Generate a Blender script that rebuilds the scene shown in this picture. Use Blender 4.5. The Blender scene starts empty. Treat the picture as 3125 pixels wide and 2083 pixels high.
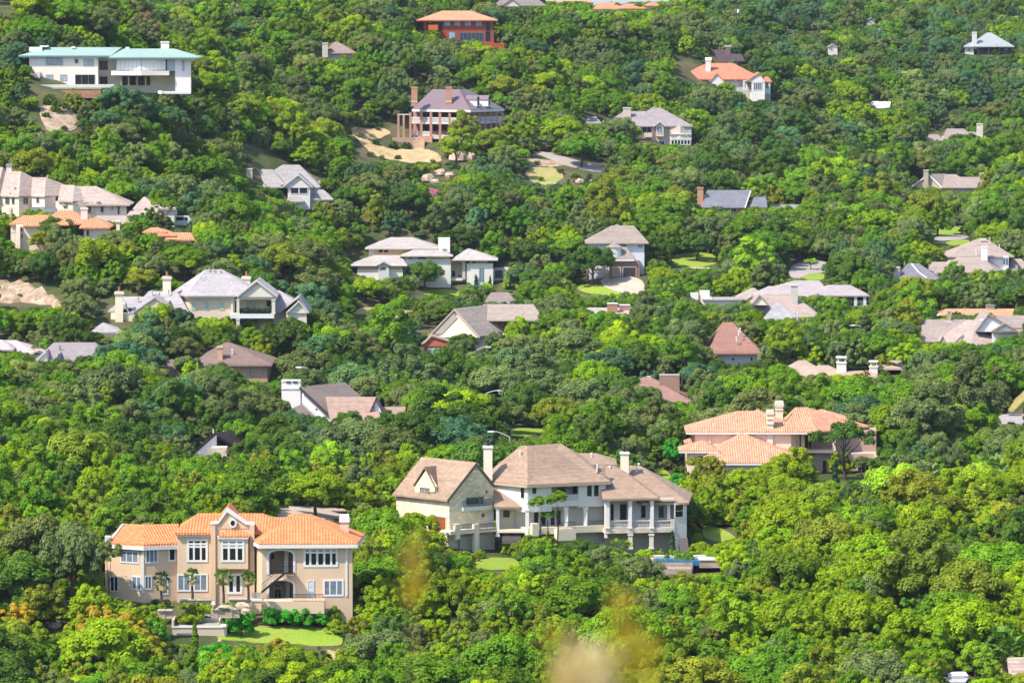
import bpy, bmesh, math, random
import numpy as np
from mathutils import Vector, Matrix

random.seed(7)
RNG = np.random.default_rng(11)
C = bpy.context.scene.collection
SC = bpy.context.scene

# ------------------------------------------------------------------ camera model
F = 15600.0            # focal length in source pixels (a long lens, about 180 mm)
HY = 8.0               # row of eye level
CZ = 80.0              # eye height above the datum
TH = math.atan((1041.5 - HY) / F)
cT, sT = math.cos(TH), math.sin(TH)

def P(px, py, Y):
    """world point seen at photograph pixel (px, py), Y metres ahead"""
    xc = (px - 1562.5) / F
    yc = (1041.5 - py) / F
    yw = cT + yc * sT
    zw = -sT + yc * cT
    return Vector((xc / yw * Y, Y, CZ + zw / yw * Y))

def project(v):
    x, y, z = v[0], v[1], v[2] - CZ
    fwd = y * cT - z * sT
    up = y * sT + z * cT
    return 1562.5 + F * x / fwd, 1041.5 - F * up / fwd

# ------------------------------------------------------------------ terrain
# (column, row, distance) of ground points read off the photograph
GP = [
 (300,2060,588),(300,1850,610),(300,1500,715),(300,1200,830),(300,1022,895),(20,1092,900),(720,1175,870),(200,860,940),(200,690,985),(530,745,945),(560,690,985),(300,500,1045),(300,262,1085),(300,100,1150),(300,10,1230),
 (900,2060,588),(900,1850,612),(900,1560,700),(1050,1300,800),(900,1010,940),(880,626,1150),(765,580,1150),(715,590,1140),(900,470,1248),(900,300,1305),(1000,190,1345),(900,50,1415),
 (1500,2060,592),(1450,1700,698),(1550,1830,645),(1500,1450,760),(1450,1090,930),(1300,885,1132),(1000,900,1070),(1300,690,1150),(1400,460,1286),(1200,468,1294),(1250,470,1292),(1310,474,1288),(1400,300,1330),(1400,150,1400),(1500,30,1500),
 (2100,2060,588),(640,1403,770),(2025,1243,868),(2080,1754,690),(2300,1466,774),(2200,1120,920),(2250,940,1040),(1880,850,1120),(2200,660,1230),(1980,440,1340),(2250,293,1472),(2200,190,1490),(2200,50,1700),(2000,26,1820),
 (2800,2060,582),(2800,1750,665),(2800,1450,765),(2900,1130,900),(2800,860,1120),(2950,600,1405),(2900,440,1525),(2900,300,1600),(3000,175,1740),(2700,80,1850),(2800,20,2000)]
pts = [tuple(P(*g)) for g in GP]
for (px, py, Y) in GP:
    if px <= 300:
        q = P(px, py, Y)
        for dx in (60, 180, 330): pts.append((q.x - dx, q.y, q.z))
    if px >= 2800:
        q = P(px, py, Y)
        for dx in (60, 180, 330): pts.append((q.x + dx, q.y, q.z))
for x in (-400, -200, -60, 60, 200, 400):
    pts += [(x, 300, 6), (x, 430, 5), (x, 500, 5)]
for (x, y) in ((-400,1300),(-150,1330),(-60,1480),(20,1620),(60,1960),(140,2080),(250,2150),(420,2150)):
    pts.append((x, y + 100, 76)); pts.append((x, y + 260, 60))
PT = np.array(pts, float)
SCL = 400.0
def _tps(a, b):
    r2 = ((a[:, None, :] - b[None, :, :]) ** 2).sum(-1)
    return 0.5 * r2 * np.log(r2 + 1e-9)
_c = PT[:, :2] / SCL
_n = len(_c)
_A = np.zeros((_n + 3, _n + 3)); _A[:_n, :_n] = _tps(_c, _c) + np.eye(_n) * 0.0012
_A[:_n, _n] = 1; _A[:_n, _n + 1:] = _c; _A[_n, :_n] = 1; _A[_n + 1:, :_n] = _c.T
_w = np.linalg.solve(_A, np.concatenate([PT[:, 2], np.zeros(3)]))
def _rbf(x, y):
    q = np.stack([np.ravel(x), np.ravel(y)], 1) / SCL
    return (_tps(q, _c) @ _w[:_n] + _w[_n] + q @ _w[_n + 1:]).reshape(np.shape(x))
XS = np.concatenate([[-30000, -9000, -3000, -1200, -600], np.arange(-360, 361, 6), [600, 1200, 3000, 9000, 30000]]).astype(float)
YS = np.concatenate([[-3000, -800, -200, -60, -20], np.arange(0, 60, 3), np.arange(60, 500, 20), np.arange(500, 2300, 5), [2400, 2600, 3000, 4000, 7000, 14000, 30000]]).astype(float)
def _sm(t): t = np.clip(t, 0, 1); return t * t * (3 - 2 * t)
GX, GY = np.meshgrid(XS, YS)
def _height(X, Y):
    z = _rbf(np.clip(X, -380, 380), np.clip(Y, 300, 2350))
    near = np.interp(Y, [-3000, 0, 8, 14, 40, 120, 300], [CZ - 1.7, CZ - 1.7, CZ - 1.95, CZ - 3.4, 62, 36, 8])
    z = near * (1 - _sm((Y - 250) / 150)) + z * _sm((Y - 250) / 150)
    return z * (1 - _sm((Y - 2150) / 250)) + 40 * _sm((Y - 2150) / 250)
GZ = _height(GX, GY)

def zt(x, y):
    x = np.asarray(x, float); y = np.asarray(y, float)
    i = np.clip(np.searchsorted(XS, x) - 1, 0, len(XS) - 2); j = np.clip(np.searchsorted(YS, y) - 1, 0, len(YS) - 2)
    u = (x - XS[i]) / (XS[i + 1] - XS[i]); v = (y - YS[j]) / (YS[j + 1] - YS[j])
    return (GZ[j, i] * (1 - u) * (1 - v) + GZ[j, i + 1] * u * (1 - v) + GZ[j + 1, i] * (1 - u) * v + GZ[j + 1, i + 1] * u * v)

_YM = np.arange(420, 2300, 1.0)
def ground(px, py, lift=0.0, asp=0.0):
    """where the ray of a pixel comes down to (lift + asp*Y) above the ground"""
    a = P(px, py, 1.0)
    x = a.x * _YM; z = CZ + (a.z - CZ) * _YM
    d = z - zt(x, _YM) - lift - asp * _YM
    k = np.argmax(d <= 0)
    if d[k] > 0: k = len(_YM) - 1
    return Vector((x[k], _YM[k], float(zt(x[k], _YM[k]))))

# ------------------------------------------------------------------ node materials
def newmat(name):
    m = bpy.data.materials.new(name); m.use_nodes = True
    nt = m.node_tree; nt.nodes.clear()
    out = nt.nodes.new('ShaderNodeOutputMaterial')
    return m, nt, out
class NG:
    def __init__(s, nt): s.nt = nt
    def n(s, t, **kw):
        nd = s.nt.nodes.new(t)
        for k, v in kw.items(): setattr(nd, k, v)
        return nd
    def l(s, a, b): s.nt.links.new(a, b)
    def math(s, op, a, b=None, c=None):
        nd = s.n('ShaderNodeMath', operation=op)
        for i, v in enumerate((a, b, c)):
            if v is None: continue
            if isinstance(v, (int, float)): nd.inputs[i].default_value = v
            else: s.l(v, nd.inputs[i])
        return nd.outputs[0]
    def mix(s, f, a, b, mode='MIX'):
        nd = s.n('ShaderNodeMix', data_type='RGBA', blend_type=mode)
        for i, v in ((0, f), (6, a), (7, b)):
            if isinstance(v, (int, float)): nd.inputs[i].default_value = v
            elif isinstance(v, (tuple, list)): nd.inputs[i].default_value = (*v[:3], 1)
            else: s.l(v, nd.inputs[i])
        return nd.outputs[2]
    def noise(s, vec, scale, detail=3, rough=0.55):
        nd = s.n('ShaderNodeTexNoise'); nd.inputs['Scale'].default_value = scale
        nd.inputs['Detail'].default_value = detail; nd.inputs['Roughness'].default_value = rough
        if vec is not None: s.l(vec, nd.inputs['Vector'])
        return nd.outputs['Fac']
    def ramp(s, f, lo, hi, a=0.0, b=1.0):
        nd = s.n('ShaderNodeMapRange'); nd.clamp = True
        s.l(f, nd.inputs[0])
        for i, v in enumerate((lo, hi, a, b)): nd.inputs[i + 1].default_value = v
        return nd.outputs[0]
    def bsdf(s, out, col, rough=0.8, spec=0.3, bump=None, dist=0.05, strength=1.0):
        b = s.n('ShaderNodeBsdfPrincipled')
        if isinstance(col, (tuple, list)): b.inputs['Base Color'].default_value = (*col[:3], 1)
        else: s.l(col, b.inputs['Base Color'])
        if isinstance(rough, (int, float)): b.inputs['Roughness'].default_value = rough
        else: s.l(rough, b.inputs['Roughness'])
        b.inputs['Specular IOR Level'].default_value = spec
        if bump is not None:
            bp = s.n('ShaderNodeBump'); bp.inputs['Distance'].default_value = dist; bp.inputs['Strength'].default_value = strength
            s.l(bump, bp.inputs['Height']); s.l(bp.outputs[0], b.inputs['Normal'])
        s.l(b.outputs[0], out.inputs[0])
        return b
ROOFK, TILEK = 0.63, 0.76
_MC = {}
def cached(fn):
    def w(*a):
        k = (fn.__name__, *a)
        if k not in _MC: _MC[k] = fn(*a)
        return _MC[k]
    return w
def _uv(g):
    sp = g.n('ShaderNodeSeparateXYZ'); uv = g.n('ShaderNodeUVMap'); g.l(uv.outputs[0], sp.inputs[0])
    return uv.outputs[0], sp.outputs[0], sp.outputs[1]
def _vary(g, col, vec, amt=0.12, big=0.35, small=5.0):
    a = g.noise(vec, big, 4); b = g.noise(vec, small, 3)
    t = g.math('ADD', g.math('MULTIPLY', a, 0.6), g.math('MULTIPLY', b, 0.4))
    t = g.ramp(t, 0.3, 0.7, 1 - amt, 1 + amt)
    return g.mix(1.0, col, _grey(g, t), 'MULTIPLY')
def _grey(g, t):
    c = g.n('ShaderNodeCombineColor')
    for i in range(3): g.l(t, c.inputs[i])
    return c.outputs[0]
@cached
def stucco(r, gc, b):
    m, nt, out = newmat('stucco'); g = NG(nt); uv, u, v = _uv(g)
    c = _vary(g, (r, gc, b), uv, 0.09, 0.22, 3.0)
    streak = g.n('ShaderNodeMapping'); g.l(uv, streak.inputs[0]); streak.inputs['Scale'].default_value = (2.2, 0.12, 1)
    s = g.ramp(g.noise(streak.outputs[0], 1.0, 4), 0.55, 0.85, 1.0, 0.94)
    c = g.mix(1.0, c, _grey(g, s), 'MULTIPLY')
    g.bsdf(out, c, 0.9, 0.15, g.noise(uv, 14, 3), 0.01)
    return m
@cached
def plain(r, gc, b, rough=0.6):
    m, nt, out = newmat('painted_trim'); g = NG(nt); uv, u, v = _uv(g)
    g.bsdf(out, _vary(g, (r * .8, gc * .8, b * .8), uv, 0.06, 0.5, 4.0), rough, 0.3)
    return m
def _row(g, v, per):
    q = g.math('DIVIDE', v, per); return g.math('FLOOR', q), g.math('FRACT', q)
@cached
def shingle(r, gc, b):
    m, nt, out = newmat('shingle_roofing'); g = NG(nt); uv, u, v = _uv(g)
    row, fr = _row(g, v, 0.36)
    colu = g.math('FLOOR', g.math('DIVIDE', g.math('ADD', u, g.math('MULTIPLY', row, 0.37)), 0.6))
    cv = g.n('ShaderNodeCombineXYZ'); g.l(row, cv.inputs[0]); g.l(colu, cv.inputs[1])
    wn = g.n('ShaderNodeTexWhiteNoise'); g.l(cv.outputs[0], wn.inputs[0])
    w1 = g.n('ShaderNodeTexWhiteNoise', noise_dimensions='1D'); g.l(row, w1.inputs['W'])
    t = g.math('ADD', g.ramp(wn.outputs[0], 0, 1, -0.11, 0.11), g.ramp(w1.outputs[0], 0, 1, 0.92, 1.07))
    c = g.mix(1.0, (r * ROOFK, gc * ROOFK, b * ROOFK), _grey(g, t), 'MULTIPLY')
    c = _vary(g, c, uv, 0.12, 0.2, 1.2)
    g.bsdf(out, c, 0.88, 0.2, g.math('SUBTRACT', 1.0, fr), 0.05)
    return m
@cached
def tile(r, gc, b):
    m, nt, out = newmat('barrel_tile_roofing'); g = NG(nt); uv, u, v = _uv(g)
    row, fr = _row(g, v, 0.42); col, fu = _row(g, u, 0.36)
    h = g.math('SINE', g.math('MULTIPLY', fu, math.pi))
    cv = g.n('ShaderNodeCombineXYZ'); g.l(row, cv.inputs[0]); g.l(col, cv.inputs[1])
    wn = g.n('ShaderNodeTexWhiteNoise'); g.l(cv.outputs[0], wn.inputs[0])
    c = g.mix(1.0, (r * TILEK, gc * TILEK, b * TILEK), _grey(g, g.ramp(wn.outputs[0], 0, 1, 0.8, 1.16)), 'MULTIPLY')
    c = _vary(g, c, uv, 0.12, 0.25, 1.5)
    hh = g.math('ADD', g.math('MULTIPLY', h, 0.7), g.math('MULTIPLY', g.math('SUBTRACT', 1.0, fr), 0.55))
    g.bsdf(out, c, 0.8, 0.2, hh, 0.13)
    return m
@cached
def metalroof(r, gc, b):
    m, nt, out = newmat('standing_seam_roofing'); g = NG(nt); uv, u, v = _uv(g)
    col, fu = _row(g, u, 0.5)
    seam = g.math('LESS_THAN', fu, 0.16)
    c = _vary(g, (r * ROOFK, gc * ROOFK, b * ROOFK), uv, 0.10, 0.15, 0.9)
    g.bsdf(out, c, 0.55, 0.4, seam, 0.05)
    return m
@cached
def blocks(r, gc, b, bw, bh, mortar, var):
    m, nt, out = newmat('masonry'); g = NG(nt); uv, u, v = _uv(g)
    br = g.n('ShaderNodeTexBrick'); g.l(uv, br.inputs['Vector'])
    br.inputs['Scale'].default_value = 1.0; br.inputs['Brick Width'].default_value = bw; br.inputs['Row Height'].default_value = bh
    br.inputs['Mortar Size'].default_value = 0.012
    br.inputs['Color1'].default_value = (r * (1 - var), gc * (1 - var), b * (1 - var * 1.1), 1)
    br.inputs['Color2'].default_value = (min(1, r * (1 + var)), min(1, gc * (1 + var * .9)), min(1, b * (1 + var * .7)), 1)
    br.inputs['Mortar'].default_value = (mortar, mortar * .95, mortar * .88, 1)
    c = _vary(g, br.outputs['Color'], uv, 0.16, 0.3, 2.5)
    g.bsdf(out, c, 0.9, 0.15, g.noise(uv, 6, 3), 0.02)
    return m
def stone(r, gc, b): return blocks(r, gc, b, 0.7, 0.34, (r + gc + b) / 3 * .85, 0.17)
def brick(r, gc, b): return blocks(r, gc, b, 0.26, 0.09, 0.3, 0.16)
@cached
def siding(r, gc, b):
    m, nt, out = newmat('lap_siding'); g = NG(nt); uv, u, v = _uv(g)
    row, fr = _row(g, v, 0.2)
    g.bsdf(out, _vary(g, (r, gc, b), uv, 0.07, 0.3, 3), 0.75, 0.25, fr, 0.02)
    return m
@cached
def glass(r, gc, b):
    m, nt, out = newmat('window_glass'); g = NG(nt); uv, u, v = _uv(g)
    g.bsdf(out, _vary(g, (r, gc, b), uv, 0.35, 0.9, 2.0), 0.06, 0.6)
    return m
@cached
def wood(r, gc, b):
    m, nt, out = newmat('stained_wood'); g = NG(nt); uv, u, v = _uv(g)
    mp = g.n('ShaderNodeMapping'); g.l(uv, mp.inputs[0]); mp.inputs['Scale'].default_value = (0.6, 6, 1)
    g.bsdf(out, _vary(g, (r, gc, b), mp.outputs[0], 0.25, 0.8, 3), 0.6, 0.3)
    return m
@cached
def metal(r, gc, b, rough=0.4):
    m, nt, out = newmat('painted_metal'); g = NG(nt); uv, u, v = _uv(g)
    bb = g.bsdf(out, _vary(g, (r, gc, b), uv, 0.1, 1, 6), rough, 0.5); bb.inputs['Metallic'].default_value = 0.3
    return m
@cached
def soil(name, cols, s1, s2, bump):
    """ground cover mixed from three colours by world position"""
    m, nt, out = newmat(name); g = NG(nt)
    tc = g.n('ShaderNodeNewGeometry'); v = tc.outputs['Position']
    a = g.ramp(g.noise(v, s1, 5, 0.6), 0.38, 0.62); b = g.ramp(g.noise(v, s2, 5, 0.65), 0.4, 0.66)
    c = g.mix(b, g.mix(a, cols[0], cols[1]), cols[2])
    c = g.mix(1.0, c, _grey(g, g.ramp(g.noise(v, 3.0, 4, 0.7), 0.25, 0.75, 0.75, 1.25)), 'MULTIPLY')
    g.bsdf(out, c, 0.95, 0.1, g.noise(v, 2.2, 5, 0.7), bump)
    return m
WHITE = lambda: plain(0.78, 0.77, 0.74)
DARKG = lambda: glass(0.012, 0.014, 0.018)
MIDG = lambda: glass(0.16, 0.19, 0.24)
IRON = lambda: metal(0.02, 0.02, 0.022)

# ------------------------------------------------------------------ mesh building
class MB:
    def __init__(s): s.v = []; s.f = []
    def face(s, pts):
        i = len(s.v); s.v += [tuple(p) for p in pts]; s.f.append(tuple(range(i, i + len(pts))))
    def prism(s, bot, top):
        """closed solid between two matching polygons (bottom seen from above runs anticlockwise)"""
        n = len(bot); i = len(s.v); s.v += [tuple(p) for p in bot] + [tuple(p) for p in top]
        s.f.append(tuple(range(i + n - 1, i - 1, -1))); s.f.append(tuple(range(i + n, i + 2 * n)))
        for k in range(n):
            l = (k + 1) % n
            s.f.append((i + k, i + l, i + n + l, i + n + k))
    def slab(s, q, t0, t1):
        """polygon q (anticlockwise seen from outside) thickened along its normal from t0 to t1"""
        q = [Vector(p) for p in q]
        n = (q[1] - q[0]).cross(q[-1] - q[0]).normalized()
        s.prism([p + n * t0 for p in q], [p + n * t1 for p in q])
    def box(s, lo, hi):
        x0, y0, z0 = lo; x1, y1, z1 = hi
        s.prism([(x0, y0, z0), (x1, y0, z0), (x1, y1, z0), (x0, y1, z0)], [(x0, y0, z1), (x1, y0, z1), (x1, y1, z1), (x0, y1, z1)])
    def shell(s, verts, faces, th):
        """roof skin with th of depth below it"""
        i = len(s.v); n = len(verts)
        s.v += [tuple(p) for p in verts] + [(p[0], p[1], p[2] - th) for p in verts]
        edges = {}
        for f in faces:
            s.f.append(tuple(i + k for k in f)); s.f.append(tuple(i + n + k for k in reversed(f)))
            for a, b in zip(f, f[1:] + f[:1]):
                edges[(a, b)] = edges.get((a, b), 0) + 1
        for (a, b) in edges:
            if (b, a) not in edges: s.f.append((i + b, i + a, i + n + a, i + n + b))
    def tube(s, a, b, r0, r1, k=6):
        a = Vector(a); b = Vector(b); d = (b - a).normalized()
        x = d.orthogonal().normalized(); y = d.cross(x)
        ring = lambda c, r: [c + (x * math.cos(2 * math.pi * j / k) + y * math.sin(2 * math.pi * j / k)) * r for j in range(k)]
        s.prism(ring(a, r0), ring(b, r1))
    def ball(s, c, rx, ry, rz, k=8, jit=0.0, rnd=random):
        c = Vector(c); rows = []
        for j in range(1, k // 2 + 1):
            ph = math.pi * j / (k // 2 + 1)
            rows.append([c + Vector((rx * math.sin(ph) * math.cos(2 * math.pi * t / k), ry * math.sin(ph) * math.sin(2 * math.pi * t / k), rz * math.cos(ph))) * (1 + rnd.uniform(-jit, jit)) for t in range(k)])
        i = len(s.v); s.v.append(tuple(c + Vector((0, 0, rz)))); s.v.append(tuple(c - Vector((0, 0, rz))))
        for r in rows: s.v += [tuple(p) for p in r]
        R = len(rows); at = lambda j, t: i + 2 + j * k + t % k
        for t in range(k):
            s.f.append((i, at(0, t), at(0, t + 1))); s.f.append((i + 1, at(R - 1, t + 1), at(R - 1, t)))
            for j in range(R - 1): s.f.append((at(j, t), at(j + 1, t), at(j + 1, t + 1), at(j, t + 1)))
    def build(s, name, mat, parent=None, smooth=False):
        me = bpy.data.meshes.new(name)
        o = bpy.data.objects.new(name, me)
        off = Vector((0, 0, 0)); q = parent
        while q is not None: off += q.location; q = q.parent
        me.from_pydata([(x - off.x, y - off.y, z - off.z) for x, y, z in s.v], [], s.f)
        bm = bmesh.new(); bm.from_mesh(me)
        bmesh.ops.recalc_face_normals(bm, faces=bm.faces)
        bm.to_mesh(me); bm.free()
        uvl = me.uv_layers.new(name='UVMap').data
        vs = [v.co for v in me.vertices]
        for p in me.polygons:
            n = p.normal
            if abs(n.z) > 0.98: t = Vector((1, 0, 0)); b = Vector((0, 1, 0))
            else:
                t = Vector((-n.y, n.x, 0)).normalized(); b = n.cross(t)
            for li in p.loop_indices:
                c = vs[me.loops[li].vertex_index]; uvl[li].uv = (c.dot(t), c.dot(b))
            p.use_smooth = smooth
        me.materials.append(mat)
        if parent is None:
            # put the origin at the base of the thing
            xs = [v[0] for v in s.v]; ys = [v[1] for v in s.v]; zs = [v[2] for v in s.v]
            b = Vector(((min(xs) + max(xs)) / 2, (min(ys) + max(ys)) / 2, min(zs)))
            me.transform(Matrix.Translation(-b)); o.location = b
        else: o.parent = parent
        C.objects.link(o)
        return o

def tag(o, label=None, cat=None, group=None, kind=None):
    if label: o['label'] = label
    if cat: o['category'] = cat
    if group: o['group'] = group
    if kind: o['kind'] = kind
    return o
def empty(name, loc, label, cat, group=None, rz=0.0):
    o = bpy.data.objects.new(name, None); C.objects.link(o)
    o.location = loc; o.rotation_euler = (0, 0, rz); o.empty_display_size = 0.5
    return tag(o, label, cat, group)

SCRUB = []       # bare ground that low bushes may grow on
CLEAR = []       # outlines on the ground kept free of scattered trees
KEEP = []        # (x0, y0, x1, y1, distance): parts of the picture kept free of scattered trees nearer than that
FOOT = []        # (x0, y0, x1, y1) ground taken by buildings
LAND = []        # (name, column, row) landmarks for telling trees apart
# ------------------------------------------------------------------ building kit
class House:
    """a building read off an enlarged piece of the photograph: (ox, oy) corner of the piece, k enlargement,
    Y distance of the front, (a, b) points in the enlarged piece, d metres further back"""
    def __init__(s, name, label, cat, land, ox, oy, k, Y, a, b, group=None):
        s.ox, s.oy, s.k, s.Y = ox, oy, k, Y
        gy = ground(ox + a / k, oy + b / k).y
        if abs(gy / Y - 1) < .07: s.Y = gy + .5          # stand it where the ground really is
        q = s.p(a, b); g = float(zt(q.x, q.y))
        s.root = empty(name, (q.x, q.y, min(q.z, g)), label, cat, group)
        s.gz = min(q.z, g) - 1.5
        if land: LAND.append((land, ox + a / k, oy + b / k - 40))
    def p(s, a, b, d=0.0): return P(s.ox + a / s.k, s.oy + b / s.k, s.Y + d)
    def keep(s, *rects, d=0):
        for (a0, b0, a1, b1) in rects: KEEP.append((s.ox + a0 / s.k, s.oy + b0 / s.k, s.ox + a1 / s.k, s.oy + b1 / s.k, s.Y + d))
    def foot(s, pts):
        xs = [v[0] for v in pts]; ys = [v[1] for v in pts]
        FOOT.append((min(xs), min(ys), max(xs), max(ys)))
    def dd(s, d, a): return d(a) if callable(d) else d
    def plane(s, a0, d0, a1, d1):
        return lambda a: d0 + (d1 - d0) * (a - a0) / (a1 - a0)
    def quad(s, a0, b0, a1, b1, d):
        """upright rectangle, anticlockwise from its lower left as the camera sees it"""
        tl = s.p(a0, b0, s.dd(d, a0)); bl = s.p(a0, b1, s.dd(d, a0)); r = s.p(a1, b0, s.dd(d, a1))
        x, y = r.x, r.y
        return [Vector((tl.x, tl.y, bl.z)), Vector((x, y, bl.z)), Vector((x, y, tl.z)), tl.copy()]
    def block(s, name, mat, pts, bt, bb=None, parent=None, deep=True):
        """solid on a footprint of (a, d) points; bt, bb rows of its top and bottom at the first point"""
        top = s.p(pts[0][0], bt, pts[0][1]).z
        bot = s.gz if bb is None else s.p(pts[0][0], bb, pts[0][1]).z
        xy = [s.p(a, bt, d) for a, d in pts]
        ar = sum(xy[i - 1].x * xy[i].y - xy[i].x * xy[i - 1].y for i in range(len(xy)))
        if ar < 0: xy.reverse()
        m = MB(); m.prism([(v.x, v.y, bot) for v in xy], [(v.x, v.y, top) for v in xy])
        if bb is None: s.foot([(v.x, v.y) for v in xy])
        return m.build(name, mat, parent or s.root)
    def body(s, mat, a0, bt, a1, d, depth, bb=None, name='wall'):
        """plain rectangular volume whose front runs from a0 to a1"""
        d0, d1 = s.dd(d, a0), s.dd(d, a1)
        A = s.p(a0, bt, d0); B = s.p(a1, bt, d1)
        t = Vector((B.x - A.x, B.y - A.y, 0)).normalized(); n = Vector((-t.y, t.x, 0))
        bot = s.gz if bb is None else s.p(a0, bb, d0).z
        q = [Vector((A.x, A.y, 0)), Vector((B.x, B.y, 0))]; q += [q[1] + n * depth, q[0] + n * depth]
        if bb is None: s.foot([(v.x, v.y) for v in q])
        m = MB(); m.prism([(v.x, v.y, bot) for v in q], [(v.x, v.y, A.z) for v in q])
        return m.build(name, mat, s.root)
    def box(s, name, mat, a0, b0, a1, b1, d, t, parent=None):
        """box with front rectangle at distance d, going back t metres (t may be negative: forward)"""
        q = s.quad(a0, b0, a1, b1, d); m = MB()
        if t > 0: m.slab(q, -t, 0)
        else: m.slab(q, 0, -t)
        return m.build(name, mat, parent or s.root)
    def shell(s, mat, verts, faces, th=0.28, name='roof', parent=None, raw=False):
        V = [v if isinstance(v, Vector) else s.p(*v) for v in verts]
        m = MB(); m.shell(V, [list(f) for f in faces], th)
        return m.build(name, mat, parent or s.root)
    def hip(s, mat, a0, a1, be, r0, r1, br, d, depth, th=0.28, name='roof', rd=None, trim=None):
        A = s.p(a0, be, d); B = s.p(a1, be, d); B.z = A.z
        h = rd if rd is not None else depth / 2
        R0 = s.p(r0, br, d + h); R1 = s.p(r1, br, d + h); R1.z = R0.z
        D = Vector((A.x, A.y + depth, A.z)); E = Vector((B.x, B.y + depth, A.z))
        if abs(r0 - r1) < 1: V = [A, B, E, D, R0]; Fc = [[0, 1, 4], [1, 2, 4], [2, 3, 4], [3, 0, 4]]
        else: V = [A, B, E, D, R0, R1]; Fc = [[0, 1, 5, 4], [1, 2, 5], [2, 3, 4, 5], [3, 0, 4]]
        o = s.shell(mat, V, Fc, th, name)
        if trim: s.fascia(trim, [A, B, E, D], th)
        return o
    def fascia(s, mat, ring, th, h=0.2, out=0.04):
        """a board under the roof edge"""
        c = sum(ring, Vector()) / len(ring); m = MB()
        z1 = ring[0].z - th * .55; z0 = z1 - h
        o = [Vector((v.x + math.copysign(out, v.x - c.x), v.y + math.copysign(out, v.y - c.y), 0)) for v in ring]
        m.prism([(v.x, v.y, z0) for v in o], [(v.x, v.y, z1) for v in o])
        return m.build('fascia', mat, s.root)
    def gable_side(s, mat, a0, a1, be, r0, r1, br, d, depth, wall=None, th=0.25, name='roof', over=0.5):
        """ridge across the view; open triangular ends closed with wall"""
        A = s.p(a0, be, d); B = s.p(a1, be, d); B.z = A.z
        R0 = s.p(r0, br, d + depth / 2); R1 = s.p(r1, br, d + depth / 2); R1.z = R0.z
        D = Vector((A.x, A.y + depth, A.z)); E = Vector((B.x, B.y + depth, A.z))
        o = s.shell(mat, [A, B, E, D, R0, R1], [[0, 1, 5, 4], [2, 3, 4, 5]], th, name)
        if wall:
            for (p, q, r, sg) in ((A, D, R0, 1), (B, E, R1, -1)):
                m = MB(); x = Vector((sg * over, 0, 0)); dn = Vector((0, 0, -th - .02)); f = .93
                c = (p + q) / 2
                tri = [c + (v - c) * f + x + dn for v in (p, q, r)]
                m.slab(tri, -.12, .12); m.build('gable_wall', wall, s.root)
        return o
    def gable_front(s, mat, a0, a1, be, ax, ba, d, depth, wall=None, th=0.25, name='roof', over=0.45, trim=None, be1=None):
        """ridge running away from the camera, triangle of wall facing it"""
        A = s.p(a0, be, d); B = s.p(a1, be if be1 is None else be1, d); T = s.p(ax, ba, d)
        y = Vector((0, depth, 0))
        o = s.shell(mat, [A, B, B + y, A + y, T, T + y], [[0, 4, 5, 3], [4, 1, 2, 5]], th, name)
        if wall:
            k = Vector((0, over, -th * .9)); c = Vector((T.x, T.y, A.z))
            tri = [c + (v - c) * .97 + k for v in (A, B, T)]
            m = MB(); m.slab(tri, -.15, .15); m.build('gable_wall', wall, s.root)
        if trim:
            m = MB(); w = Vector((0, -.05, 0))
            for p, q in ((A, T), (T, B)):
                m.slab([p + w + Vector((0, 0, -.3)), q + w + Vector((0, 0, -.3)), q + w, p + w], 0, .08)
            m.build('bargeboard', trim, s.root)
        return o
    def win(s, a0, b0, a1, b1, d=0, cols=2, rows=1, frame=None, pane=None, fw=.12, name='window', arch=0.0, rowsplit=None, parent=None, mw=None, proud=.07):
        """framed window: frame with glazing bars, one pane set back inside it"""
        q = s.quad(a0, b0, a1, b1, d); O = q[0]; U = q[1] - q[0]; W = q[3] - q[0]
        lu, lw = U.length, W.length; U.normalize(); W.normalize(); n = U.cross(W).normalized()
        m = MB(); mw = mw or fw * .7
        def bar(u0, w0, u1, w1, t0=0.0, t1=proud):
            m.slab([O + U * u0 + W * w0, O + U * u1 + W * w0, O + U * u1 + W * w1, O + U * u0 + W * w1], t0, t1)
        rows_at = rowsplit or [i / rows for i in range(1, rows)]
        bar(0, 0, lu, fw); bar(0, lw - fw, lu, lw) if not arch else None
        top = lw - fw if not arch else lw * (1 - arch)
        bar(0, fw, fw, top); bar(lu - fw, fw, lu, top)
        for i in range(1, cols): u = lu * i / cols; bar(u - mw / 2, fw, u + mw / 2, top, 0, proud * .8)
        for f in rows_at:
            w = lw * f; us = [fw] + [lu * i / cols for i in range(1, cols)] + [lu - fw]
            for i in range(cols):
                g0 = 0 if i == 0 else mw / 2; g1 = 0 if i == cols - 1 else mw / 2
                bar(us[i] + g0, w - mw / 2, us[i + 1] - g1, w + mw / 2, 0, proud * .75)
        pts = [(fw * .5, fw * .5), (lu - fw * .5, fw * .5)]
        if arch:
            k = 8; h = lw * arch
            arc = lambda e: [(lu / 2 + (lu / 2 - e) * math.cos(math.pi * i / k), top + (h - e) * math.sin(math.pi * i / k)) for i in range(k + 1)]
            ao, ai = arc(0), arc(fw)
            for i in range(k):
                m.slab([O + U * u + W * w for u, w in (ao[i], ao[i + 1], ai[i + 1], ai[i])], 0, proud)
            pts += arc(fw * .5)
        else: pts += [(lu - fw * .5, lw - fw * .5), (fw * .5, lw - fw * .5)]
        o = m.build(name, frame or WHITE(), parent or s.root)
        g = MB(); g.slab([O + U * u + W * w for u, w in pts], .004, proud * .4)
        g.build('pane', pane or DARKG(), o)
        return o
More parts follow.
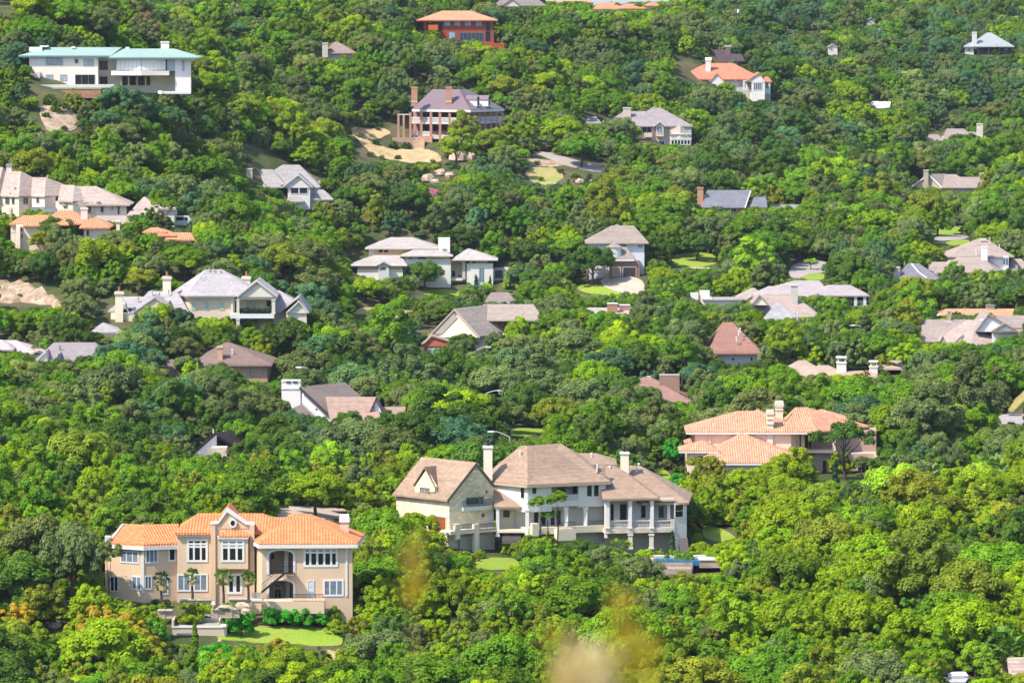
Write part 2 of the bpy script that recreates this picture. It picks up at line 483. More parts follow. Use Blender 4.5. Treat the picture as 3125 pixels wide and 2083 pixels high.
    def door(s, a0, b0, a1, b1, d=0, frame=None, leaf=None, cols=1, rows=1, name='door'):
        q = s.quad(a0, b0, a1, b1, d); O = q[0]; U = q[1] - q[0]; W = q[3] - q[0]
        lu, lw = U.length, W.length; U.normalize(); W.normalize(); fw = .1
        m = MB()
        def bar(mm, u0, w0, u1, w1, t0, t1): mm.slab([O + U * u0 + W * w0, O + U * u1 + W * w0, O + U * u1 + W * w1, O + U * u0 + W * w1], t0, t1)
        bar(m, 0, 0, fw, lw, 0, .09); bar(m, lu - fw, 0, lu, lw, 0, .09); bar(m, fw, lw - fw, lu - fw, lw, 0, .09)
        o = m.build(name, frame or WHITE(), s.root)
        g = MB(); bar(g, fw * .8, 0, lu - fw * .8, lw - fw * .8, .002, .03)
        cw = (lu - 2 * fw) / cols; rh = (lw - fw) / rows
        for i in range(cols):
            for j in range(rows): bar(g, fw + i * cw + .04, j * rh + .04, fw + (i + 1) * cw - .04, (j + 1) * rh - .04, .031, .055)
        g.build('door_leaf', leaf or wood(.12, .06, .03), o)
        return o
    def chimney(s, a0, bt, a1, bb, d, mat, t=None, cap=None, pots=0, potmat=None, over=.12, caph=.3):
        A = s.p(a0, bt, d); B = s.p(a1, bt, d); w = B.x - A.x; t = t or w
        z0 = s.p(a0, bb, d).z; m = MB(); m.box((A.x, A.y, z0 - 1.2), (B.x, A.y + t, A.z - caph))
        o = m.build('chimney', mat, s.root)
        c = MB(); c.box((A.x - over, A.y - over, A.z - caph), (B.x + over, A.y + t + over, A.z - caph * .35))
        c.box((A.x - over * .4, A.y - over * .4, A.z - caph * .36), (B.x + over * .4, A.y + t + over * .4, A.z))
        c.build('chimney_cap', cap or mat, o)
        for i in range(pots):
            x = A.x + w * (i + .5) / pots; pm = MB(); pm.tube((x, A.y + t / 2, A.z - .02), (x, A.y + t / 2, A.z + .75), .2, .17, 8); pm.tube((x, A.y + t / 2, A.z + .74), (x, A.y + t / 2, A.z + .86), .25, .25, 8)
            pm.build('chimney_pot', potmat or plain(.5, .16, .06), o)
        return o
    def column(s, a, bt, bb, d, w=.35, mat=None, round_=False, base=True):
        A = s.p(a, bt, d); z0 = s.p(a, bb, d).z; m = MB()
        if round_: m.tube((A.x, A.y, z0), (A.x, A.y, A.z), w / 2, w / 2 * .9, 10)
        else: m.box((A.x - w / 2, A.y - w / 2, z0), (A.x + w / 2, A.y + w / 2, A.z))
        if base:
            m.box((A.x - w * .65, A.y - w * .65, z0 + .002), (A.x + w * .65, A.y + w * .65, z0 + .22)); m.box((A.x - w * .65, A.y - w * .65, A.z - .25), (A.x + w * .65, A.y + w * .65, A.z - .004))
        return m.build('column', mat or WHITE(), s.root)
    def rail(s, a0, bt, a1, bb, d, mat=None, n=None, r=.025, solid=False):
        q = s.quad(a0, bt, a1, bb, d); U = q[1] - q[0]; W = q[3] - q[0]; m = MB()
        n = n or max(3, int(U.length / .16))
        m.tube(q[3], q[2], r * 1.5, r * 1.5, 5); m.tube(q[0] + W * .08, q[1] + W * .08, r, r, 5)
        for i in range(n + 1):
            p = q[0] + U * i / n; m.tube(p, p + W * .99, r if i % 8 else r * 1.6, r if i % 8 else r * 1.6, 4)
        return m.build('railing', mat or IRON(), s.root)
    def vents(s, pts, mat=None):
        for (a, b, d) in pts:
            q = s.p(a, b, d); m = MB(); m.tube(q - Vector((0, 0, .5)), q + Vector((0, 0, .28)), .11, .11, 8); m.tube(q + Vector((0, 0, .27)), q + Vector((0, 0, .42)), .2, .16, 8)
            m.build('roof_vent', mat or WHITE(), s.root)
    def dormer(s, mat, wall, a0, a1, be, ax, ba, bb, d, depth, pane=True):
        """little gable standing out of a roof slope, with its own window"""
        A = s.p(a0, be, d); B = s.p(a1, be, d); B.z = A.z; T = s.p(ax, ba, d); y = Vector((0, depth, 0))
        bz = s.p(a0, bb, d).z; e = .12
        w = MB(); w.prism([(A.x + e, A.y + .2, bz), (B.x - e, A.y + .2, bz), (B.x - e, A.y + depth, bz), (A.x + e, A.y + depth, bz)], [(A.x + e, A.y + .2, A.z - .05), (B.x - e, A.y + .2, A.z - .05), (B.x - e, A.y + depth, A.z - .05), (A.x + e, A.y + depth, A.z - .05)])
        w.slab([Vector((A.x + e, A.y + .35, A.z - .06)), Vector((B.x - e, A.y + .35, A.z - .06)), Vector((T.x, A.y + .35, T.z - .2))], -.2, .15)
        o = w.build('dormer', wall, s.root)
        r = MB(); r.shell([A, B, B + y, A + y, T, T + y], [[0, 4, 5, 3], [4, 1, 2, 5]], .16); r.build('dormer_roof', mat, o)
        if pane:
            s.win(a0 + (a1 - a0) * .25, be + (bb - be) * .1, a1 - (a1 - a0) * .25, be + (bb - be) * .85, d + .19, 2, 1, parent=o)
        return o
    def steps(s, a0, b0, a1, b1, d0, d1, n, mat, name='steps'):
        m = MB(); A = s.p(a0, b0, d0); B = s.p(a1, b1, d1); L = s.p(a0, b1, d1)
        for i in range(n):
            f0, f1 = i / n, (i + 1) / n
            m.box((A.x, B.y + (A.y - B.y) * f0, B.z - .4), (B.x, A.y + 0.01 * i, B.z + (A.z - B.z) * f1))
        return m.build(name, mat, s.root)

def drape(name, pix, mat, lift=.09, kind='structure', cell=2.0, smooth=True, clear=True, mound=0.0, label=None, cat=None):
    """a sheet laid over the ground inside an outline given in photograph pixels"""
    poly = [ground(x, y) for x, y in pix]
    # round the outline
    pts = [(v.x, v.y) for v in poly]
    if smooth:
        for _ in range(2):
            nx = []
            for i in range(len(pts)):
                (x0, y0), (x1, y1) = pts[i], pts[(i + 1) % len(pts)]
                nx += [(x0 * .75 + x1 * .25, y0 * .75 + y1 * .25), (x0 * .25 + x1 * .75, y0 * .25 + y1 * .75)]
            pts = nx
    rough = 1.1 if name in ('bare_earth', 'rocky_bank', 'sand_track', 'meadow') else .35 if name == 'lawn' else 0
    if rough:
        rr = random.Random(len(CLEAR)); fine = []
        for i in range(len(pts)):
            (x0, y0), (x1, y1) = pts[i], pts[(i + 1) % len(pts)]; n = max(1, int(math.hypot(x1 - x0, y1 - y0) / 1.6))
            fine += [(x0 + (x1 - x0) * j / n, y0 + (y1 - y0) * j / n) for j in range(n)]
        pts = [(x + rr.uniform(-.35, .35) * rough, y + rr.uniform(-1, 1) * rough) for x, y in fine]
    if clear: CLEAR.append(pts)
    if rough > 1: SCRUB.append(pts)
    bm = bmesh.new(); vs_ = [bm.verts.new((x, y, 0)) for x, y in pts]
    f = bm.faces.new(vs_); bmesh.ops.triangulate(bm, faces=[f])
    for _ in range(5):
        long = [e for e in bm.edges if e.calc_length() > cell]
        if not long: break
        bmesh.ops.subdivide_edges(bm, edges=long, cuts=1); bmesh.ops.triangulate(bm, faces=[q for q in bm.faces if len(q.verts) > 3])
    for v in bm.verts:
        h = mound * (0 if v.is_boundary else .4 + .6 * random.random())
        v.co.z = float(zt(v.co.x, v.co.y)) + lift + h
    ext = [v for v in bm.verts]
    me = bpy.data.meshes.new(name)
    r = bmesh.ops.extrude_face_region(bm, geom=list(bm.faces))
    for v in [q for q in r['geom'] if isinstance(q, bmesh.types.BMVert)]: pass
    for v in ext: v.co.z -= lift + .35
    bmesh.ops.recalc_face_normals(bm, faces=bm.faces)
    bm.to_mesh(me); bm.free(); me.materials.append(mat)
    o = bpy.data.objects.new(name, me); C.objects.link(o)
    return tag(o, label, cat, kind=kind)
def _view(s, ox, oy, k): s.ox, s.oy, s.k = ox, oy, k; return s
House.view = _view
def _gd(s, a, b): return ground(s.ox + a / s.k, s.oy + b / s.k).y - s.Y
House.gd = _gd
def _plate(s, name, mat, verts, t=.3, parent=None):
    """flat polygon of (a, b, d) corners (or vectors), anticlockwise to the camera, thickened backwards"""
    V = [v if isinstance(v, Vector) else s.p(*v) for v in verts]; m = MB(); m.slab(V, -t, 0)
    return m.build(name, mat, parent or s.root)
House.plate = _plate

def fan_palm(px, py_top, py_base, wpx, Y, label, seed=1, lush=1.0, tint=(.10, .19, .02), group='fan palms by the houses'):
    """fan palm: ringed trunk, a head of folded fan leaves, a few dry ones hanging"""
    rnd = random.Random(seed); b = P(px, py_base, Y); t = P(px, py_top, Y); w = 1.35 * wpx * Y / F
    g = float(zt(b.x, b.y)); z0 = min(b.z, g) if b.z - g < 1.5 else b.z
    e = empty('fan_palm', (b.x, b.y, z0), label, 'palm', group)
    hub = Vector((b.x, b.y, t.z - w * .42)); m = MB(); n = 7
    for i in range(n):
        a = Vector((b.x + .05 * math.sin(i), b.y, z0 - .1)).lerp(hub, i / n); c = Vector((b.x + .05 * math.sin(i + 1), b.y, z0 - .1)).lerp(hub, (i + 1) / n)
        m.tube(a, c, .17 - .008 * i, .145 - .008 * i, 8)
    m.build('trunk', bark(), e)
    for dry in (False, True):
        m = MB(); cnt = int((30 if not dry else 8) * lush)
        for i in range(cnt):
            az = i * 2.4 + rnd.random() * .4; el = (rnd.uniform(-.35, 1.35) if not dry else rnd.uniform(-1.2, -.55))
            d = Vector((math.cos(az) * math.cos(el), math.sin(az) * math.cos(el), math.sin(el)))
            L = w * .5 * rnd.uniform(.75, 1.05); st = hub + d * L * .58; side = d.cross(Vector((0, 0, 1))).normalized(); upv = side.cross(d)
            m.tube(hub, st, .025, .015, 4)
            k = 9; pr = None
            for j in range(k + 1):
                th = (j / k - .5) * 2.5; tip = st + (d * math.cos(th) + side * math.sin(th)) * L * .42 * (1 - .25 * (j % 2)) + upv * (-.10 * L * abs(th)) + Vector((0, 0, -.12 * L))
                if pr is not None: m.face([st, pr, tip])
                pr = tip
        o = m.build('dry_fronds' if dry else 'fronds', leafmat('palm_leaf', .3), e); o['tint'] = [.30, .24, .10] if dry else list(tint)
        at = o.data.attributes.new('leaf_tone', 'FLOAT', 'FACE'); at.data.foreach_set('value', [rnd.uniform(.25, .8) for _ in o.data.polygons])
    return e
# ------------------------------------------------------------------ orange tiled villa, lower left
def villa():
    h = House('tiled_villa', 'tan stucco villa with bright orange tile roofs, a white pediment and palms at its foot', 'house', 'bright orange tiled villa', 300, 1540, 5.8075, 612, 1500, 1800)
    tan = stucco(.58, .42, .29); ot = tile(.88, .29, .115); W = WHITE(); cream = plain(.74, .68, .6)
    # left wing, bent round its near corner
    h.block('wall', tan, [(120, 2.6), (800, 0), (1440, 1.5), (1440, 9), (330, 10)], 668)
    e0, e1, e2 = h.p(120, 655, 2.2), h.p(808, 700, -.5), h.p(1450, 665, 1.1)
    for e in (e1, e2): e.z = e0.z
    r0, r1, r2 = h.p(440, 330, 6.2), h.p(770, 352, 5.2), h.p(1420, 350, 6.2)
    for r in (r1, r2): r.z = r0.z
    b0 = Vector((e0.x + 2.5, e0.y + 9, e0.z)); b2 = Vector((e2.x, e2.y + 10, e2.z))
    h.shell(ot, [e0, e1, e2, r0, r1, r2, b0, b2], [[0, 1, 4, 3], [1, 2, 5, 4], [3, 4, 5, 7, 6]])
    m = MB()
    for (p, q) in ((e0, e1), (e1, e2)):
        m.slab([p + Vector((0, -.02, -.72)), q + Vector((0, -.02, -.72)), q + Vector((0, -.02, -.27)), p + Vector((0, -.02, -.27))], -.3, .08)
    m.build('cornice', W, h.root)
    h.plate('gable_coping', W, [(195, 610, 2.1), (240, 610, 2.3), (455, 325, 6.0), (420, 325, 5.8)], .4)
    h.box('coping_block', W, 115, 555, 215, 650, 2.0, .9)
    pl = h.plane(800, 0, 1440, 1.5); pl2 = h.plane(120, 2.6, 800, 0)
    blu = glass(.10, .13, .19)
    h.win(830, 755, 1060, 1035, pl, 3, 1, W, MIDG(), .16); h.win(1235, 745, 1380, 1005, pl, 1, 1, W, DARKG(), .22)
    h.win(815, 1255, 950, 1500, pl, 2, 1, W, blu, .14); h.win(1110, 1300, 1240, 1590, pl, 1, 1, W, blu, .18)
    h.win(390, 800, 720, 1020, pl2, 3, 1, W, MIDG(), .16); h.win(205, 1245, 365, 1530, pl2, 2, 1, W, DARKG(), .16); h.win(595, 1250, 770, 1500, pl2, 2, 1, W, MIDG(), .16)
    h.box('corner_trim', W, 770, 770, 808, 1560, lambda a: -.06, .12)
    # centre
    h.body(tan, 1395, 525, 2960, .7, 10)
    h.hip(ot, 1365, 3300, 488, 1780, 2921, 145, .2, 10.5)
    h.box('cornice', W, 1385, 500, 1990, 570, .55, .5)
    h.win(1570, 600, 1940, 1010, .68, 3, 1, W, DARKG(), .26, rowsplit=[.66, .78], mw=.22)
    h.win(1395, 1225, 1640, 1530, .68, 2, 1, W, MIDG(), .18); h.win(1685, 1215, 1940, 1530, .68, 2, 1, W, MIDG(), .18)
    # pediment bay (photograph pixels from here)
    h.view(0, 0, 1)
    h.block('wall', tan, [(643, -.5), (776, -.5), (776, 4), (643, 4)], 1600)
    h.plate('pediment', tan, [(649, 1612, -.55), (770, 1612, -.55), (770, 1596, -.55), (752, 1595, -.55), (693, 1556, -.55), (662, 1594, -.55), (649, 1595, -.55)], .5)
    h.plate('pediment_coping', W, [(641, 1593, -.75), (641, 1600, -.75), (666, 1598, -.75), (693, 1562, -.75), (750, 1600, -.75), (777, 1602, -.75), (777, 1594, -.75), (754, 1592, -.75), (693, 1548, -.75), (664, 1591, -.75)], .75)
    h.gable_front(ot, 655, 731, 1592, 693, 1549, 0, 7, None)
    h.box('pilaster', tan, 643, 1602, 657, 1850, -.8, .35); h.box('pilaster', tan, 762, 1602, 776, 1850, -.8, .35)
    m = MB(); c = h.p(710.5, 1595.5, -.78); k = 20
    ring = lambda rx, rz, y: [Vector((c.x + rx * math.cos(2 * math.pi * i / k), c.y + y, c.z + rz * math.sin(2 * math.pi * i / k))) for i in range(k)]
    o_, i_ = ring(.48, .54, 0), ring(.27, .34, 0)
    for i in range(k): m.slab([o_[i], o_[(i + 1) % k], i_[(i + 1) % k], i_[i]], -.25, .04)
    ov = m.build('round_window', W, h.root); m = MB(); m.slab(ring(.3, .37, .02), -.2, 0); m.build('pane', DARKG(), ov)
    h.block('bay', tan, [(664, -1.5), (757, -1.5), (757, -.4), (664, -.4)], 1640, 1735)
    h.hip(ot, 668, 762, 1633, 690, 735, 1616, -1.8, 2.4, .2)
    h.box('cornice', W, 664, 1635, 758, 1644, -1.75, .6)
    h.win(674, 1646, 746, 1714, -1.5, 3, 1, W, DARKG(), .26, rowsplit=[.66, .80], mw=.26)
    h.win(692, 1748, 740, 1812, -.5, 2, 1, W, DARKG(), .3, name='garden_door', mw=.4)
    h.box('stone_band', stucco(.45, .24, .13), 680, 1741, 752, 1747, -.62, .1)
    # right wing with its arched loggias
    h.view(680, 1540, 5.6)
    fr = h.plane(680, -4, 2215, -3.5)
    h.block('wall', tan, [(1225, fr(1225)), (2215, -3.5), (2215, 6), (1225, 6)], 690)
    h.block('loggia_pier', tan, [(672, -4), (770, fr(770)), (770, -3.2), (672, -3.2)], 690)
    h.block('loggia_back', tan, [(560, .3), (1228, .3), (1228, 6), (560, 6)], 690)
    h.plate('loggia_side', tan, [h.p(560, 1800, 0), h.p(672, 1800, -4), h.p(672, 690, -4), h.p(560, 690, 0)], .3)
    h.box('loggia_lintel', tan, 770, 690, 1226, 752, fr, .7)
    h.box('loggia_floor', tan, 770, 1190, 1226, 1255, fr, 4.2)
    for (b0, b1, nm) in ((738, 1185, 'loggia_arch'), (1250, 1700, 'loggia_arch')):
        m = MB(); q = h.quad(752, b0, 1240, b1, lambda a: fr(a) - .03); O = q[0]; U = (q[1] - q[0]); wz = q[3] - q[0]; lu, lw = U.length, wz.length; U.normalize(); wz.normalize(); k = 12; rh = lw * .26; fw = .28
        arc = lambda e: [(lu / 2 - (lu / 2 - e) * math.cos(math.pi * i / k), lw - rh + (rh - e) * math.sin(math.pi * i / k)) for i in range(k + 1)]
        ao, ai = arc(0), arc(fw)
        for i in range(k): m.slab([O + U * u + wz * w for u, w in (ai[i], ai[i + 1], ao[i + 1], ao[i])], -.35, .05)
        for u0, u1 in ((0, fw), (lu - fw, lu)): m.slab([O + U * u0, O + U * u1, O + U * u1 + wz * (lw - rh), O + U * u0 + wz * (lw - rh)], -.35, .05)
        m.build(nm, W, h.root)
        m = MB()      # spandrels above the arch
        for i in range(k): m.slab([O + U * ao[i][0] + wz * ao[i][1], O + U * ao[i + 1][0] + wz * ao[i + 1][1], O + U * ao[i + 1][0] + wz * (lw + .12), O + U * ao[i][0] + wz * (lw + .12)], -.3, -.02)
        m.build('spandrel', tan, h.root)
    h.win(800, 790, 905, 950, .28, 1, 1, W, DARKG(), .16); h.box('loggia_post', cream, 1045, 775, 1120, 1185, -1.5, .5)
    h.win(870, 1330, 1010, 1640, .28, 2, 1, W, DARKG(), .14); h.box('loggia_post', cream, 1080, 1290, 1140, 1640, -1.0, .4)
    F0, F1 = h.p(620, 660, -4.7), h.p(2300, 652, -4.2); F1.z = F0.z
    R0, R1 = h.p(985, 342, -.6), h.p(1600, 338, -.4); R1.z = R0.z
    T = h.p(1490, 150, 3.6); L = h.p(488, 606, .2); L.z = F0.z; RB = Vector((F1.x + .6, F1.y + 11, F0.z)); LB = Vector((L.x, RB.y, F0.z))
    h.shell(ot, [F0, F1, R0, R1, T, L, RB, LB], [[0, 1, 3, 2], [2, 3, 4], [1, 6, 4], [1, 4, 3], [5, 0, 2], [5, 2, 4], [6, 7, 4], [7, 5, 4]])
    h.fascia(W, [F0, F1, RB, LB, L], .28, .42)
    h.hip(ot, 540, 1420, 468, 760, 1395, 205, .0, 9.5)
    h.hip(ot, 1080, 1440, 260, 1270, 1270, 140, 4.5, 7)
    h.win(1375, 690, 1970, 1060, fr, 5, 1, W, DARKG(), .28, rowsplit=[.68, .83], mw=.26)
    h.door(1440, 1285, 1560, 1610, fr, W, plain(.55, .62, .7), 1, 3); h.win(1710, 1270, 2065, 1560, fr, 3, 1, W, MIDG(), .22)
    h.box('downpipe', W, 2098, 690, 2130, 1560, lambda a: fr(a) - .1, .12)
    h.chimney(2005, 168, 2150, 560, 1.5, stucco(.62, .44, .34), .9, W, 0, caph=.9)
    # stair from the upper loggia
    ir = IRON()
    h.box('stair_landing', ir, 1040, 1168, 1226, 1186, -5.2, 1.2)
    m = MB(); A, B = h.p(1045, 1180, -5.2), h.p(660, 1490, -5.4)
    for dy in (0, 1.05):
        o = Vector((0, dy, 0)); m.slab([B + o + Vector((0, 0, -.16)), A + o + Vector((0, 0, -.16)), A + o + Vector((0, 0, .1)), B + o + Vector((0, 0, .1))], 0, .06)
    for i in range(15):
        c = B.lerp(A, (i + .5) / 15); m.box((c.x - .14, c.y + .07, c.z - .03), (c.x + .14, c.y + 1.04, c.z + .02))
    m.build('stair', ir, h.root)
    m = MB(); up = Vector((0, 0, .95))
    m.tube(B + up, A + up, .03, .03, 5); m.tube(B + up * .5, A + up * .5, .015, .015, 4)
    for i in range(14): c = B.lerp(A, i / 13); m.tube(c, c + up, .014, .014, 4)
    q = h.p(1222, 1168, -5.2); m.tube(A + up, Vector((q.x, q.y, A.z + .95)), .03, .03, 5)
    for i in range(5): c = A.lerp(Vector((q.x, q.y, A.z)), (i + 1) / 5); m.tube(c, c + up, .02, .02, 4)
    m.build('stair_railing', ir, h.root)
    # terrace of the right wing
    h.view(460, 1700, 3.735)
    h.box('terrace_wall', tan, 1280, 500, 1978, 640, -7.5, 3.3); h.rail(1620, 420, 1970, 500, -7.4)
    h.box('terrace_pier', tan, 1150, 478, 1262, 640, -6.2, 1.2); h.box('pier_cap', W, 1140, 476, 1272, 500, -6.3, 1.5)
    for i in range(4): h.box('terrace_step', plain(.30, .27, .24), 1150, 400 + 20 * i, 1262, 412 + 20 * i, -5.0 - .25 * i, .35)
    h.keep((-80, 60, 2330, 520), (1150, 500, 2000, 640)); h.view(300, 1540, 5.8075); h.keep((350, 340, 2400, 1560)); h.view(680, 1540, 5.6); h.keep((0, 60, 2260, 1600))
villa()

def villa_garden():
    h = House('garden_pool', 'empty pale stone pool basin with broad copings below the orange tiled villa', 'pool', None, 460, 1700, 3.735, 612, 560, 900)
    st = stucco(.52, .44, .34); cap = plain(.74, .66, .6)
    d = h.gd(560, 905)
    h.box('basin_wall', st, 245, 800, 870, 900, d, .35); h.box('wall_coping', cap, 238, 790, 872, 802, d - .08, .6)
    h.box('basin_back', st, 255, 705, 800, 790, d + 4.5, .4); h.box('back_coping', cap, 245, 694, 800, 707, d + 4.4, .7)
    h.box('side_wall', st, 238, 715, 262, 800, d + .3, 4.2)
    h.plate('coping_slab', cap, [h.p(800, 790, d + .3), h.p(878, 782, d + .3), h.p(850, 668, d + 6.5), h.p(765, 660, d + 6.5)], .35)
    h.box('basin_floor', plain(.42, .40, .36), 262, 786, 800, 800, d + .4, 4.0)
    h.box('deck', plain(.60, .58, .57), 600, 656, 1000, 690, d + 6.8, .5)
    # dry stone terraces above the basin, one thing each
    rs = stone(.46, .35, .27)
    def wallpiece(a0, b0, a1, b1, dd, lab, name='stone_terrace', t=.6):
        g = House(name, lab, 'garden wall', None, 460, 1700, 3.735, 612, (a0 + a1) / 2, b1)
        m = MB(); q = g.quad(a0, b0, a1, b1, dd); U = q[1] - q[0]; n = max(2, int(U.length / .8)); rnd = random.Random(int(a0))
        for i in range(n):
            p = q[0] + U * i / n; r = q[0] + U * (i + 1) / n; hh = (q[3].z - q[0].z) * rnd.uniform(.88, 1.05)
            m.box((p.x - .01, p.y + rnd.uniform(-.12, .08), p.z - .4), (r.x + .01, p.y + t, p.z + hh))
        m.build('stone_courses', rs, g.root)
        m = MB()
        for i in range(n):
            p = q[0] + U * (i + .04) / n; r = q[0] + U * (i + .96) / n; z = q[3].z + .04
            m.box((p.x, p.y - .22, z - .01), (r.x, p.y + t + .1, z + .13))
        m.build('coping_stones', plain(.60, .52, .42), g.root)
    wallpiece(330, 490, 690, 560, -6.5, 'dry stone terrace wall under the dark clipped balls of the villa garden')
    wallpiece(75, 612, 250, 660, -9.5, 'short pale stone wall left of the small open tree by the basin')
    wallpiece(885, 485, 1140, 530, -6.2, 'low stone wall with pale caps below the villa garden door')
    wallpiece(690, 600, 1010, 650, -10.0, 'broad pale stone ledge just above the empty pool basin')
    rk = soil('limestone', ((.46, .34, .25), (.36, .25, .18), (.55, .44, .34)), .6, 1.4, .25)
    for (a, b, w, hgt, dd, lab) in ((850, 570, 200, 60, -8.5, 'long pinkish boulder above the stone ledge'), (1060, 570, 190, 130, -8.0, 'heap-like boulder beside the villa terrace pier'), (1090, 615, 120, 70, -9.0, 'rounded boulder at the foot of the terrace pier'),
                                    (720, 545, 60, 90, -8.2, 'upright rock at the left end of the boulders'), (700, 1030, 130, 70, None, 'pale flat rock in the shrubs below the pool basin'), (790, 945, 60, 40, None, 'small pale rock at the left edge of the lawn')):
        q = h.p(a, b, dd if dd is not None else h.gd(a, b + 30) + .5); sc = h.Y / F / h.k; rnd = random.Random(a)
        m = MB(); m.ball((q.x, q.y, q.z), w / 2 * sc, max(.4, w / 3 * sc), hgt / 2 * sc, 8, .26, rnd)
        tag(m.build('boulder', rk), lab, 'boulder', 'boulders in the villa garden')
    h.keep((240, 640, 1900, 1000))
villa_garden()

# ------------------------------------------------------------------ big stone and stucco house, centre
def manor():
    h = House('manor_house', 'large house with brown shingle roofs, a cream stone garage gable and white columned porches', 'house', 'big brown roofed house', 1200, 1340, 4.356, 700, 1800, 1545)
    cs = stone(.70, .60, .42); wh = stucco(.64, .595, .55); br = shingle(.46, .315, .225); W = WHITE(); tr = plain(.16, .12, .09)
    cst = stucco(.70, .60, .44)
    # garage wing set at an angle
    S = h.plane(40, 4.5, 745, -4); G = h.plane(745, -4, 1335, 1.1)
    side = h.p(40, 790, 4.5) - h.p(745, 790, -4)
    top = h.p(745, 800, -4).z
    A, B = h.p(745, 800, -4), h.p(1335, 800, 1.1)
    m = MB(); f = [A, B, B + side, A + side]; m.prism([(v.x, v.y, h.gz) for v in f], [(v.x, v.y, top) for v in f]); m.build('wall', cs, h.root); h.foot(f)
    eL0, r0, eR0 = h.p(715, 805, -4.5), h.p(1105, 305, -2.3), h.p(1335, 590, .9)
    e = Vector((side.x, side.y, 0)) * 1.03; eL1, r1, eR1 = eL0 + e, r0 + e, eR0 + e
    h.shell(br, [eL0, eL1, r1, r0, eR0, eR1], [[1, 0, 3, 2], [2, 3, 4, 5]], .25)
    gap = Vector((.28, .38, -.26))
    m = MB(); m.slab([Vector((A.x, A.y, top - .02)), Vector((B.x, B.y, top - .02)), Vector((B.x, B.y, eR0.z - .3)), r0 + gap, Vector((A.x + .05, A.y, top + .05))], -.3, .0); m.build('gable_wall', cs, h.root)
    m = MB()
    for p, q in ((eL0, r0), (r0, eR0)): m.slab([p + Vector((.02, -.04, -.5)), q + Vector((.02, -.04, -.5)), q + Vector((.02, -.04, -.02)), p + Vector((.02, -.04, -.02))], 0, .06)
    m.build('bargeboard', tr, h.root)
    h.win(965, 690, 1200, 872, G, 4, 1, plain(.30, .30, .28), glass(.03, .06, .065), .1); h.win(1030, 622, 1140, 688, G, 1, 1, plain(.30, .30, .28), glass(.03, .06, .065), .08, arch=.8)
    h.box('balcony', W, 932, 905, 1310, 955, lambda a: G(a) - 1.1, 1.2); h.rail(935, 820, 1300, 905, lambda a: G(a) - 1.05)
    for a, b in ((1243, 690), (1200, 1010)): h.box('wall_lamp', tr, a - 12, b - 24, a + 12, b + 24, lambda q: G(q) - .25, .24)
    h.door(1250, 960, 1330, 1215, G, W, plain(.7, .7, .68), 1, 2)
    # dormer over the garage doors
    D = lambda a: S(a) - .15
    h.plate('dormer_wall', cs, [(290, 700, D(290)), (552, 700, D(552)), (552, 630, D(552)), (428, 415, D(428)), (290, 612, D(290))], .5)
    aF, aB, rF, lF = h.p(412, 362, D(420) - .3), h.p(700, 342, 5.2), h.p(560, 640, D(560) - .3), h.p(262, 605, D(262) - .3)
    rB = h.p(625, 640, .6); lB = lF + (aB - aF) * .6; lB.z = lF.z
    h.shell(br, [lF, aF, rF, rB, aB, lB], [[0, 1, 4, 5], [1, 2, 3, 4]], .2, 'dormer_roof')
    h.win(358, 635, 482, 750, D, 3, 1, tr, glass(.22, .22, .2), .1)
    for a0, b0, a1, b1 in ((470, 1000, 708, 1240), (165, 960, 388, 1200)):
        h.door(a0, b0, a1, b1, lambda a: S(a) - .03, cst, wood(.27, .075, .03), 2, 5, 'garage_door')
    for a0, a1, b0 in ((60, 295, 715), (550, 735, 745)): h.box('eave_board', stucco(.66, .45, .3), a0, b0, a1, b0 + 62, lambda a: S(a) - .1, .1)
    # terrace before the gable
    T = lambda a: G(a) - 2.4
    h.box('terrace', cst, 760, 1222, 1365, 1272, T, 2.4); h.rail(778, 1138, 832, 1215, T); h.rail(890, 1132, 1085, 1215, T); h.rail(1145, 1125, 1360, 1212, T)
    h.box('terrace_pier', cst, 832, 1130, 890, 1330, lambda a: T(a) - .12, .6); h.box('terrace_pier', cst, 1085, 1125, 1146, 1500, lambda a: T(a) - .12, .6); h.column(1388, 905, 1290, T(1388), .45, W)
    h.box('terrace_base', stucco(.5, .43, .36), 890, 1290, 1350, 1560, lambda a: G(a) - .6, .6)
    # main block
    ML = h.plane(1330, 2.6, 1785, -2); M = h.plane(1785, -2, 2820, 2.4)
    bk = 12
    h.block('wall', wh, [(1330, 2.6), (1785, -2), (2105, M(2105)), (2105, bk), (1330, bk)], 596, 925)
    h.block('wall', wh, [(2460, M(2460)), (2825, 2.4), (2825, bk), (2460, bk)], 596 - 27, 900)
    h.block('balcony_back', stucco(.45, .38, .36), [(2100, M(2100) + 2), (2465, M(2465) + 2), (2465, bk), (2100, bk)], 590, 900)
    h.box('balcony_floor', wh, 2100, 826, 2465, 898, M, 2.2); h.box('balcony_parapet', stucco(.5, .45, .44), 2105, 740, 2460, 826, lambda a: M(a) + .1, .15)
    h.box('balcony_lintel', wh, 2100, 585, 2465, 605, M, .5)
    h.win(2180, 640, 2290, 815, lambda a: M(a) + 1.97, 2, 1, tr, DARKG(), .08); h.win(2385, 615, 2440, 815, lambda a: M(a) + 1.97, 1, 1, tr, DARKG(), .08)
    h.block('lower_wall', wh, [(1500, 3.2), (1790, .8), (2820, 5.0), (2820, bk), (1500, bk)], 880)
    E1, E0, E2 = h.p(1235, 562, 3.2), h.p(1787, 602, -2.7), h.p(2885, 552, 2.2)
    for v in (E1, E2): v.z = E0.z
    R0, R1 = h.p(1700, 80, 5), h.p(2227, 122, 8.5); R1.z = R0.z
    R2 = h.p(1780, 82, 4.6); R2.z = R0.z
    Bk, Bl = Vector((E2.x + .5, E2.y + 12, E0.z)), Vector((E1.x, E1.y + 11, E0.z))
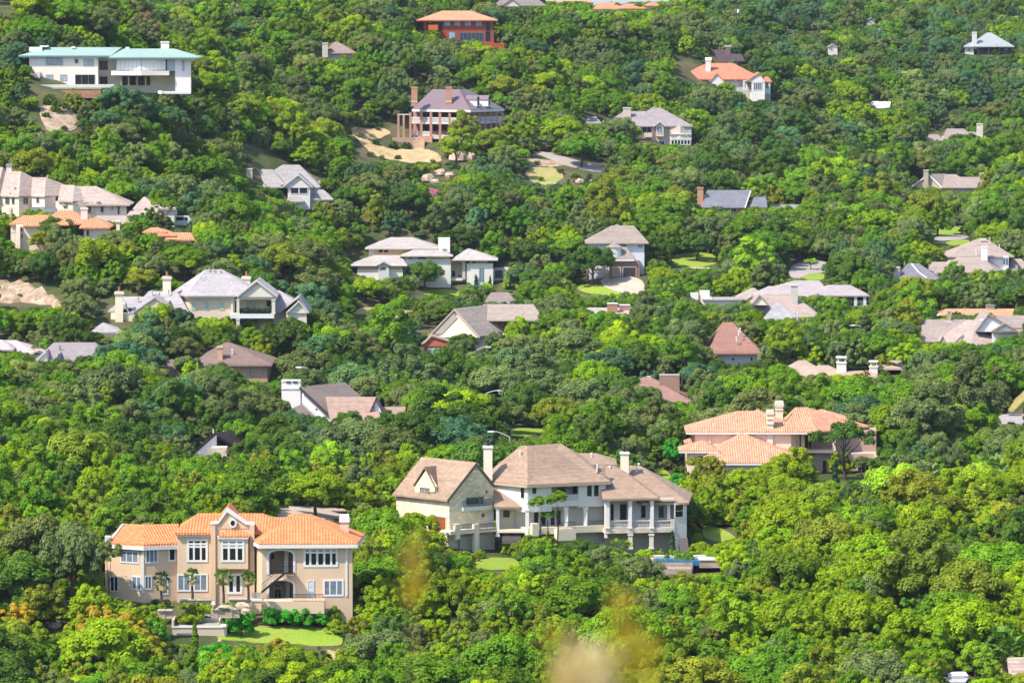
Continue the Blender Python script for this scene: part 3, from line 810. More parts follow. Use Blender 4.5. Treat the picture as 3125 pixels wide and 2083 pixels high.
    h.shell(br, [E1, E0, E2, R0, R2, R1, Bk, Bl], [[0, 1, 4, 3], [1, 2, 5, 4], [2, 6, 5], [6, 7, 3, 4, 5], [7, 0, 3]], .25)
    h.fascia(plain(.5, .4, .3), [E1, E0, E2, Bk, Bl], .25, .3, -.1)
    h.win(1700, 632, 1742, 775, ML, 1, 1, tr, DARKG(), .06)
    for a in (2572, 2664): h.win(a, 602, a + 70, 760, M, 1, 1, wh, DARKG(), .05, proud=.05)
    h.win(1850, 630, 1900, 720, M, 1, 1, tr, DARKG(), .06)
    for a, b0, b1 in ((2300, 900, 1180), (2556, 900, 1180), (1780, 925, 1270)): h.column(a, b0, b1, M(a) + .2, .5, W)
    h.win(2580, 900, 2680, 1025, lambda a: M(a) + 2.75, 1, 1, wh, DARKG(), .08); h.door(2695, 900, 2775, 1170, lambda a: M(a) + 2.75, wh, DARKG()); h.door(2320, 905, 2445, 1170, lambda a: M(a) + 2.75, wh, DARKG(), 2)
    for a in (1860, 1960, 2080, 2160): h.door(a, 935, a + 75, 1180, lambda q: M(q) + 2.75, wh, DARKG())
    h.box('porch_floor', cst, 1790, 1180, 2820, 1270, lambda a: M(a) - .3, 3.2); h.rail(2590, 1085, 2790, 1172, M); h.box('porch_floor', cst, 2200, 1200, 2430, 1350, lambda a: M(a) - 2.0, 1.6); h.rail(2200, 1105, 2420, 1200, lambda a: M(a) - 1.9)
    h.box('porch_pier', cst, 1850, 1120, 1935, 1290, lambda a: M(a) - 1.2, .8)
    h.steps(1450, 1215, 1700, 1350, 1.0, -3.0, 8, plain(.13, .11, .10))
    # porch between garage and main block
    p0, p1, p2, p3 = h.p(1345, 892, -1.2), h.p(1700, 885, -1.4), h.p(1420, 640, 2.4), h.p(1328, 640, 2.2)
    p1.z = p0.z; p3.z = p2.z
    h.shell(br, [p0, p1, p2, p3, Vector((p0.x, p0.y + 5, p0.z)), Vector((p1.x, p1.y + 5, p0.z))], [[0, 1, 2, 3], [1, 5, 2], [5, 4, 3, 2], [4, 0, 3]], .22, 'porch_roof')
    h.box('porch_beam', cst, 1390, 892, 1695, 930, -1.0, .4)
    h.block('porch_wall', cst, [(1395, 2.2), (1600, 2.2), (1600, 6), (1395, 6)], 900, 1215); h.win(1455, 930, 1556, 1042, 2.18, 1, 1, cst, glass(.05, .08, .08), .08)
    h.box('porch_floor', cst, 1395, 1205, 1760, 1240, -1.5, 5)
    # right wing: columned porch on two levels
    x = 1917
    Wn = h.plane(935 + x, 0.6, 1825 + x, 2.6)
    h.block('wall', stucco(.60, .56, .58), [(930 + x, 3.6), (1830 + x, 5.4), (1830 + x, 13), (930 + x, 13)], 800)
    h.block('bay', wh, [(1815 + x, 2.5), (1985 + x, 3.4), (1985 + x, 11), (1815 + x, 11)], 842)
    h.win(1826 + x, 865, 1940 + x, 1038, h.plane(1815 + x, 2.5, 1985 + x, 3.4), 1, 2, wh, DARKG(), .06)
    F0, F1, Q1, Q0 = h.p(870 + x, 792, -.1), h.p(1612 + x, 768, 1.6), h.p(1015 + x, 330, 8.5), h.p(780 + x, 322, 8.2)
    F1.z = F0.z; Q0.z = Q1.z; K1, K0 = Vector((F1.x + 1, F1.y + 15, F0.z)), Vector((F0.x, F0.y + 16, F0.z))
    h.shell(br, [F0, F1, Q1, Q0, K1, K0], [[0, 1, 2, 3], [1, 4, 2], [4, 5, 3, 2], [5, 0, 3]], .24)
    F0, F1, Q1, Q0 = h.p(1548 + x, 850, 1.9), h.p(2015 + x, 826, 3.1), h.p(1372 + x, 350, 11), h.p(1215 + x, 352, 11)
    F1.z = F0.z; Q0.z = Q1.z; K1, K0 = Vector((F1.x + 1, F1.y + 14, F0.z)), Vector((F0.x - 6, F0.y + 15, F0.z)); F0 = h.p(1400 + x, 858, 1.7); F0.z = F1.z
    h.shell(br, [F0, F1, Q1, Q0, K1, K0], [[0, 1, 2, 3], [1, 4, 2], [4, 5, 3, 2], [5, 0, 3]], .24)
    h.hip(br, 300 + x, 1060 + x, 330, 570 + x, 790 + x, 183, 8, 9, .24)
    h.plate('valley_wall', shingle(.50, .34, .25), [(800 + x, 430, 3.4), (905 + x, 500, 3.6), (905 + x, 340, 4.2), (800 + x, 335, 4.0)], .3); h.box('wall_vent_pipe', W, 782 + x, 330, 800 + x, 440, 3.3, .25)
    h.box('beam', cst, 905 + x, 800, 1820 + x, 826, lambda a: Wn(a) - .1, .5)
    for a in (935, 1232, 1522): h.column(a + x, 812, 1185, Wn(a + x), .5, plain(.76, .70, .66))
    h.column(1745 + x, 860, 1060, 3.2, .4, W)
    for a0, a1 in ((965, 1208), (1258, 1500), (1548, 1780)):
        q = h.quad(a0 + x, 1078, a1 + x, 1180, Wn); U = q[1] - q[0]; m = MB()
        m.slab([q[0], q[1], q[1] + Vector((0, 0, .14)), q[0] + Vector((0, 0, .14))], -.2, .02); m.slab([q[3] - Vector((0, 0, .16)), q[2] - Vector((0, 0, .16)), q[2], q[3]], -.24, .06)
        n = 11
        for i in range(n):
            p = q[0] + U * (i + .5) / n + Vector((0, .1, .12)); hz = (q[3].z - q[0].z) - .3
            m.tube(p, p + Vector((0, 0, hz * .5)), .05, .09, 6); m.tube(p + Vector((0, 0, hz * .5)), p + Vector((0, 0, hz + .06)), .09, .045, 6)
        m.build('balustrade', plain(.66, .6, .55), h.root)
    for a in (935, 1232, 1522, 1800): h.box('balustrade_pier', plain(.72, .63, .52), a - 24 + x, 1065, a + 24 + x, 1190, lambda q: Wn(q) - .1, .45)
    h.box('porch_floor', stone(.66, .55, .44), 905 + x, 1188, 1822 + x, 1252, lambda a: Wn(a) - .15, 4)
    for a in (1235, 1515): h.column(a + x, 1252, 1455, Wn(a + x), .6, plain(.72, .63, .52))
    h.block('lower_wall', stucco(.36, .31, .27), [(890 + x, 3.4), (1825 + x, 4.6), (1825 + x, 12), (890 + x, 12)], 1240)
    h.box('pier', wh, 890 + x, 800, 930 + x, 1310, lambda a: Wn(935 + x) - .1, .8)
    for a0, a1, b0 in ((962, 1022, 850), (1085, 1195, 850), (1365, 1445, 868)): h.door(a0 + x, b0, a1 + x, 1080 if a0 < 1300 else 1040, lambda a: 3.6 + (a - 930 - x) * .002 - .02, stucco(.6, .56, .56), DARKG(), 2 if a1 - a0 > 90 else 1)
    h.win(1600 + x, 870, 1690 + x, 1050, lambda a: 4.95, 1, 1, cst, glass(.05, .08, .08), .1)
    h.steps(1880 + x, 1310, 2010 + x, 1500, 1.0, -3.5, 9, plain(.16, .145, .13))
    h.chimney(1200, 88, 1318, 430, 1.8, stucco(.72, .62, .5), .9, W, 1, IRON()); h.chimney(1105 + x, 168, 1215 + x, 415, 8, stucco(.72, .64, .48), .9, W, 1, IRON())
    h.vents([(1870, 185, 5), (1690, 185, 3.5), (155 + x, 270, 4.5), (380 + x, 262, 6), (632 + x, 325, 7), (240 + x, 170, 7.5), (720 + x, 220, 11), (965 + x, 390, 7.5), (1215 + x, 410, 9), (1320 + x, 415, 9.5), (1350 + x, 355, 11)])
    h.keep((50, 250, 1330, 960), (1330, 80, 2900, 1000), (740, 960, 1400, 1450), (2420, 560, 3900, 1440), (2100, 130, 3400, 800), (1440, 900, 1800, 1230))
manor()

def pool():
    h = House('swimming_pool', 'blue infinity pool with pale coping below the big house with brown roofs', 'pool', None, 1560, 1543, 2.904, 690, 1500, 600)
    d = h.gd(1480, 605) ; st = stone(.36, .28, .22); cp = plain(.62, .57, .50)
    m, nt, out = newmat('pool_water'); g = NG(nt); tc = g.n('ShaderNodeNewGeometry')
    bb = g.bsdf(out, (.03, .14, .30), .08, .5, g.noise(tc.outputs['Position'], 1.5, 3), .03)
    h.box('pool_wall', st, 1320, 500, 1610, 610, d, .5); h.box('wall_ledge', cp, 1345, 545, 1595, 556, d - .35, .5)
    h.box('catch_wall', st, 1340, 558, 1600, 620, d - 1.0, .4)
    A, B = h.p(1268, 490, d + .1), h.p(1668, 490, d + .1); C2, D2 = h.p(1690, 448, d + 5), h.p(1290, 448, d + 5)
    A.z = B.z = C2.z = D2.z = h.p(1400, 488, d + .1).z
    mm = MB(); mm.prism([v - Vector((0, 0, .6)) for v in (A, B, C2, D2)], [A, B, C2, D2]); mm.build('water', m, h.root)
    z = A.z
    mm = MB(); mm.box((D2.x - .5, D2.y, z - .5), (C2.x + .6, D2.y + 1.3, z + .18)); mm.build('pool_deck', cp, h.root)
    mm = MB(); mm.box((B.x, B.y - .2, z - .9), (B.x + 4.6, B.y + 3.6, z + .10)); mm.build('spa_wall', st, h.root)
    mm = MB(); mm.box((B.x - .12, B.y - .34, z + .105), (B.x + 4.75, B.y + 3.8, z + .22)); mm.build('spa_coping', cp, h.root)
    mm = MB(); mm.box((A.x - 3.0, A.y + 2.0, z - .6), (A.x - .05, A.y + 4.2, z + .16)); mm.build('pool_deck', cp, h.root)
    h.keep((1150, 400, 1850, 610))
    # stacked stone terraces under the oaks
    for (a0, b0, a1, b1, lab) in ((60, 660, 520, 720, 'long stacked stone terrace wall under the leaning oaks'), (130, 720, 500, 830, 'lower stacked stone terrace wall half hidden by juniper'), (60, 590, 300, 650, 'upper stacked stone terrace wall left of the leaning oaks'), (610, 655, 780, 690, 'short stone wall right of the leaning oaks')):
        g2 = House('stone_terrace', lab, 'garden wall', None, 1560, 1543, 2.904, 660, (a0 + a1) / 2, b1)
        dd = g2.gd((a0 + a1) / 2, b1); rnd = random.Random(a0 + b0); n = max(2, int((b1 - b0) / 14)); mm = MB()
        for i in range(n):
            b = b0 + (b1 - b0) * i / n; bb2 = b0 + (b1 - b0) * (i + .82) / n; u = a0
            while u < a1:
                w = rnd.uniform(22, 50); q = g2.quad(u, b, min(u + w * .94, a1), bb2, dd + rnd.uniform(-.12, .12) + .2 * (n - i)); mm.slab(q, -.7, 0); u += w
        mm.build('stone_courses', stone(.40, .30, .24), g2.root)
        q = g2.quad(a0, b0, a1, b1, dd + .6); mm = MB(); mm.slab(q, -.6, 0); mm.build('wall_core', stone(.28, .2, .16), g2.root)
pool()

# ------------------------------------------------------------------ peach tiled mansion, right
def mansion():
    h = House('tiled_mansion', 'long two storey house with peach barrel tile roofs and two stepped pale chimneys', 'house', 'peach tiled mansion', 2060, 1200, 3.795, 775, 900, 1000)
    pk = stucco(.74, .56, .42); pt = tile(.74, .36, .22); W = WHITE(); cr = plain(.78, .70, .56)
    h.body(pk, 235, 455, 1345, .6, 11)
    h.block('wall', pk, [(1330, .6), (1442, 2.6), (1442, 12), (1330, 12)], 460)
    h.hip(pt, 128, 1530, 442, 720, 985, 200, 0, 11.5); h.fascia(W, [h.p(128, 442, 0), h.p(1530, 442, 0), h.p(1530, 400, 11), h.p(128, 400, 11)], .28, .25)
    h.hip(pt, 820, 1120, 300, 960, 960, 176, 4, 6)
    E0, E1, E2, R0, R1 = h.p(1240, 448, .6), h.p(1650, 440, .8), h.p(2245, 372, 11), h.p(1390, 160, 8), h.p(1525, 158, 8.5)
    for v in (E1, E2): v.z = E0.z
    R1.z = R0.z; Bq = Vector((E0.x, E2.y + 3, E0.z)); B2 = Vector((E2.x, E2.y + 3, E0.z))
    h.shell(pt, [E0, E1, E2, R0, R1, B2, Bq], [[0, 1, 4, 3], [1, 2, 4], [2, 5, 4], [5, 6, 3, 4], [6, 0, 3]], .28)
    h.hip(pt, 1530, 2000, 300, 1690, 1700, 180, 9, 8)
    h.box('pilaster', cr, 1065, 460, 1135, 620, .3, .4); h.box('pilaster', cr, 395, 455, 415, 600, .4, .3)
    h.win(1402, 530, 1416, 610, h.plane(1330, .6, 1442, 2.6), 1, 1, cr, DARKG(), .06)
    # porch and lower storey to the right, shade put into darker stucco
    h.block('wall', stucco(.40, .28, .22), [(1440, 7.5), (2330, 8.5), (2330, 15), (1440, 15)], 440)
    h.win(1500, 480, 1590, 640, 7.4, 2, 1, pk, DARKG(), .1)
    h.box('porch_floor', pk, 1445, 655, 1850, 690, 2.8, 5)
    for a in (1480, 1840): h.column(a, 440, 660, 3.2, .5, pk)
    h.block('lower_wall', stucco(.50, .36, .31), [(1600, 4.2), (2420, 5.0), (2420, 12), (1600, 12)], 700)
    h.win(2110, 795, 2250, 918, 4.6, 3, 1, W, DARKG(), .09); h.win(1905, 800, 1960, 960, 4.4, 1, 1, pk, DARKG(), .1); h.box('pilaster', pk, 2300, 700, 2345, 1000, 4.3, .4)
    h.door(1700, 770, 1765, 1000, 4.25, pk, DARKG()); h.box('garden_parapet', pk, 1860, 1010, 2180, 1065, 1.5, .4)
    # lower roofs
    h.body(pk, 155, 665, 412, -5, 6); h.hip(pt, 48, 512, 662, 318, 322, 540, -5.6, 7.5); h.fascia(W, [h.p(48, 662, -5.6), h.p(512, 662, -5.6), h.p(512, 640, 1), h.p(48, 640, 1)], .28, .22)
    h.win(250, 715, 332, 762, -5.02, 2, 1, pk, DARKG(), .1, arch=.4); h.box('porch_beam', W, 410, 700, 560, 722, -4.4, .5)
    h.hip(pt, 330, 1420, 735, 762, 790, 460, -6.5, 12)
    h.body(pk, 560, 800, 1080, -8.3, 6); h.hip(pt, 430, 1200, 800, 920, 950, 578, -9, 11); h.fascia(W, [h.p(430, 800, -9), h.p(1200, 800, -9), h.p(1200, 770, 1), h.p(430, 770, 1)], .28, .25)
    h.hip(pt, 1040, 1490, 735, 1190, 1290, 628, -3.5, 8)
    h.hip(pt, 110, 300, 570, 220, 250, 500, 3, 5); h.body(pk, 125, 570, 290, 3.3, 4)
    for a0, b0, a1, b1, d in ((1062, 190, 1146, 430, .8), (1162, 88, 1256, 240, 5)):
        h.chimney(a0 + 6, b0, a1 - 6, b1, d, pk, .95, cr, 0, over=.14, caph=.75)
        for fr in (.38, .62): h.box('chimney_band', cr, a0, b0 + (b1 - b0) * fr, a1, b0 + (b1 - b0) * (fr + .09), d - .12, 1.2)
    h.block('garage_wall', stucco(.55, .46, .40), [(520, -6), (1010, -6), (1010, 2), (520, 2)], 985, 1240)
    h.keep((50, 170, 1460, 690), (430, 690, 1100, 800), (1400, 160, 2240, 330), (1640, 720, 1760, 1000), (1860, 780, 2300, 1000))
mansion()
# ------------------------------------------------------------------ the other houses
WH = lambda: stucco(.66, .62, .56)
CRM = lambda: stucco(.70, .60, .47)
def ring(*v): return list(v)

def green_roof():
    h = House('house', 'long white modern house with a pale green roof and a curved window band', 'house', 'green roofed house', 0, 0, 2.904, 1085, 600, 765)
    r = metalroof(.40, .56, .48); w = stucco(.70, .62, .53); fs = plain(.13, .22, .28); W = WHITE(); gl = glass(.30, .36, .40)
    h.body(w, 258, 505, 868, .8, 10); h.hip(r, 162, 985, 492, 440, 1080, 420, 0, 11, .2); h.fascia(fs, [h.p(162, 492, 0), h.p(985, 492, 0), h.p(985, 480, 11), h.p(162, 480, 11)], .2, .3)
    h.hip(r, 962, 1765, 508, 1095, 1545, 432, -2.2, 12, .2); h.fascia(fs, [h.p(962, 508, -2.2), h.p(1765, 508, -2.2), h.p(1765, 490, 10), h.p(962, 490, 10)], .2, .3)
    h.win(315, 512, 400, 576, .78, 1, 1, W, plain(.75, .75, .75), .1); h.win(410, 510, 558, 578, .78, 3, 1, plain(.3, .3, .3), gl, .09)
    h.win(662, 526, 693, 562, .78, 1, 1, plain(.3, .3, .3), glass(.05, .1, .1), .08); h.win(740, 527, 830, 587, .78, 2, 1, plain(.35, .35, .35), gl, .09)
    for a in (408, 533): h.win(a, 662, a + 61, 717, .78, 2, 1, plain(.35, .35, .35), gl, .09)
    h.win(665, 662, 842, 758, .78, 3, 1, plain(.2, .18, .16), DARKG(), .1)  # dark glazing stands in for the shade of the open garage
    h.block('wall', w, [(868, 5), (1480, 5), (1690, 1), (1690, 10), (868, 10)], 510); h.win(880, 540, 955, 622, 4.95, 2, 1, plain(.2, .2, .2), glass(.06, .07, .09), .1)
    h.block('wall', stucco(.62, .56, .54), [(1552, -.6), (1692, -.6), (1692, 6), (1552, 6)], 520)
    h.block('window_bay', plain(.7, .68, .65), [(1030, -.4), (1250, -1.6), (1470, -.4), (1470, 5), (1030, 5)], 512, 632)
    for (a0, d0, a1, d1) in ((1030, -.4, 1250, -1.6), (1250, -1.6, 1470, -.4)):
        h.win(a0 + 4, 516, a1 - 3, 624, h.plane(a0, d0 - .02, a1, d1 - .02), 6, 1, plain(.42, .42, .42), plain(.80, .80, .80, .3), .06)
    h.win(1480, 518, 1552, 630, -.5, 3, 1, plain(.4, .4, .4), glass(.28, .36, .40), .07); h.win(1612, 538, 1634, 630, -.62, 1, 1, plain(.4, .4, .45), gl, .06)
    h.block('balcony', w, [(985, -1.4), (1250, -3.0), (1500, -1.6), (1500, 4), (985, 4)], 630, 668)
    for a in (1075, 1140, 1215, 1290): h.column(a, 668, 757, -1.0, .3, plain(.42, .28, .2))
    h.win(1075, 675, 1330, 757, 4.9, 6, 1, plain(.25, .18, .15), DARKG(), .1); h.door(885, 678, 955, 757, 4.95, plain(.3, .25, .2), DARKG(), 2)
    h.chimney(1425, 367, 1497, 445, 4, w, 1.4, plain(.7, .68, .6)); h.box('roof_box', W, 258, 418, 372, 458, 3, 3); h.box('roof_box', W, 352, 405, 428, 418, 3.5, 2.5)
    h.box('roof_vent', W, 632, 412, 664, 430, 4, .8); h.box('roof_vent', W, 1112, 418, 1145, 432, 5, .8)
    h.box('terrace', plain(.62, .6, .58), 360, 752, 1010, 778, -4, 5); h.box('parapet', stucco(.66, .62, .6), 305, 636, 352, 735, -.3, 1.0)
    h.box('retaining_wall', stone(.36, .17, .11), 470, 790, 895, 870, -4.5, 1.2); h.box('garden_coping', plain(.35, .4, .2), 460, 776, 900, 791, -4.6, 1.6)
    h.block('lower_wing', stucco(.60, .56, .56), [(1440, -7), (1690, -7), (1690, -1), (1440, -1)], 815); h.block('lower_wing_end', plain(.75, .66, .6), [(1400, -6.5), (1438, -7.2), (1438, -1), (1400, -1)], 808)
    h.keep((165, 365, 1765, 640), (280, 600, 1050, 860), (1400, 815, 1650, 930))
green_roof()

def top_left_corner():
    h = House('house', 'blue-grey timber house with a white corner post cut off by the frame corner', 'house', None, 0, 0, 2.904, 1235, 60, 150)
    s = siding(.30, .32, .40); W = WHITE()
    h.body(s, -220, -60, 50, 2, 8); h.body(s, 55, -60, 150, 3.4, 6); h.hip(shingle(.3, .28, .28), -240, 175, -60, -60, 20, -140, 1, 9)
    h.column(57, -60, 140, 1.2, .45, W, base=False); h.box('deck', W, -220, 95, 60, 106, .9, 3); h.rail(-220, 55, 57, 95, 1.0, W, 18)
    h.keep((0, 0, 110, 110))
top_left_corner()

def red_house():
    h = House('house', 'square brick red stucco house with a broad orange hip roof high on the hill', 'house', 'brick red house', 780, 0, 2.904, 1400, 1880, 410)
    rd = stucco(.30, .062, .035); rf = shingle(.80, .37, .21); gy = plain(.16, .15, .2); gl = glass(.30, .36, .48)
    h.hip(rf, 1423, 2146, 177, 1655, 1905, 96, 0, 17, .25); h.fascia(plain(.4, .12, .07), [h.p(1423, 177, 0), h.p(2146, 177, 0), h.p(2146, 170, 17), h.p(1423, 170, 17)], .25, .25, -.05)
    h.body(rd, 1655, 176, 2110, 1, 14); h.body(rd, 1495, 176, 1655, 3.5, 10); h.body(rd, 1495, 268, 1660, 1.2, 3); h.body(rd, 1490, 176, 1520, 1.2, 3)
    for a in (1670, 1760, 1852, 1948): h.win(a, 174, a + 58, 232, .97, 2, 1, gy, gl, .14)
    h.win(1710, 282, 1770, 352, .97, 2, 1, gy, gl, .14); h.win(1806, 288, 2018, 375, .97, 6, 1, gy, glass(.04, .05, .08), .16); h.win(2034, 185, 2082, 372, .97, 1, 2, gy, DARKG(), .12)
    h.box('balcony', stucco(.5, .12, .05), 1530, 222, 1618, 268, -.6, 2.2); h.win(1535, 178, 1565, 204, 3.45, 1, 1, WHITE(), glass(.5, .55, .6), .1); h.win(1580, 180, 1645, 220, 3.4, 2, 1, gy, DARKG(), .12)
    h.box('base_course', stucco(.36, .07, .03), 1640, 372, 2112, 384, .8, .3)
    h.box('garden_wall', stucco(.38, .07, .03), 2005, 382, 2205, 450, -1.2, .5)
    h.keep((1430, 95, 2145, 270), (1670, 260, 2110, 355), (2080, 360, 2190, 420))
red_house()

def brown_cottage():
    h = House('house', 'small house with a mauve brown pyramid roof and a cream chimney behind a round oak', 'house', 'small brown pyramid roof', 780, 0, 2.904, 1305, 720, 545)
    w = stucco(.52, .45, .38)
    h.hip(shingle(.40, .28, .25), 598, 900, 470, 695, 728, 372, 0, 11, .22); h.body(w, 625, 470, 860, .8, 9); h.win(652, 477, 709, 524, .78, 3, 1, WHITE(), glass(.3, .36, .45), .12)
    h.chimney(590, 378, 640, 470, -.5, plain(.66, .56, .5), 1.2, plain(.66, .6, .52)); h.box('roof_vent', plain(.05, .05, .05), 645, 432, 675, 446, 1.2, .6)
    h.keep((590, 372, 850, 475), (610, 470, 720, 520))
brown_cottage()

def brick_columns():
    h = House('house', 'brick mansion with a mauve hip roof, brick piers and white balcony rails', 'house', 'brick pier mansion', 1180, 240, 5.8075, 1280, 1200, 1240)
    bk = brick(.36, .15, .10); bc = brick(.50, .22, .14); rf = metalroof(.27, .185, .215); W = plain(.72, .66, .64)
    Lf = h.plane(470, 8.2, 1470, 0); Rf = h.plane(1470, 0, 2065, 13.8)
    EL, EC, ER = h.p(455, 528, 8.6), h.p(1480, 548, -.9), h.p(2078, 548, 13.9)
    for v in (EL, ER): v.z = EC.z
    R0, R1, R2 = h.p(812, 190, 14), h.p(1282, 192, 9), h.p(1440, 190, 13.5)
    for v in (R1, R2): v.z = R0.z
    B = EL + ER - EC
    h.shell(rf, [EL, EC, ER, B, R0, R1, R2], [[0, 1, 5, 4], [1, 2, 6, 5], [2, 3, 4, 6], [3, 0, 4], [4, 5, 6]], .2)
    h.fascia(W, [EL, EC, ER, B], .2, .62, -.12)
    li = lambda a: Lf(a) + 2.2; ri = lambda a: Rf(a) + 3.4
    h.block('wall', bk, [(470, li(470)), (1440, li(1440)), (1985, 15), (1400, 26), (560, 20)], 560)
    for a in (612, 785, 945, 1118, 1287, 1456): h.column(a, 578, 1010 if a < 800 else 1240, Lf(a) + .1, .62, bc, base=False)
    for a in (1560, 1652, 1750, 1850, 1945, 2050): h.column(a, 588, 1200, Rf(a) + .1, .5, bc, base=False)
    def rails(a0, b0, a1, b1, d):
        q = h.quad(a0, b0, a1, b1, d); m = MB(); hz = q[3].z - q[0].z
        for f0, f1 in ((0, .3), (.38, .5), (.58, .70), (.80, 1.0)):
            m.slab([q[0] + Vector((0, 0, hz * f0)), q[1] + Vector((0, 0, hz * f0)), q[1] + Vector((0, 0, hz * f1)), q[0] + Vector((0, 0, hz * f1))], -.12, 0)
        U = q[1] - q[0]; n = max(2, int(U.length / 1.2))
        for i in range(n + 1):
            p = q[0] + U * i / n; m.box((p.x - .05, p.y - .03, p.z), (p.x + .05, p.y + .1, q[3].z - .01))
        m.build('railing', plain(.70, .68, .68), h.root)
        q2 = h.quad(a0, b1 - 3, a1, b1 + 10, d); m = MB(); m.slab(q2, -2.2, -.13); m.build('balcony_floor', W, h.root)
    rails(445, 682, 1450, 796, Lf); rails(455, 932, 800, 1008, Lf); rails(800, 1000, 1440, 1062, Lf); rails(1470, 690, 2060, 800, Rf)
    for a in (700, 865, 1032, 1200, 1370): h.win(a - 50, 590, a + 50, 690, lambda q: li(q) - .03, 2, 1, plain(.2, .12, .1), DARKG(), .1); h.win(a - 50, 815, a + 50, 930, lambda q: li(q) - .03, 2, 1, plain(.2, .12, .1), DARKG(), .1)
    for a in (1520, 1606, 1700, 1800, 1900): h.win(a - 30, 600, a + 30, 690, lambda q: ri(q) - .1, 1, 1, plain(.2, .12, .1), DARKG(), .1)
    h.block('base_wall', bc, [(430, 7.6), (806, Lf(806) - .5), (806, 8), (430, 14)], 1012)
    h.block('base_wall', bk, [(1470, .4), (1590, 3.2), (1590, 9), (1470, 6)], 1040)
    for a0, a1, d in ((437, 545, 4.6), (1045, 1152, 4.2)):
        h.chimney(a0, 142, a1, 408, d, brick(.52, .20, .10), 1.3, brick(.50, .2, .1), over=.06, caph=.5); h.box('flashing', W, a0 - 6, 402, a1 + 4, 420, d - .08, .3)
    for x in (0, 200):
        d = 3.2 + x * .014
        m = MB(); f = [h.p(1598 + x, 372, d), h.p(1648 + x, 372, d + 1.0), h.p(1640 + x, 305, d + .9), h.p(1610 + x, 297, d + .3)]
        lo = [h.p(1600 + x, 492, d), h.p(1645 + x, 492, d + 1.0)]; s = h.p(1425 + x, 372, d + 2.6)
        m.prism([lo[0], lo[1], lo[1] + Vector((-2.4, 2.2, 0)), lo[0] + Vector((-2.4, 2.2, 0))], [f[0], f[1], f[1] + Vector((-2.4, 2.2, 0)), f[0] + Vector((-2.4, 2.2, 0))])
        o = m.build('dormer', plain(.74, .72, .74), h.root)
        m = MB(); a0, a1 = h.p(1594 + x, 375, d - .2), h.p(1655 + x, 375, d + 1.1); t = h.p(1622 + x, 297, d + .4); k = Vector((-2.9, 2.7, 0)); a1.z = a0.z
        m.shell([a0, a1, a1 + k, a0 + k, t, t + k], [[0, 4, 5, 3], [4, 1, 2, 5]], .12); m.build('dormer_roof', rf, o)
        h.win(1606 + x, 380, 1636 + x, 478, h.plane(1598 + x, d - .03, 1648 + x, d + .97), 1, 1, plain(.7, .7, .74), DARKG(), .06, parent=o)
    # terrace on the left with its stair
    h.block('terrace_wall', brick(.30, .15, .12), [(100, 5.5), (480, 3.2), (480, 9), (100, 11)], 1046)
    for a, b0 in ((208, 640), (302, 640), (420, 600)): h.column(a, b0, 1040, 6.0, .55, bc, base=False)
    h.box('porch_beam', W, 190, 628, 440, 645, 5.8, .8)
    h.steps(470, 1040, 670, 1255, 4.5, .5, 9, stone(.5, .36, .24))
    t = House('tarpaulin', 'bright red cover lying on the terrace beside the brick pier mansion', 'cover', None, 1180, 240, 5.8075, 1284, 300, 1040)
    m = MB(); q = t.p(290, 1040, 1.2)
    for i, (dx, dy, w, hh) in enumerate(((-.6, 0, .8, .55), (.2, .2, 1.0, .75), (.9, -.1, .7, .45))): m.ball((q.x + dx, q.y + dy, q.z + .1), w, .7, hh, 10, .12)
    m.build('folds', plain(.75, .05, .04), t.root)
    h.keep((440, 140, 2070, 570), (600, 570, 1100, 1000), (440, 680, 800, 1240), (1480, 560, 2060, 790), (180, 860, 440, 1040), (100, 1040, 560, 1150))
brick_columns()

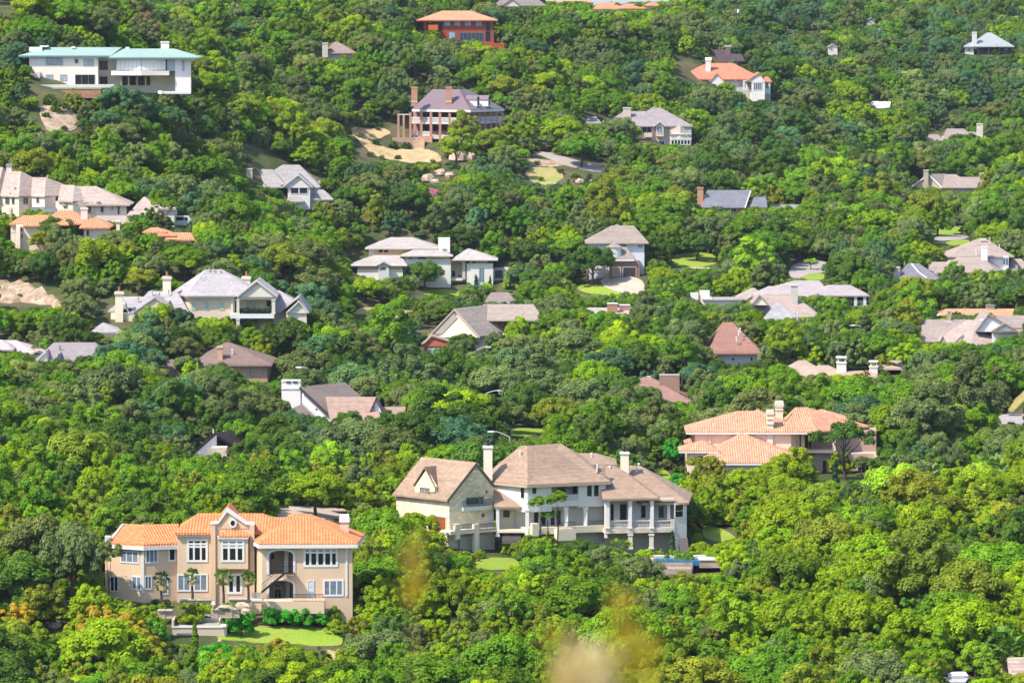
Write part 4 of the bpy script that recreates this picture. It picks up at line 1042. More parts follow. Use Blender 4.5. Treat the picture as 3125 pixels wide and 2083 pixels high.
def crest():
    h = House('house', 'grey brown gabled roof just under the top edge of the photo', 'house', 'crest gable', 0, 0, 1, 1490, 1580, 30)
    h.hip(shingle(.30, .25, .25), 1505, 1668, 17, 1555, 1610, -24, 0, 12); h.body(CRM(), 1515, 17, 1655, .9, 10); h.gable_front(shingle(.34, .28, .27), 1530, 1590, 18, 1562, -4, -2, 5, stucco(.62, .52, .46))
    h.keep((1515, -10, 1660, 18))
    specs = [(1810, 1902, 27, 1830, 1880, 8, 'left one of the far orange roofed houses on the crest'), (1886, 1972, 25, 1905, 1950, 12, 'middle one of the far orange roofed houses on the crest'), (1968, 2014, 17, 1980, 2002, 8, 'far orange roofed house with a pale wall at the right end of the crest row')]
    for (a0, a1, be, r0, r1, br, lab) in specs:
        g = House('house', lab, 'house', None, 0, 0, 1, 1815, (a0 + a1) / 2, 32, 'far orange roofed houses')
        g.hip(tile(.80, .30, .17), a0, a1, be, r0, r1, br, 0, 9); g.body(stucco(.62, .5, .5), a0 + 5, be, a1 - 5, .8, 7, be + 14); g.win(a0 + 14, be + 2, a0 + 22, be + 8, .78, 2, 1, WHITE(), MIDG(), .14); g.win(a1 - 24, be + 2, a1 - 16, be + 8, .78, 2, 1, WHITE(), MIDG(), .14)
        g.keep((a0, br, a1, be + 4))
    for (a0, a1, lab) in ((1665, 1740, 'pale salmon roof on the skyline right of the crest gable'), (1735, 1815, 'low salmon roof on the skyline left of the far orange houses')):
        g = House('house', lab, 'house', None, 0, 0, 1, 1760, (a0 + a1) / 2, 22, 'far orange roofed houses')
        g.hip(tile(.72, .36, .30), a0, a1, 7, a0 + 20, a1 - 20, -7, 0, 9); g.body(stucco(.62, .52, .5), a0 + 5, 7, a1 - 5, .8, 7, 20); g.win(a0 + 25, 8, a0 + 34, 14, .78, 2, 1, WHITE(), MIDG(), .14); g.keep((a0, -5, a1, 7))
    for (a0, b0, a1, b1, Y, lab) in ((2528, 137, 2556, 167, 1700, 'tiny white house end showing in the wood left of the grey pavilion'), (2647, 56, 2670, 80, 1800, 'sliver of a white house high in the far right wood'), (2846, 12, 2858, 21, 1900, 'white speck of a house at the very top right')):
        g = House('house', lab, 'house', None, 0, 0, 1, Y, (a0 + a1) / 2, b1 + 4)
        g.body(WH(), a0, b0 + 4, a1, 0, 5, b1 + 8); g.gable_front(shingle(.6, .56, .55), a0 - 2, a1 + 2, b0 + 6, (a0 + a1) / 2, b0 - 3, -.4, 6, WH()); g.win(a0 + 6, b0 + 10, a0 + 14, b0 + 17, -.03, 1, 1, WHITE(), MIDG(), .12)
        g.keep((a0, b0, a1, b1 - 2))
    g = House('house', 'small white metal roof with two wings deep in the right hand wood', 'house', 'white winged roof', 2325, 0, 2.904, 1560, 1060, 975)
    r = metalroof(.80, .78, .76); g.hip(r, 960, 1055, 925, 985, 1040, 897, 2, 7); g.gable_side(r, 1010, 1130, 956, 1050, 1145, 900, -1, 6, WH()); g.body(WH(), 975, 925, 1120, 1.5, 5); g.win(985, 930, 1000, 945, 1.48, 1, 1, WHITE(), DARKG(), .1); g.keep((965, 897, 1140, 950))
crest()

KEEP.append((1712, -40, 2040, 7, 9000))      # open sky over the far roofs
def salmon():
    h = House('house', 'white house with a long salmon tile roof, two front gables and a curved chimney top', 'house', 'salmon roofed white house', 1560, 0, 2.904, 1480, 2000, 850)
    t = tile(.80, .26, .16); w = stucco(.70, .64, .6); W = WHITE()
    h.hip(t, 1450, 2240, 700, 1735, 1965, 560, 0, 17); h.body(w, 1500, 700, 2130, 1, 13)
    h.gable_front(t, 1755, 1895, 720, 1822, 650, -2, 8, w, trim=None); h.gable_front(t, 2075, 2260, 722, 2195, 645, -4, 12, w)
    h.block('wall', w, [(2130, -3.6), (2248, -3.6), (2248, 5), (2130, 5)], 715); h.block('wall', w, [(1768, -1.7), (1884, -1.7), (1884, 3), (1768, 3)], 715)
    h.win(2145, 732, 2224, 798, -3.63, 4, 1, W, glass(.12, .15, .2), .14); h.block('porch_wall', stucco(.5, .45, .43), [(2010, .9), (2110, .9), (2110, 5), (2010, 5)], 706)
    for a in (2062, 2085): h.column(a, 712, 800, -2.0, .5, W)
    h.hip(t, 2232, 2312, 722, 2250, 2275, 680, -1, 7); h.column(2288, 722, 830, -.6, .45, W); h.column(2246, 722, 830, -.6, .4, W); h.box('porch_parapet', w, 2246, 785, 2290, 830, -.6, .4); h.block('porch_wall', stucco(.4, .4, .38), [(2240, 2.5), (2300, 2.5), (2300, 6), (2240, 6)], 722)
    h.chimney(1726, 530, 1768, 605, 4, w, 1.3, w); q = h.p(1747, 530, 4.6); m = MB(); m.tube((q.x - .9, q.y, q.z - .1), (q.x + .9, q.y, q.z - .1), .75, .75, 12); m.build('chimney_hood', w, h.root)
    h.keep((1480, 530, 2300, 720), (2080, 720, 2290, 820), (2120, 820, 2200, 900), (1780, 720, 1880, 740))
    g = House('house', 'dark brown roof with a square chimney right behind the salmon roofed house', 'house', 'dark brown roof', 1560, 0, 2.904, 1545, 1920, 580)
    r = shingle(.115, .08, .085); g.gable_side(r, 1840, 2075, 552, 1790, 1935, 440, -1, 12, siding(.2, .15, .13)); g.gable_side(r, 1940, 2070, 540, 1945, 2040, 478, -2, 8, siding(.2, .15, .13)); g.body(siding(.22, .16, .14), 1830, 548, 2050, .5, 10); g.chimney(1900, 407, 1943, 500, 2.5, plain(.2, .14, .14), 1.4, plain(.6, .6, .62)); g.win(1990, 556, 2010, 566, .47, 1, 1, WHITE(), MIDG(), .1)
    g.keep((1770, 440, 2065, 550))
salmon()

def pavilion():
    h = House('house', 'pavilion with a pale grey pyramid roof, white chimney and deep dark porch', 'house', 'grey pavilion', 2325, 0, 2.904, 1735, 2050, 510)
    r = metalroof(.46, .48, .49); bw = siding(.12, .09, .10)
    h.hip(r, 1868, 2242, 412, 1995, 2032, 290, 0, 19); h.hip(r, 1783, 1960, 414, 1870, 1900, 368, .5, 9)
    h.block('wall', bw, [(1900, 4), (2215, 4), (2215, 15), (1900, 15)], 412); h.box('porch_floor', bw, 1880, 488, 2220, 512, .8, 4)
    for a in (1918, 2010, 2106, 2214): h.column(a, 412, 490, 1.2, .4, plain(.22, .14, .13), base=False)
    h.rail(1920, 462, 2214, 490, 1.1, plain(.2, .14, .14), 20, .05); h.win(2150, 424, 2176, 446, 3.95, 1, 1, WHITE(), glass(.6, .65, .7), .15); h.win(1935, 425, 2000, 480, 3.95, 2, 1, plain(.2, .15, .14), DARKG(), .15)
    h.chimney(1866, 284, 1906, 400, 1.5, plain(.74, .70, .70), 1.6, plain(.78, .76, .76)); h.block('wall', WH(), [(1800, 1.2), (1878, 1.2), (1878, 7), (1800, 7)], 415); h.win(1825, 430, 1850, 455, 1.17, 1, 1, WHITE(), MIDG(), .12)
    h.keep((1790, 284, 2235, 490))
pavilion()

def grey_hip():
    h = House('house', 'beige house with a grey hip roof, small front gable bay and rows of white windows', 'house', 'grey hipped house', 1560, 0, 2.904, 1345, 1350, 1290)
    r = shingle(.42, .355, .355); w = stucco(.60, .47, .40); W = WHITE()
    h.hip(r, 822, 1420, 1112, 1000, 1210, 986, 2, 15); h.hip(r, 1050, 1612, 1116, 1245, 1325, 955, 0, 19)
    h.body(w, 1105, 1116, 1405, 1.2, 12); h.block('wall', w, [(1405, .4), (1500, -.2), (1598, 1.0), (1598, 12), (1405, 12)], 1114); h.body(w, 870, 1112, 1110, 3, 10)
    P_ = h.plane(1405, .36, 1598, .36)
    h.win(1414, 1119, 1512, 1178, P_, 4, 1, plain(.5, .46, .44), glass(.34, .38, .40), .1); h.win(1534, 1119, 1597, 1178, P_, 3, 1, plain(.5, .46, .44), glass(.34, .38, .40), .1)
    h.win(1416, 1238, 1588, 1284, lambda a: -.3, 6, 1, W, DARKG(), .16, mw=.22); h.box('band', W, 1405, 1182, 1600, 1192, lambda a: -.3, .4); h.box('band', W, 1405, 1224, 1600, 1234, lambda a: -.3, .4)
    h.block('bay', w, [(1282, -.6), (1352, -.6), (1352, 2), (1282, 2)], 1112, 1210); h.gable_front(r, 1260, 1372, 1116, 1318, 1072, -1.0, 6, w, trim=W); h.win(1290, 1118, 1342, 1180, -.62, 2, 1, W, MIDG(), .14)
    h.win(1160, 1122, 1245, 1176, 1.17, 2, 1, w, DARKG(), .12); h.box('balcony', w, 1178, 1178, 1250, 1216, .2, 1.1); h.win(1195, 1230, 1240, 1270, 1.17, 2, 1, plain(.3, .3, .35), DARKG(), .1); h.win(1285, 1248, 1360, 1285, 1.17, 3, 1, W, DARKG(), .14)  # leftmost dark pane is added for the shade of the porch
    h.gable_front(r, 900, 965, 1108, 935, 1068, 1.2, 4, w); h.chimney(992, 953, 1060, 1000, 6, plain(.66, .52, .46), 1.4, plain(.7, .6, .54)); h.vents([(1190, 1010, 7), (1400, 1040, 6), (1270, 960, 9)], plain(.5, .46, .46))
    h.keep((840, 953, 1605, 1118), (1160, 1118, 1600, 1275))
    g = House('house', 'little grey roof in the trees left of the grey hipped beige house', 'house', None, 1560, 0, 2.904, 1360, 700, 1120)
    g.hip(shingle(.44, .38, .38), 650, 800, 1090, 690, 755, 1033, 0, 9); g.body(CRM(), 660, 1090, 790, .8, 7); g.win(700, 1094, 720, 1110, .78, 1, 1, WHITE(), MIDG(), .1); g.keep((660, 1033, 750, 1085))
    h = House('house', 'taupe roofed house with a stone chimney at its right end, sunk in trees', 'house', 'taupe roof with stone chimney', 2325, 0, 2.904, 1530, 1700, 1290)
    r = shingle(.42, .34, .31); h.gable_side(r, 1580, 1930, 1262, 1640, 1792, 1140, 0, 13, CRM()); h.gable_side(r, 1800, 1960, 1235, 1800, 1955, 1168, 1, 9, CRM()); h.hip(r, 1460, 1640, 1258, 1480, 1560, 1190, 1, 10); h.gable_front(r, 1480, 1620, 1285, 1550, 1232, -2, 5, CRM()); h.body(CRM(), 1500, 1255, 1920, 1, 9); h.win(1700, 1262, 1740, 1282, .97, 2, 1, WHITE(), MIDG(), .12)
    h.chimney(1908, 1096, 1960, 1240, -1, stone(.62, .54, .47), 1.6); h.keep((1470, 1096, 1960, 1190), (1470, 1190, 1560, 1255))
    h = House('house', 'tan brick house with a chimney at each end of its long roof', 'house', 'two chimney tan house', 2325, 480, 2.904, 1415, 1700, 330)
    r = shingle(.46, .36, .32); b = brick(.52, .38, .29)
    h.gable_side(r, 1595, 1895, 268, 1480, 1722, 150, 0, 14, b, over=.3); h.gable_side(r, 1720, 1905, 268, 1740, 1946, 174, .6, 10, b); h.body(b, 1610, 266, 1890, 1, 11)
    eL, T, eR = h.p(1305, 268, 2.2), h.p(1480, 150, 1.4), h.p(1605, 270, .2); eR.z = eL.z; k = Vector((5, 6, 0))
    h.shell(r, [eL, T, eR, eL + k, T + k, eR + k], [[0, 1, 4, 3], [1, 2, 5, 4]], .22); m = MB(); o = Vector((.1, .3, -.25)); m.slab([eL + o, eR + o, T + o], -.3, 0); m.build('gable_wall', b, h.root)
    h.block('wall', b, [(1330, 2.4), (1590, .6), (1640, 8), (1400, 9)], 274); h.plate('bargeboard', WHITE(), [(1302, 272, 2.0), (1312, 276, 2.0), (1482, 158, 1.2), (1478, 146, 1.2)], .1); h.plate('bargeboard', WHITE(), [(1478, 146, 1.2), (1474, 156, 1.2), (1592, 276, .1), (1606, 270, .1)], .1)
    h.chimney(1437, 113, 1476, 300, .6, plain(.56, .46, .36), 1.5, plain(.6, .5, .4)); h.chimney(1932, 138, 1966, 270, 3, plain(.54, .42, .33), 1.4, plain(.6, .5, .4))
    for a in (1650, 1745, 1825): h.win(a, 276, a + 50, 304, .97, 2, 1, WHITE(), glass(.4, .42, .44), .1)
    h.keep((1320, 113, 1960, 270), (1600, 270, 1880, 300))
    h = House('house', 'red brick house with a slate blue gable roof and a brick chimney on its left', 'house', 'slate blue roof', 1560, 480, 2.904, 1245, 1950, 520)
    r = shingle(.255, .25, .30); h.gable_side(r, 1690, 2082, 442, 1738, 2120, 290, 0, 13, WHITE(), over=.2); h.body(brick(.45, .19, .12), 1730, 442, 2055, .8, 11); h.win(1945, 452, 1995, 490, .77, 2, 1, WHITE(), DARKG(), .1); h.win(1850, 452, 1890, 490, .77, 2, 1, WHITE(), DARKG(), .1)
    h.gable_side(r, 2110, 2270, 440, 2150, 2258, 350, 2, 8, WHITE(), over=.2); h.body(WH(), 2120, 438, 2262, 2.6, 6); h.plate('bargeboard', WHITE(), [(2068, 446, -.2), (2076, 446, -.2), (2128, 296, 6), (2118, 290, 6)], .1)
    h.chimney(1652, 267, 1703, 400, 3, brick(.52, .22, .13), 1.4); h.keep((1650, 267, 2260, 440), (1900, 440, 2040, 480))
    g = House('house', 'low grey roof edge in the trees right of the slate blue roof', 'house', None, 2325, 480, 2.904, 1250, 220, 490)
    g.hip(shingle(.38, .36, .38), 80, 380, 452, 110, 345, 418, 0, 8); g.body(WH(), 100, 452, 360, .7, 6); g.win(140, 455, 165, 470, .68, 1, 1, WHITE(), MIDG(), .1); g.keep((110, 418, 330, 440))
grey_hip()

def garage_house():
    h = House('house', 'house with a taupe hip roof, white bow window over a brick garage', 'house', 'bow window garage house', 1560, 480, 2.904, 1115, 1020, 1062)
    r = shingle(.42, .345, .29); w = siding(.66, .66, .70); bk = brick(.24, .085, .06); W = WHITE()
    h.hip(r, 658, 1220, 758, 890, 1085, 604, 0, 14); h.hip(r, 790, 1010, 690, 930, 950, 594, 3, 9); h.body(w, 690, 758, 1180, .8, 12); h.body(bk, 870, 916, 1140, -1.6, 6); h.body(bk, 672, 800, 700, 1.0, 6)
    pr = [h.p(860, 905, -2.2), h.p(1095, 905, -2.2), h.p(1010, 770, .8), h.p(880, 770, .8)]; pr[1].z = pr[0].z; pr[3].z = pr[2].z
    h.shell(r, pr + [pr[0] + Vector((0, 4, 0)), pr[1] + Vector((0, 4, 0))], [[0, 1, 2, 3], [1, 5, 2], [5, 4, 3, 2], [4, 0, 3]], .2, 'porch_roof'); h.box('porch_fascia', W, 862, 905, 1092, 920, -2.25, .3)
    c = h.p(915, 890, -1.9); t = h.p(915, 800, -1.9); k = 10; rr = 1.72
    m = MB(); pt = lambda z, q: [(c.x + q * math.cos(math.pi + math.pi * i / k), c.y + 1.2 + q * .8 * math.sin(math.pi + math.pi * i / k), z) for i in range(k + 1)]
    m.prism(pt(c.z, rr), pt(t.z, rr)); m.build('bow_window', W, h.root)
    m = MB(); z1 = h.p(915, 765, -1).z; top = Vector((c.x, c.y + 1.6, z1 + .3)); e = [Vector(v) for v in pt(t.z + .02, rr + .3)]
    for i in range(k): m.face([e[i], e[i + 1], top])
    m.face([e[k], e[0], top]); m.face(e[::-1]); m.build('bow_roof', r, h.root)
    for a in (853, 880, 922, 958): h.win(a, 808, a + 24, 858, lambda q: -2.05 + abs(q - 915) * .012, 1, 1, W, DARKG(), .06, arch=.25)
    h.door(988, 970, 1108, 1060, -1.65, W, plain(.05, .04, .045), 1, 4, 'garage_door'); h.door(900, 968, 972, 1060, -1.65, W, plain(.42, .3, .22), 1, 4, 'garage_door'); h.win(1120, 775, 1170, 800, .77, 1, 1, W, MIDG(), .1)
    h.keep((665, 596, 1110, 765), (840, 765, 1090, 920), (900, 920, 1140, 1060))
garage_house()

def prairie():
    h = House('house', 'low spreading house with pale flat hip roofs, cream walls and a big white block chimney', 'house', 'pale spreading house', 780, 480, 2.904, 1135, 1300, 1130)
    r = shingle(.62, .55, .52); w = stucco(.68, .64, .60); y = stucco(.68, .45, .22); g = plain(.2, .2, .22)
    h.hip(r, 968, 1625, 808, 1200, 1392, 708, 4, 15, .22); h.body(y, 1005, 808, 1560, 5.2, 11); h.win(1092, 820, 1128, 842, 5.17, 1, 1, g, DARKG(), .08); h.win(1138, 820, 1174, 842, 5.17, 1, 1, g, DARKG(), .08); h.box('wall_end', WH(), 1003, 812, 1050, 868, 5.1, .4)
    h.hip(r, 1278, 1750, 872, 1440, 1600, 800, 0, 11, .22); h.body(y, 1320, 872, 1720, 1, 9); h.body(w, 1315, 902, 1730, .8, 2); h.win(1440, 880, 1508, 900, .97, 2, 1, g, DARKG(), .08); h.win(1356, 882, 1386, 898, .97, 1, 1, g, DARKG(), .08)
    h.hip(r, 822, 1345, 958, 1055, 1285, 866, -4.5, 14, .22); h.body(y, 905, 960, 1300, -3.6, 11); h.body(w, 900, 996, 1305, -3.9, 2)
    h.gable_front(r, 1070, 1195, 955, 1135, 922, -5.5, 6, None); h.block('entry', stucco(.56, .54, .52), [(1086, -5.0), (1182, -5.0), (1182, -3), (1086, -3)], 950); m = MB(); m.slab([h.p(1086, 952, -5.05), h.p(1182, 952, -5.05), h.p(1135, 932, -5.05)], -.3, 0); m.build('entry_gable', stucco(.56, .54, .52), h.root); h.win(1115, 975, 1150, 993, -5.02, 3, 1, g, DARKG(), .06)
    h.hip(r, 1740, 2148, 908, 1880, 1895, 808, -1, 13, .22); h.body(y, 1890, 908, 2060, .4, 9); h.body(w, 1905, 940, 2105, -.2, 7); h.box('tall_wall', WH(), 1872, 942, 1910, 1110, .0, 7); h.win(1983, 983, 2020, 1097, -.24, 1, 1, g, glass(.16, .26, .32), .07); h.win(1920, 922, 1950, 938, .37, 1, 1, g, DARKG(), .06)
    h.block('porch_wall', stucco(.5, .42, .36), [(1700, 3), (1880, 3), (1880, 8), (1700, 8)], 905); h.win(1735, 1000, 1775, 1060, 2.95, 1, 1, w, DARKG(), .1); h.win(1790, 1035, 1820, 1065, 2.95, 1, 1, w, DARKG(), .1); h.box('porch_floor', w, 1730, 1070, 1835, 1092, 1.5, 1.5); h.column(1845, 905, 1080, .4, .7, stucco(.5, .44, .4), base=False)
    h.body(stucco(.5, .47, .46), 2100, 985, 2240, 2.5, 5); h.win(2120, 1000, 2190, 1070, 2.45, 3, 1, g, glass(.05, .07, .08), .08)
    h.chimney(1618, 714, 1722, 830, 4, stucco(.76, .70, .68), 2.2, stucco(.76, .70, .68), over=.02, caph=.1)
    h.keep((830, 708, 1720, 900), (860, 870, 1330, 1060), (1080, 1000, 1180, 1090), (1880, 808, 2140, 940), (1875, 940, 2110, 1130), (1740, 960, 1870, 1080))
prairie()

def grey_gable():
    h = House('house', 'grey shingled house with a white front gable over two big dark windows', 'house', 'grey gabled house', 780, 480, 2.904, 1085, 380, 400)
    r = shingle(.46, .42, .415); w = stucco(.68, .62, .58); W = WHITE()
    h.hip(r, -70, 575, 262, 238, 388, 66, 2, 14); h.hip(r, -70, 260, 240, 60, 150, 106, 0, 10); h.body(w, -30, 245, 560, 3, 11)
    h.gable_front(r, 232, 506, 262, 378, 150, -4, 11, w, trim=W); h.body(w, 285, 262, 482, -3.5, 8); h.win(308, 258, 462, 324, -3.53, 2, 1, W, glass(.02, .025, .05), .12, mw=.25)
    h.hip(r, 30, 230, 262, 150, 190, 184, -1.5, 7); h.hip(r, 262, 430, 390, 310, 380, 342, -6, 4); h.body(w, 280, 388, 420, -5.4, 4)
    h.hip(r, 480, 690, 372, 560, 600, 285, -3, 8); h.body(stucco(.5, .46, .44), 490, 372, 660, -2.2, 6); h.gable_side(r, 540, 640, 265, 560, 640, 204, 6, 7, w)
    h.chimney(-82, 98, -30, 262, -1.5, plain(.66, .56, .5), 1.3, plain(.7, .6, .54)); h.keep((-80, 66, 560, 240), (230, 200, 490, 370), (480, 280, 640, 350), (270, 345, 420, 385))
grey_gable()

def chateau():
    h = House('house', 'huge stepped stone house with steep pinkish roofs running off the left edge', 'house', 'stepped stone chateau', 0, 480, 4.9, 985, 900, 980)
    r = shingle(.58, .445, .385); s = stone(.64, .53, .41); w = stucco(.64, .53, .46); dk = glass(.02, .035, .05)
    def step(EL, C_, ER, R0, R1, back):
        a, c, b, p, q = h.p(*EL), h.p(*C_), h.p(*ER), h.p(*R0), h.p(*R1); a.z = b.z = c.z; q.z = p.z
        B1, B0 = Vector((b.x, b.y + back, c.z)), Vector((a.x, a.y + back, c.z))
        h.shell(r, [a, c, b, p, q, B1, B0], [[0, 1, 4, 3], [1, 2, 4], [2, 5, 4], [5, 6, 3, 4], [6, 0, 3]], .25)
    step((-420, 560, 6), (-60, 560, 2), (300, 560, 8), (-300, 145, 8), (45, 143, 7), 10)
    step((2, 582, 3), (282, 580, -.5), (900, 575, 8), (88, 205, 6), (310, 203, 5), 8)
    step((465, 580, 1), (668, 580, -1.5), (1250, 575, 7), (480, 298, 4), (685, 298, 3.5), 8)
    step((862, 656, -2.4), (1087, 656, -4.6), (1500, 655, 2), (915, 412, 2.5), (1110, 412, 2), 7)
    h.hip(r, 930, 1940, 706, 1130, 1442, 432, -3.2, 12); h.hip(r, 1890, 2440, 865, 2145, 2175, 590, -4, 11)
    h.block('wall', s, [(-420, 6.2), (-60, 2.6), (60, 4), (60, 14), (-420, 14)], 570)
    h.block('wall', s, [(22, 3.3), (282, 0), (680, 4.6), (680, 12), (22, 12)], 585)
    h.block('wall', w, [(475, 1.3), (668, -1), (830, .5), (830, 10), (475, 10)], 583)
    h.block('wall', s, [(830, -.6), (880, -2), (1087, -4), (1460, -2.2), (1460, 8), (830, 8)], 660)
    h.block('wall', w, [(1440, -2.4), (1892, -2.4), (1892, 8), (1440, 8)], 706); h.block('wall', CRM(), [(1900, -3.2), (2420, -3.2), (2420, 5), (1900, 5)], 868)
    A = h.plane(22, 3.25, 282, -.05); B = h.plane(282, -.05, 680, 4.55); Cc = h.plane(475, 1.25, 668, -1.05); D = h.plane(880, -2.05, 1087, -4.05); E = h.plane(1087, -4.05, 1460, -2.25)
    for a0, b0, a1, b1, d in ((80, 595, 142, 702, A), (178, 597, 220, 702, A), (345, 600, 422, 704, B), (545, 600, 586, 684, Cc), (1298, 710, 1364, 838, E), (1502, 730, 1551, 824, lambda a: -2.43), (1666, 728, 1686, 790, lambda a: -2.43), (1756, 726, 1791, 852, lambda a: -2.43), (78, 846, 140, 968, A), (180, 838, 222, 934, A)):
        h.win(a0, b0, a1, b1, d, 2 if a1 - a0 > 50 else 1, 1, plain(.5, .42, .34), dk, .07)
    h.win(953, 680, 1014, 760, D, 2, 1, plain(.5, .42, .34), dk, .08, arch=.3)
    h.plate('oriel_roof', plain(.10, .13, .17), [(1440, 680, -3), (1525, 704, -3.2), (1500, 660, -2.4), (1460, 660, -2.4)], .3)
    L0 = [h.p(415, 820, -4), h.p(850, 820, -4), h.p(830, 742, -1), h.p(470, 742, -.8)]; L0[1].z = L0[0].z; L0[3].z = L0[2].z
    h.shell(shingle(.20, .21, .24), L0 + [L0[0] + Vector((0, 3, 0)), L0[1] + Vector((0, 3, 0))], [[0, 1, 2, 3], [1, 5, 2], [5, 4, 3, 2], [4, 0, 3]], .2, 'porch_roof'); h.block('porch_wall', s, [(440, -3.4), (840, -3.4), (840, 1), (440, 1)], 820)  # bluish dark shingle: the shadow on this roof put into its colour
    h.gable_front(r, 510, 700, 828, 600, 748, -4.6, 4, w); h.box('pier', s, 138, 750, 170, 980, 1.0, .8)
    h.chimney(95, 98, 172, 215, 7, stucco(.66, .52, .48), 1.3, plain(.3, .3, .3), caph=.5); h.box('vent', plain(.3, .25, .25), 216, 448, 232, 515, 1.5, .3); h.vents([(150, 560, 1.5), (710, 310, 4)], plain(.5, .46, .46))
    h.view(0, 480, 2.904); h.body(WH(), 1325, 440, 1545, -1.5, 8); h.hip(r, 1300, 1560, 452, 1380, 1480, 400, -2, 9)
    for a in (1390, 1474): h.door(a, 572, a + 30, 622, -1.53, WHITE(), DARKG())
    h.view(0, 480, 4.9); h.keep((0, 98, 310, 800), (300, 210, 1100, 720), (900, 412, 1930, 860), (1300, 700, 1880, 960), (1890, 590, 2050, 860)); h.foot([h.p(0, 700, -4), h.p(2000, 700, 10)])
    # orange roofed neighbour just below it
    g = House('house', 'cream house with clay orange hip roofs in front of the stepped stone chateau', 'house', 'clay orange roofs', 0, 480, 4.9, 958, 700, 1330)
    t = tile(.80, .33, .17); c = stucco(.66, .54, .42)
    g.hip(t, 132, 520, 990, 345, 485, 868, -1, 10); g.hip(t, 340, 900, 1014, 505, 700, 860, -4, 12); g.hip(t, 690, 1260, 930, 872, 1060, 788, 2, 11); g.hip(t, 760, 1030, 1000, 780, 960, 884, -5, 8); g.hip(t, 1178, 1650, 1045, 1365, 1440, 892, -3, 11); g.hip(t, 1000, 1330, 990, 1100, 1250, 880, -1, 9)
    g.body(c, 240, 1012, 860, -3.2, 9); g.body(c, 160, 990, 480, 0, 7); g.body(c, 1252, 1045, 1600, -2.2, 8); g.body(c, 760, 930, 1220, 3, 7); g.win(1290, 1083, 1337, 1180, -2.23, 1, 1, c, DARKG(), .1)
    for a in (195, 262): g.column(a, 1100, 1370, -3.6, .5, stucco(.72, .62, .5))
    g.box('tower', stucco(.72, .6, .48), 245, 1035, 300, 1380, -4.2, 1.2); g.win(310, 1040, 345, 1110, -3.23, 1, 1, c, DARKG(), .08); g.win(312, 1150, 345, 1210, -3.23, 1, 1, c, DARKG(), .08)
    g.chimney(1208, 757, 1306, 900, 1.5, stucco(.70, .55, .48), 1.2); g.chimney(1738, 945, 1790, 1120, -2, stucco(.70, .55, .46), .9, over=.2)
    g.keep((140, 790, 1640, 985), (1180, 890, 1640, 1040), (230, 1010, 345, 1360), (1255, 1045, 1450, 1200), (1735, 945, 1795, 1080), (340, 860, 860, 1010))
    g2 = House('house', 'low house of small clay orange roofs half sunk in the oaks below the white van', 'house', None, 0, 480, 2.904, 940, 1500, 760)
    g2.hip(t, 1262, 1480, 660, 1340, 1400, 620, 0, 6); g2.hip(t, 1390, 1560, 690, 1420, 1490, 645, -1, 6); g2.hip(t, 1460, 1725, 726, 1500, 1690, 664, -2, 8); g2.body(c, 1475, 724, 1700, -1.3, 6); g2.body(c, 1290, 660, 1460, .8, 4); g2.win(1560, 728, 1585, 745, -1.33, 1, 1, WHITE(), DARKG(), .08); g2.keep((1270, 620, 1500, 655), (1460, 650, 1715, 722))
    v = House('parked_van', 'white van parked under the trees right of the stepped stone chateau', 'van', None, 0, 480, 2.904, 975, 1600, 612)
    m = MB(); q = v.p(1600, 612, 0); pr = [(-3.0, .3), (3.0, .3), (3.05, 1.0), (2.2, 1.2), (1.6, 2.05), (-2.9, 2.1), (-3.05, 1.2)]
    m.prism([(q.x + x, q.y - .95, q.z + z) for x, z in pr], [(q.x + x, q.y + .95, q.z + z) for x, z in pr]); m.build('van_body', plain(.82, .8, .78, .3), v.root)
    for x0, x1 in ((-2.6, -1.0), (-.8, .7), (.85, 1.55)):
        m = MB(); m.slab([Vector((q.x + x0, q.y - .955, q.z + 1.2)), Vector((q.x + x1, q.y - .955, q.z + 1.2)), Vector((q.x + x1 - (.2 if x1 > 1 else 0), q.y - .955, q.z + 1.85)), Vector((q.x + x0, q.y - .955, q.z + 1.85))], 0, .02); m.build('window', DARKG(), v.root)
    for x in (-1.9, 1.9):
        m = MB(); m.tube((q.x + x, q.y - 1.0, q.z + .36), (q.x + x, q.y - .8, q.z + .36), .38, .38, 14); o = m.build('wheel', plain(.02, .02, .02), v.root); m = MB(); m.tube((q.x + x, q.y - 1.02, q.z + .36), (q.x + x, q.y - 1.0, q.z + .36), .2, .2, 10); m.build('rim', metal(.5, .5, .5), o)
    v.keep((1545, 555, 1660, 610))
chateau()

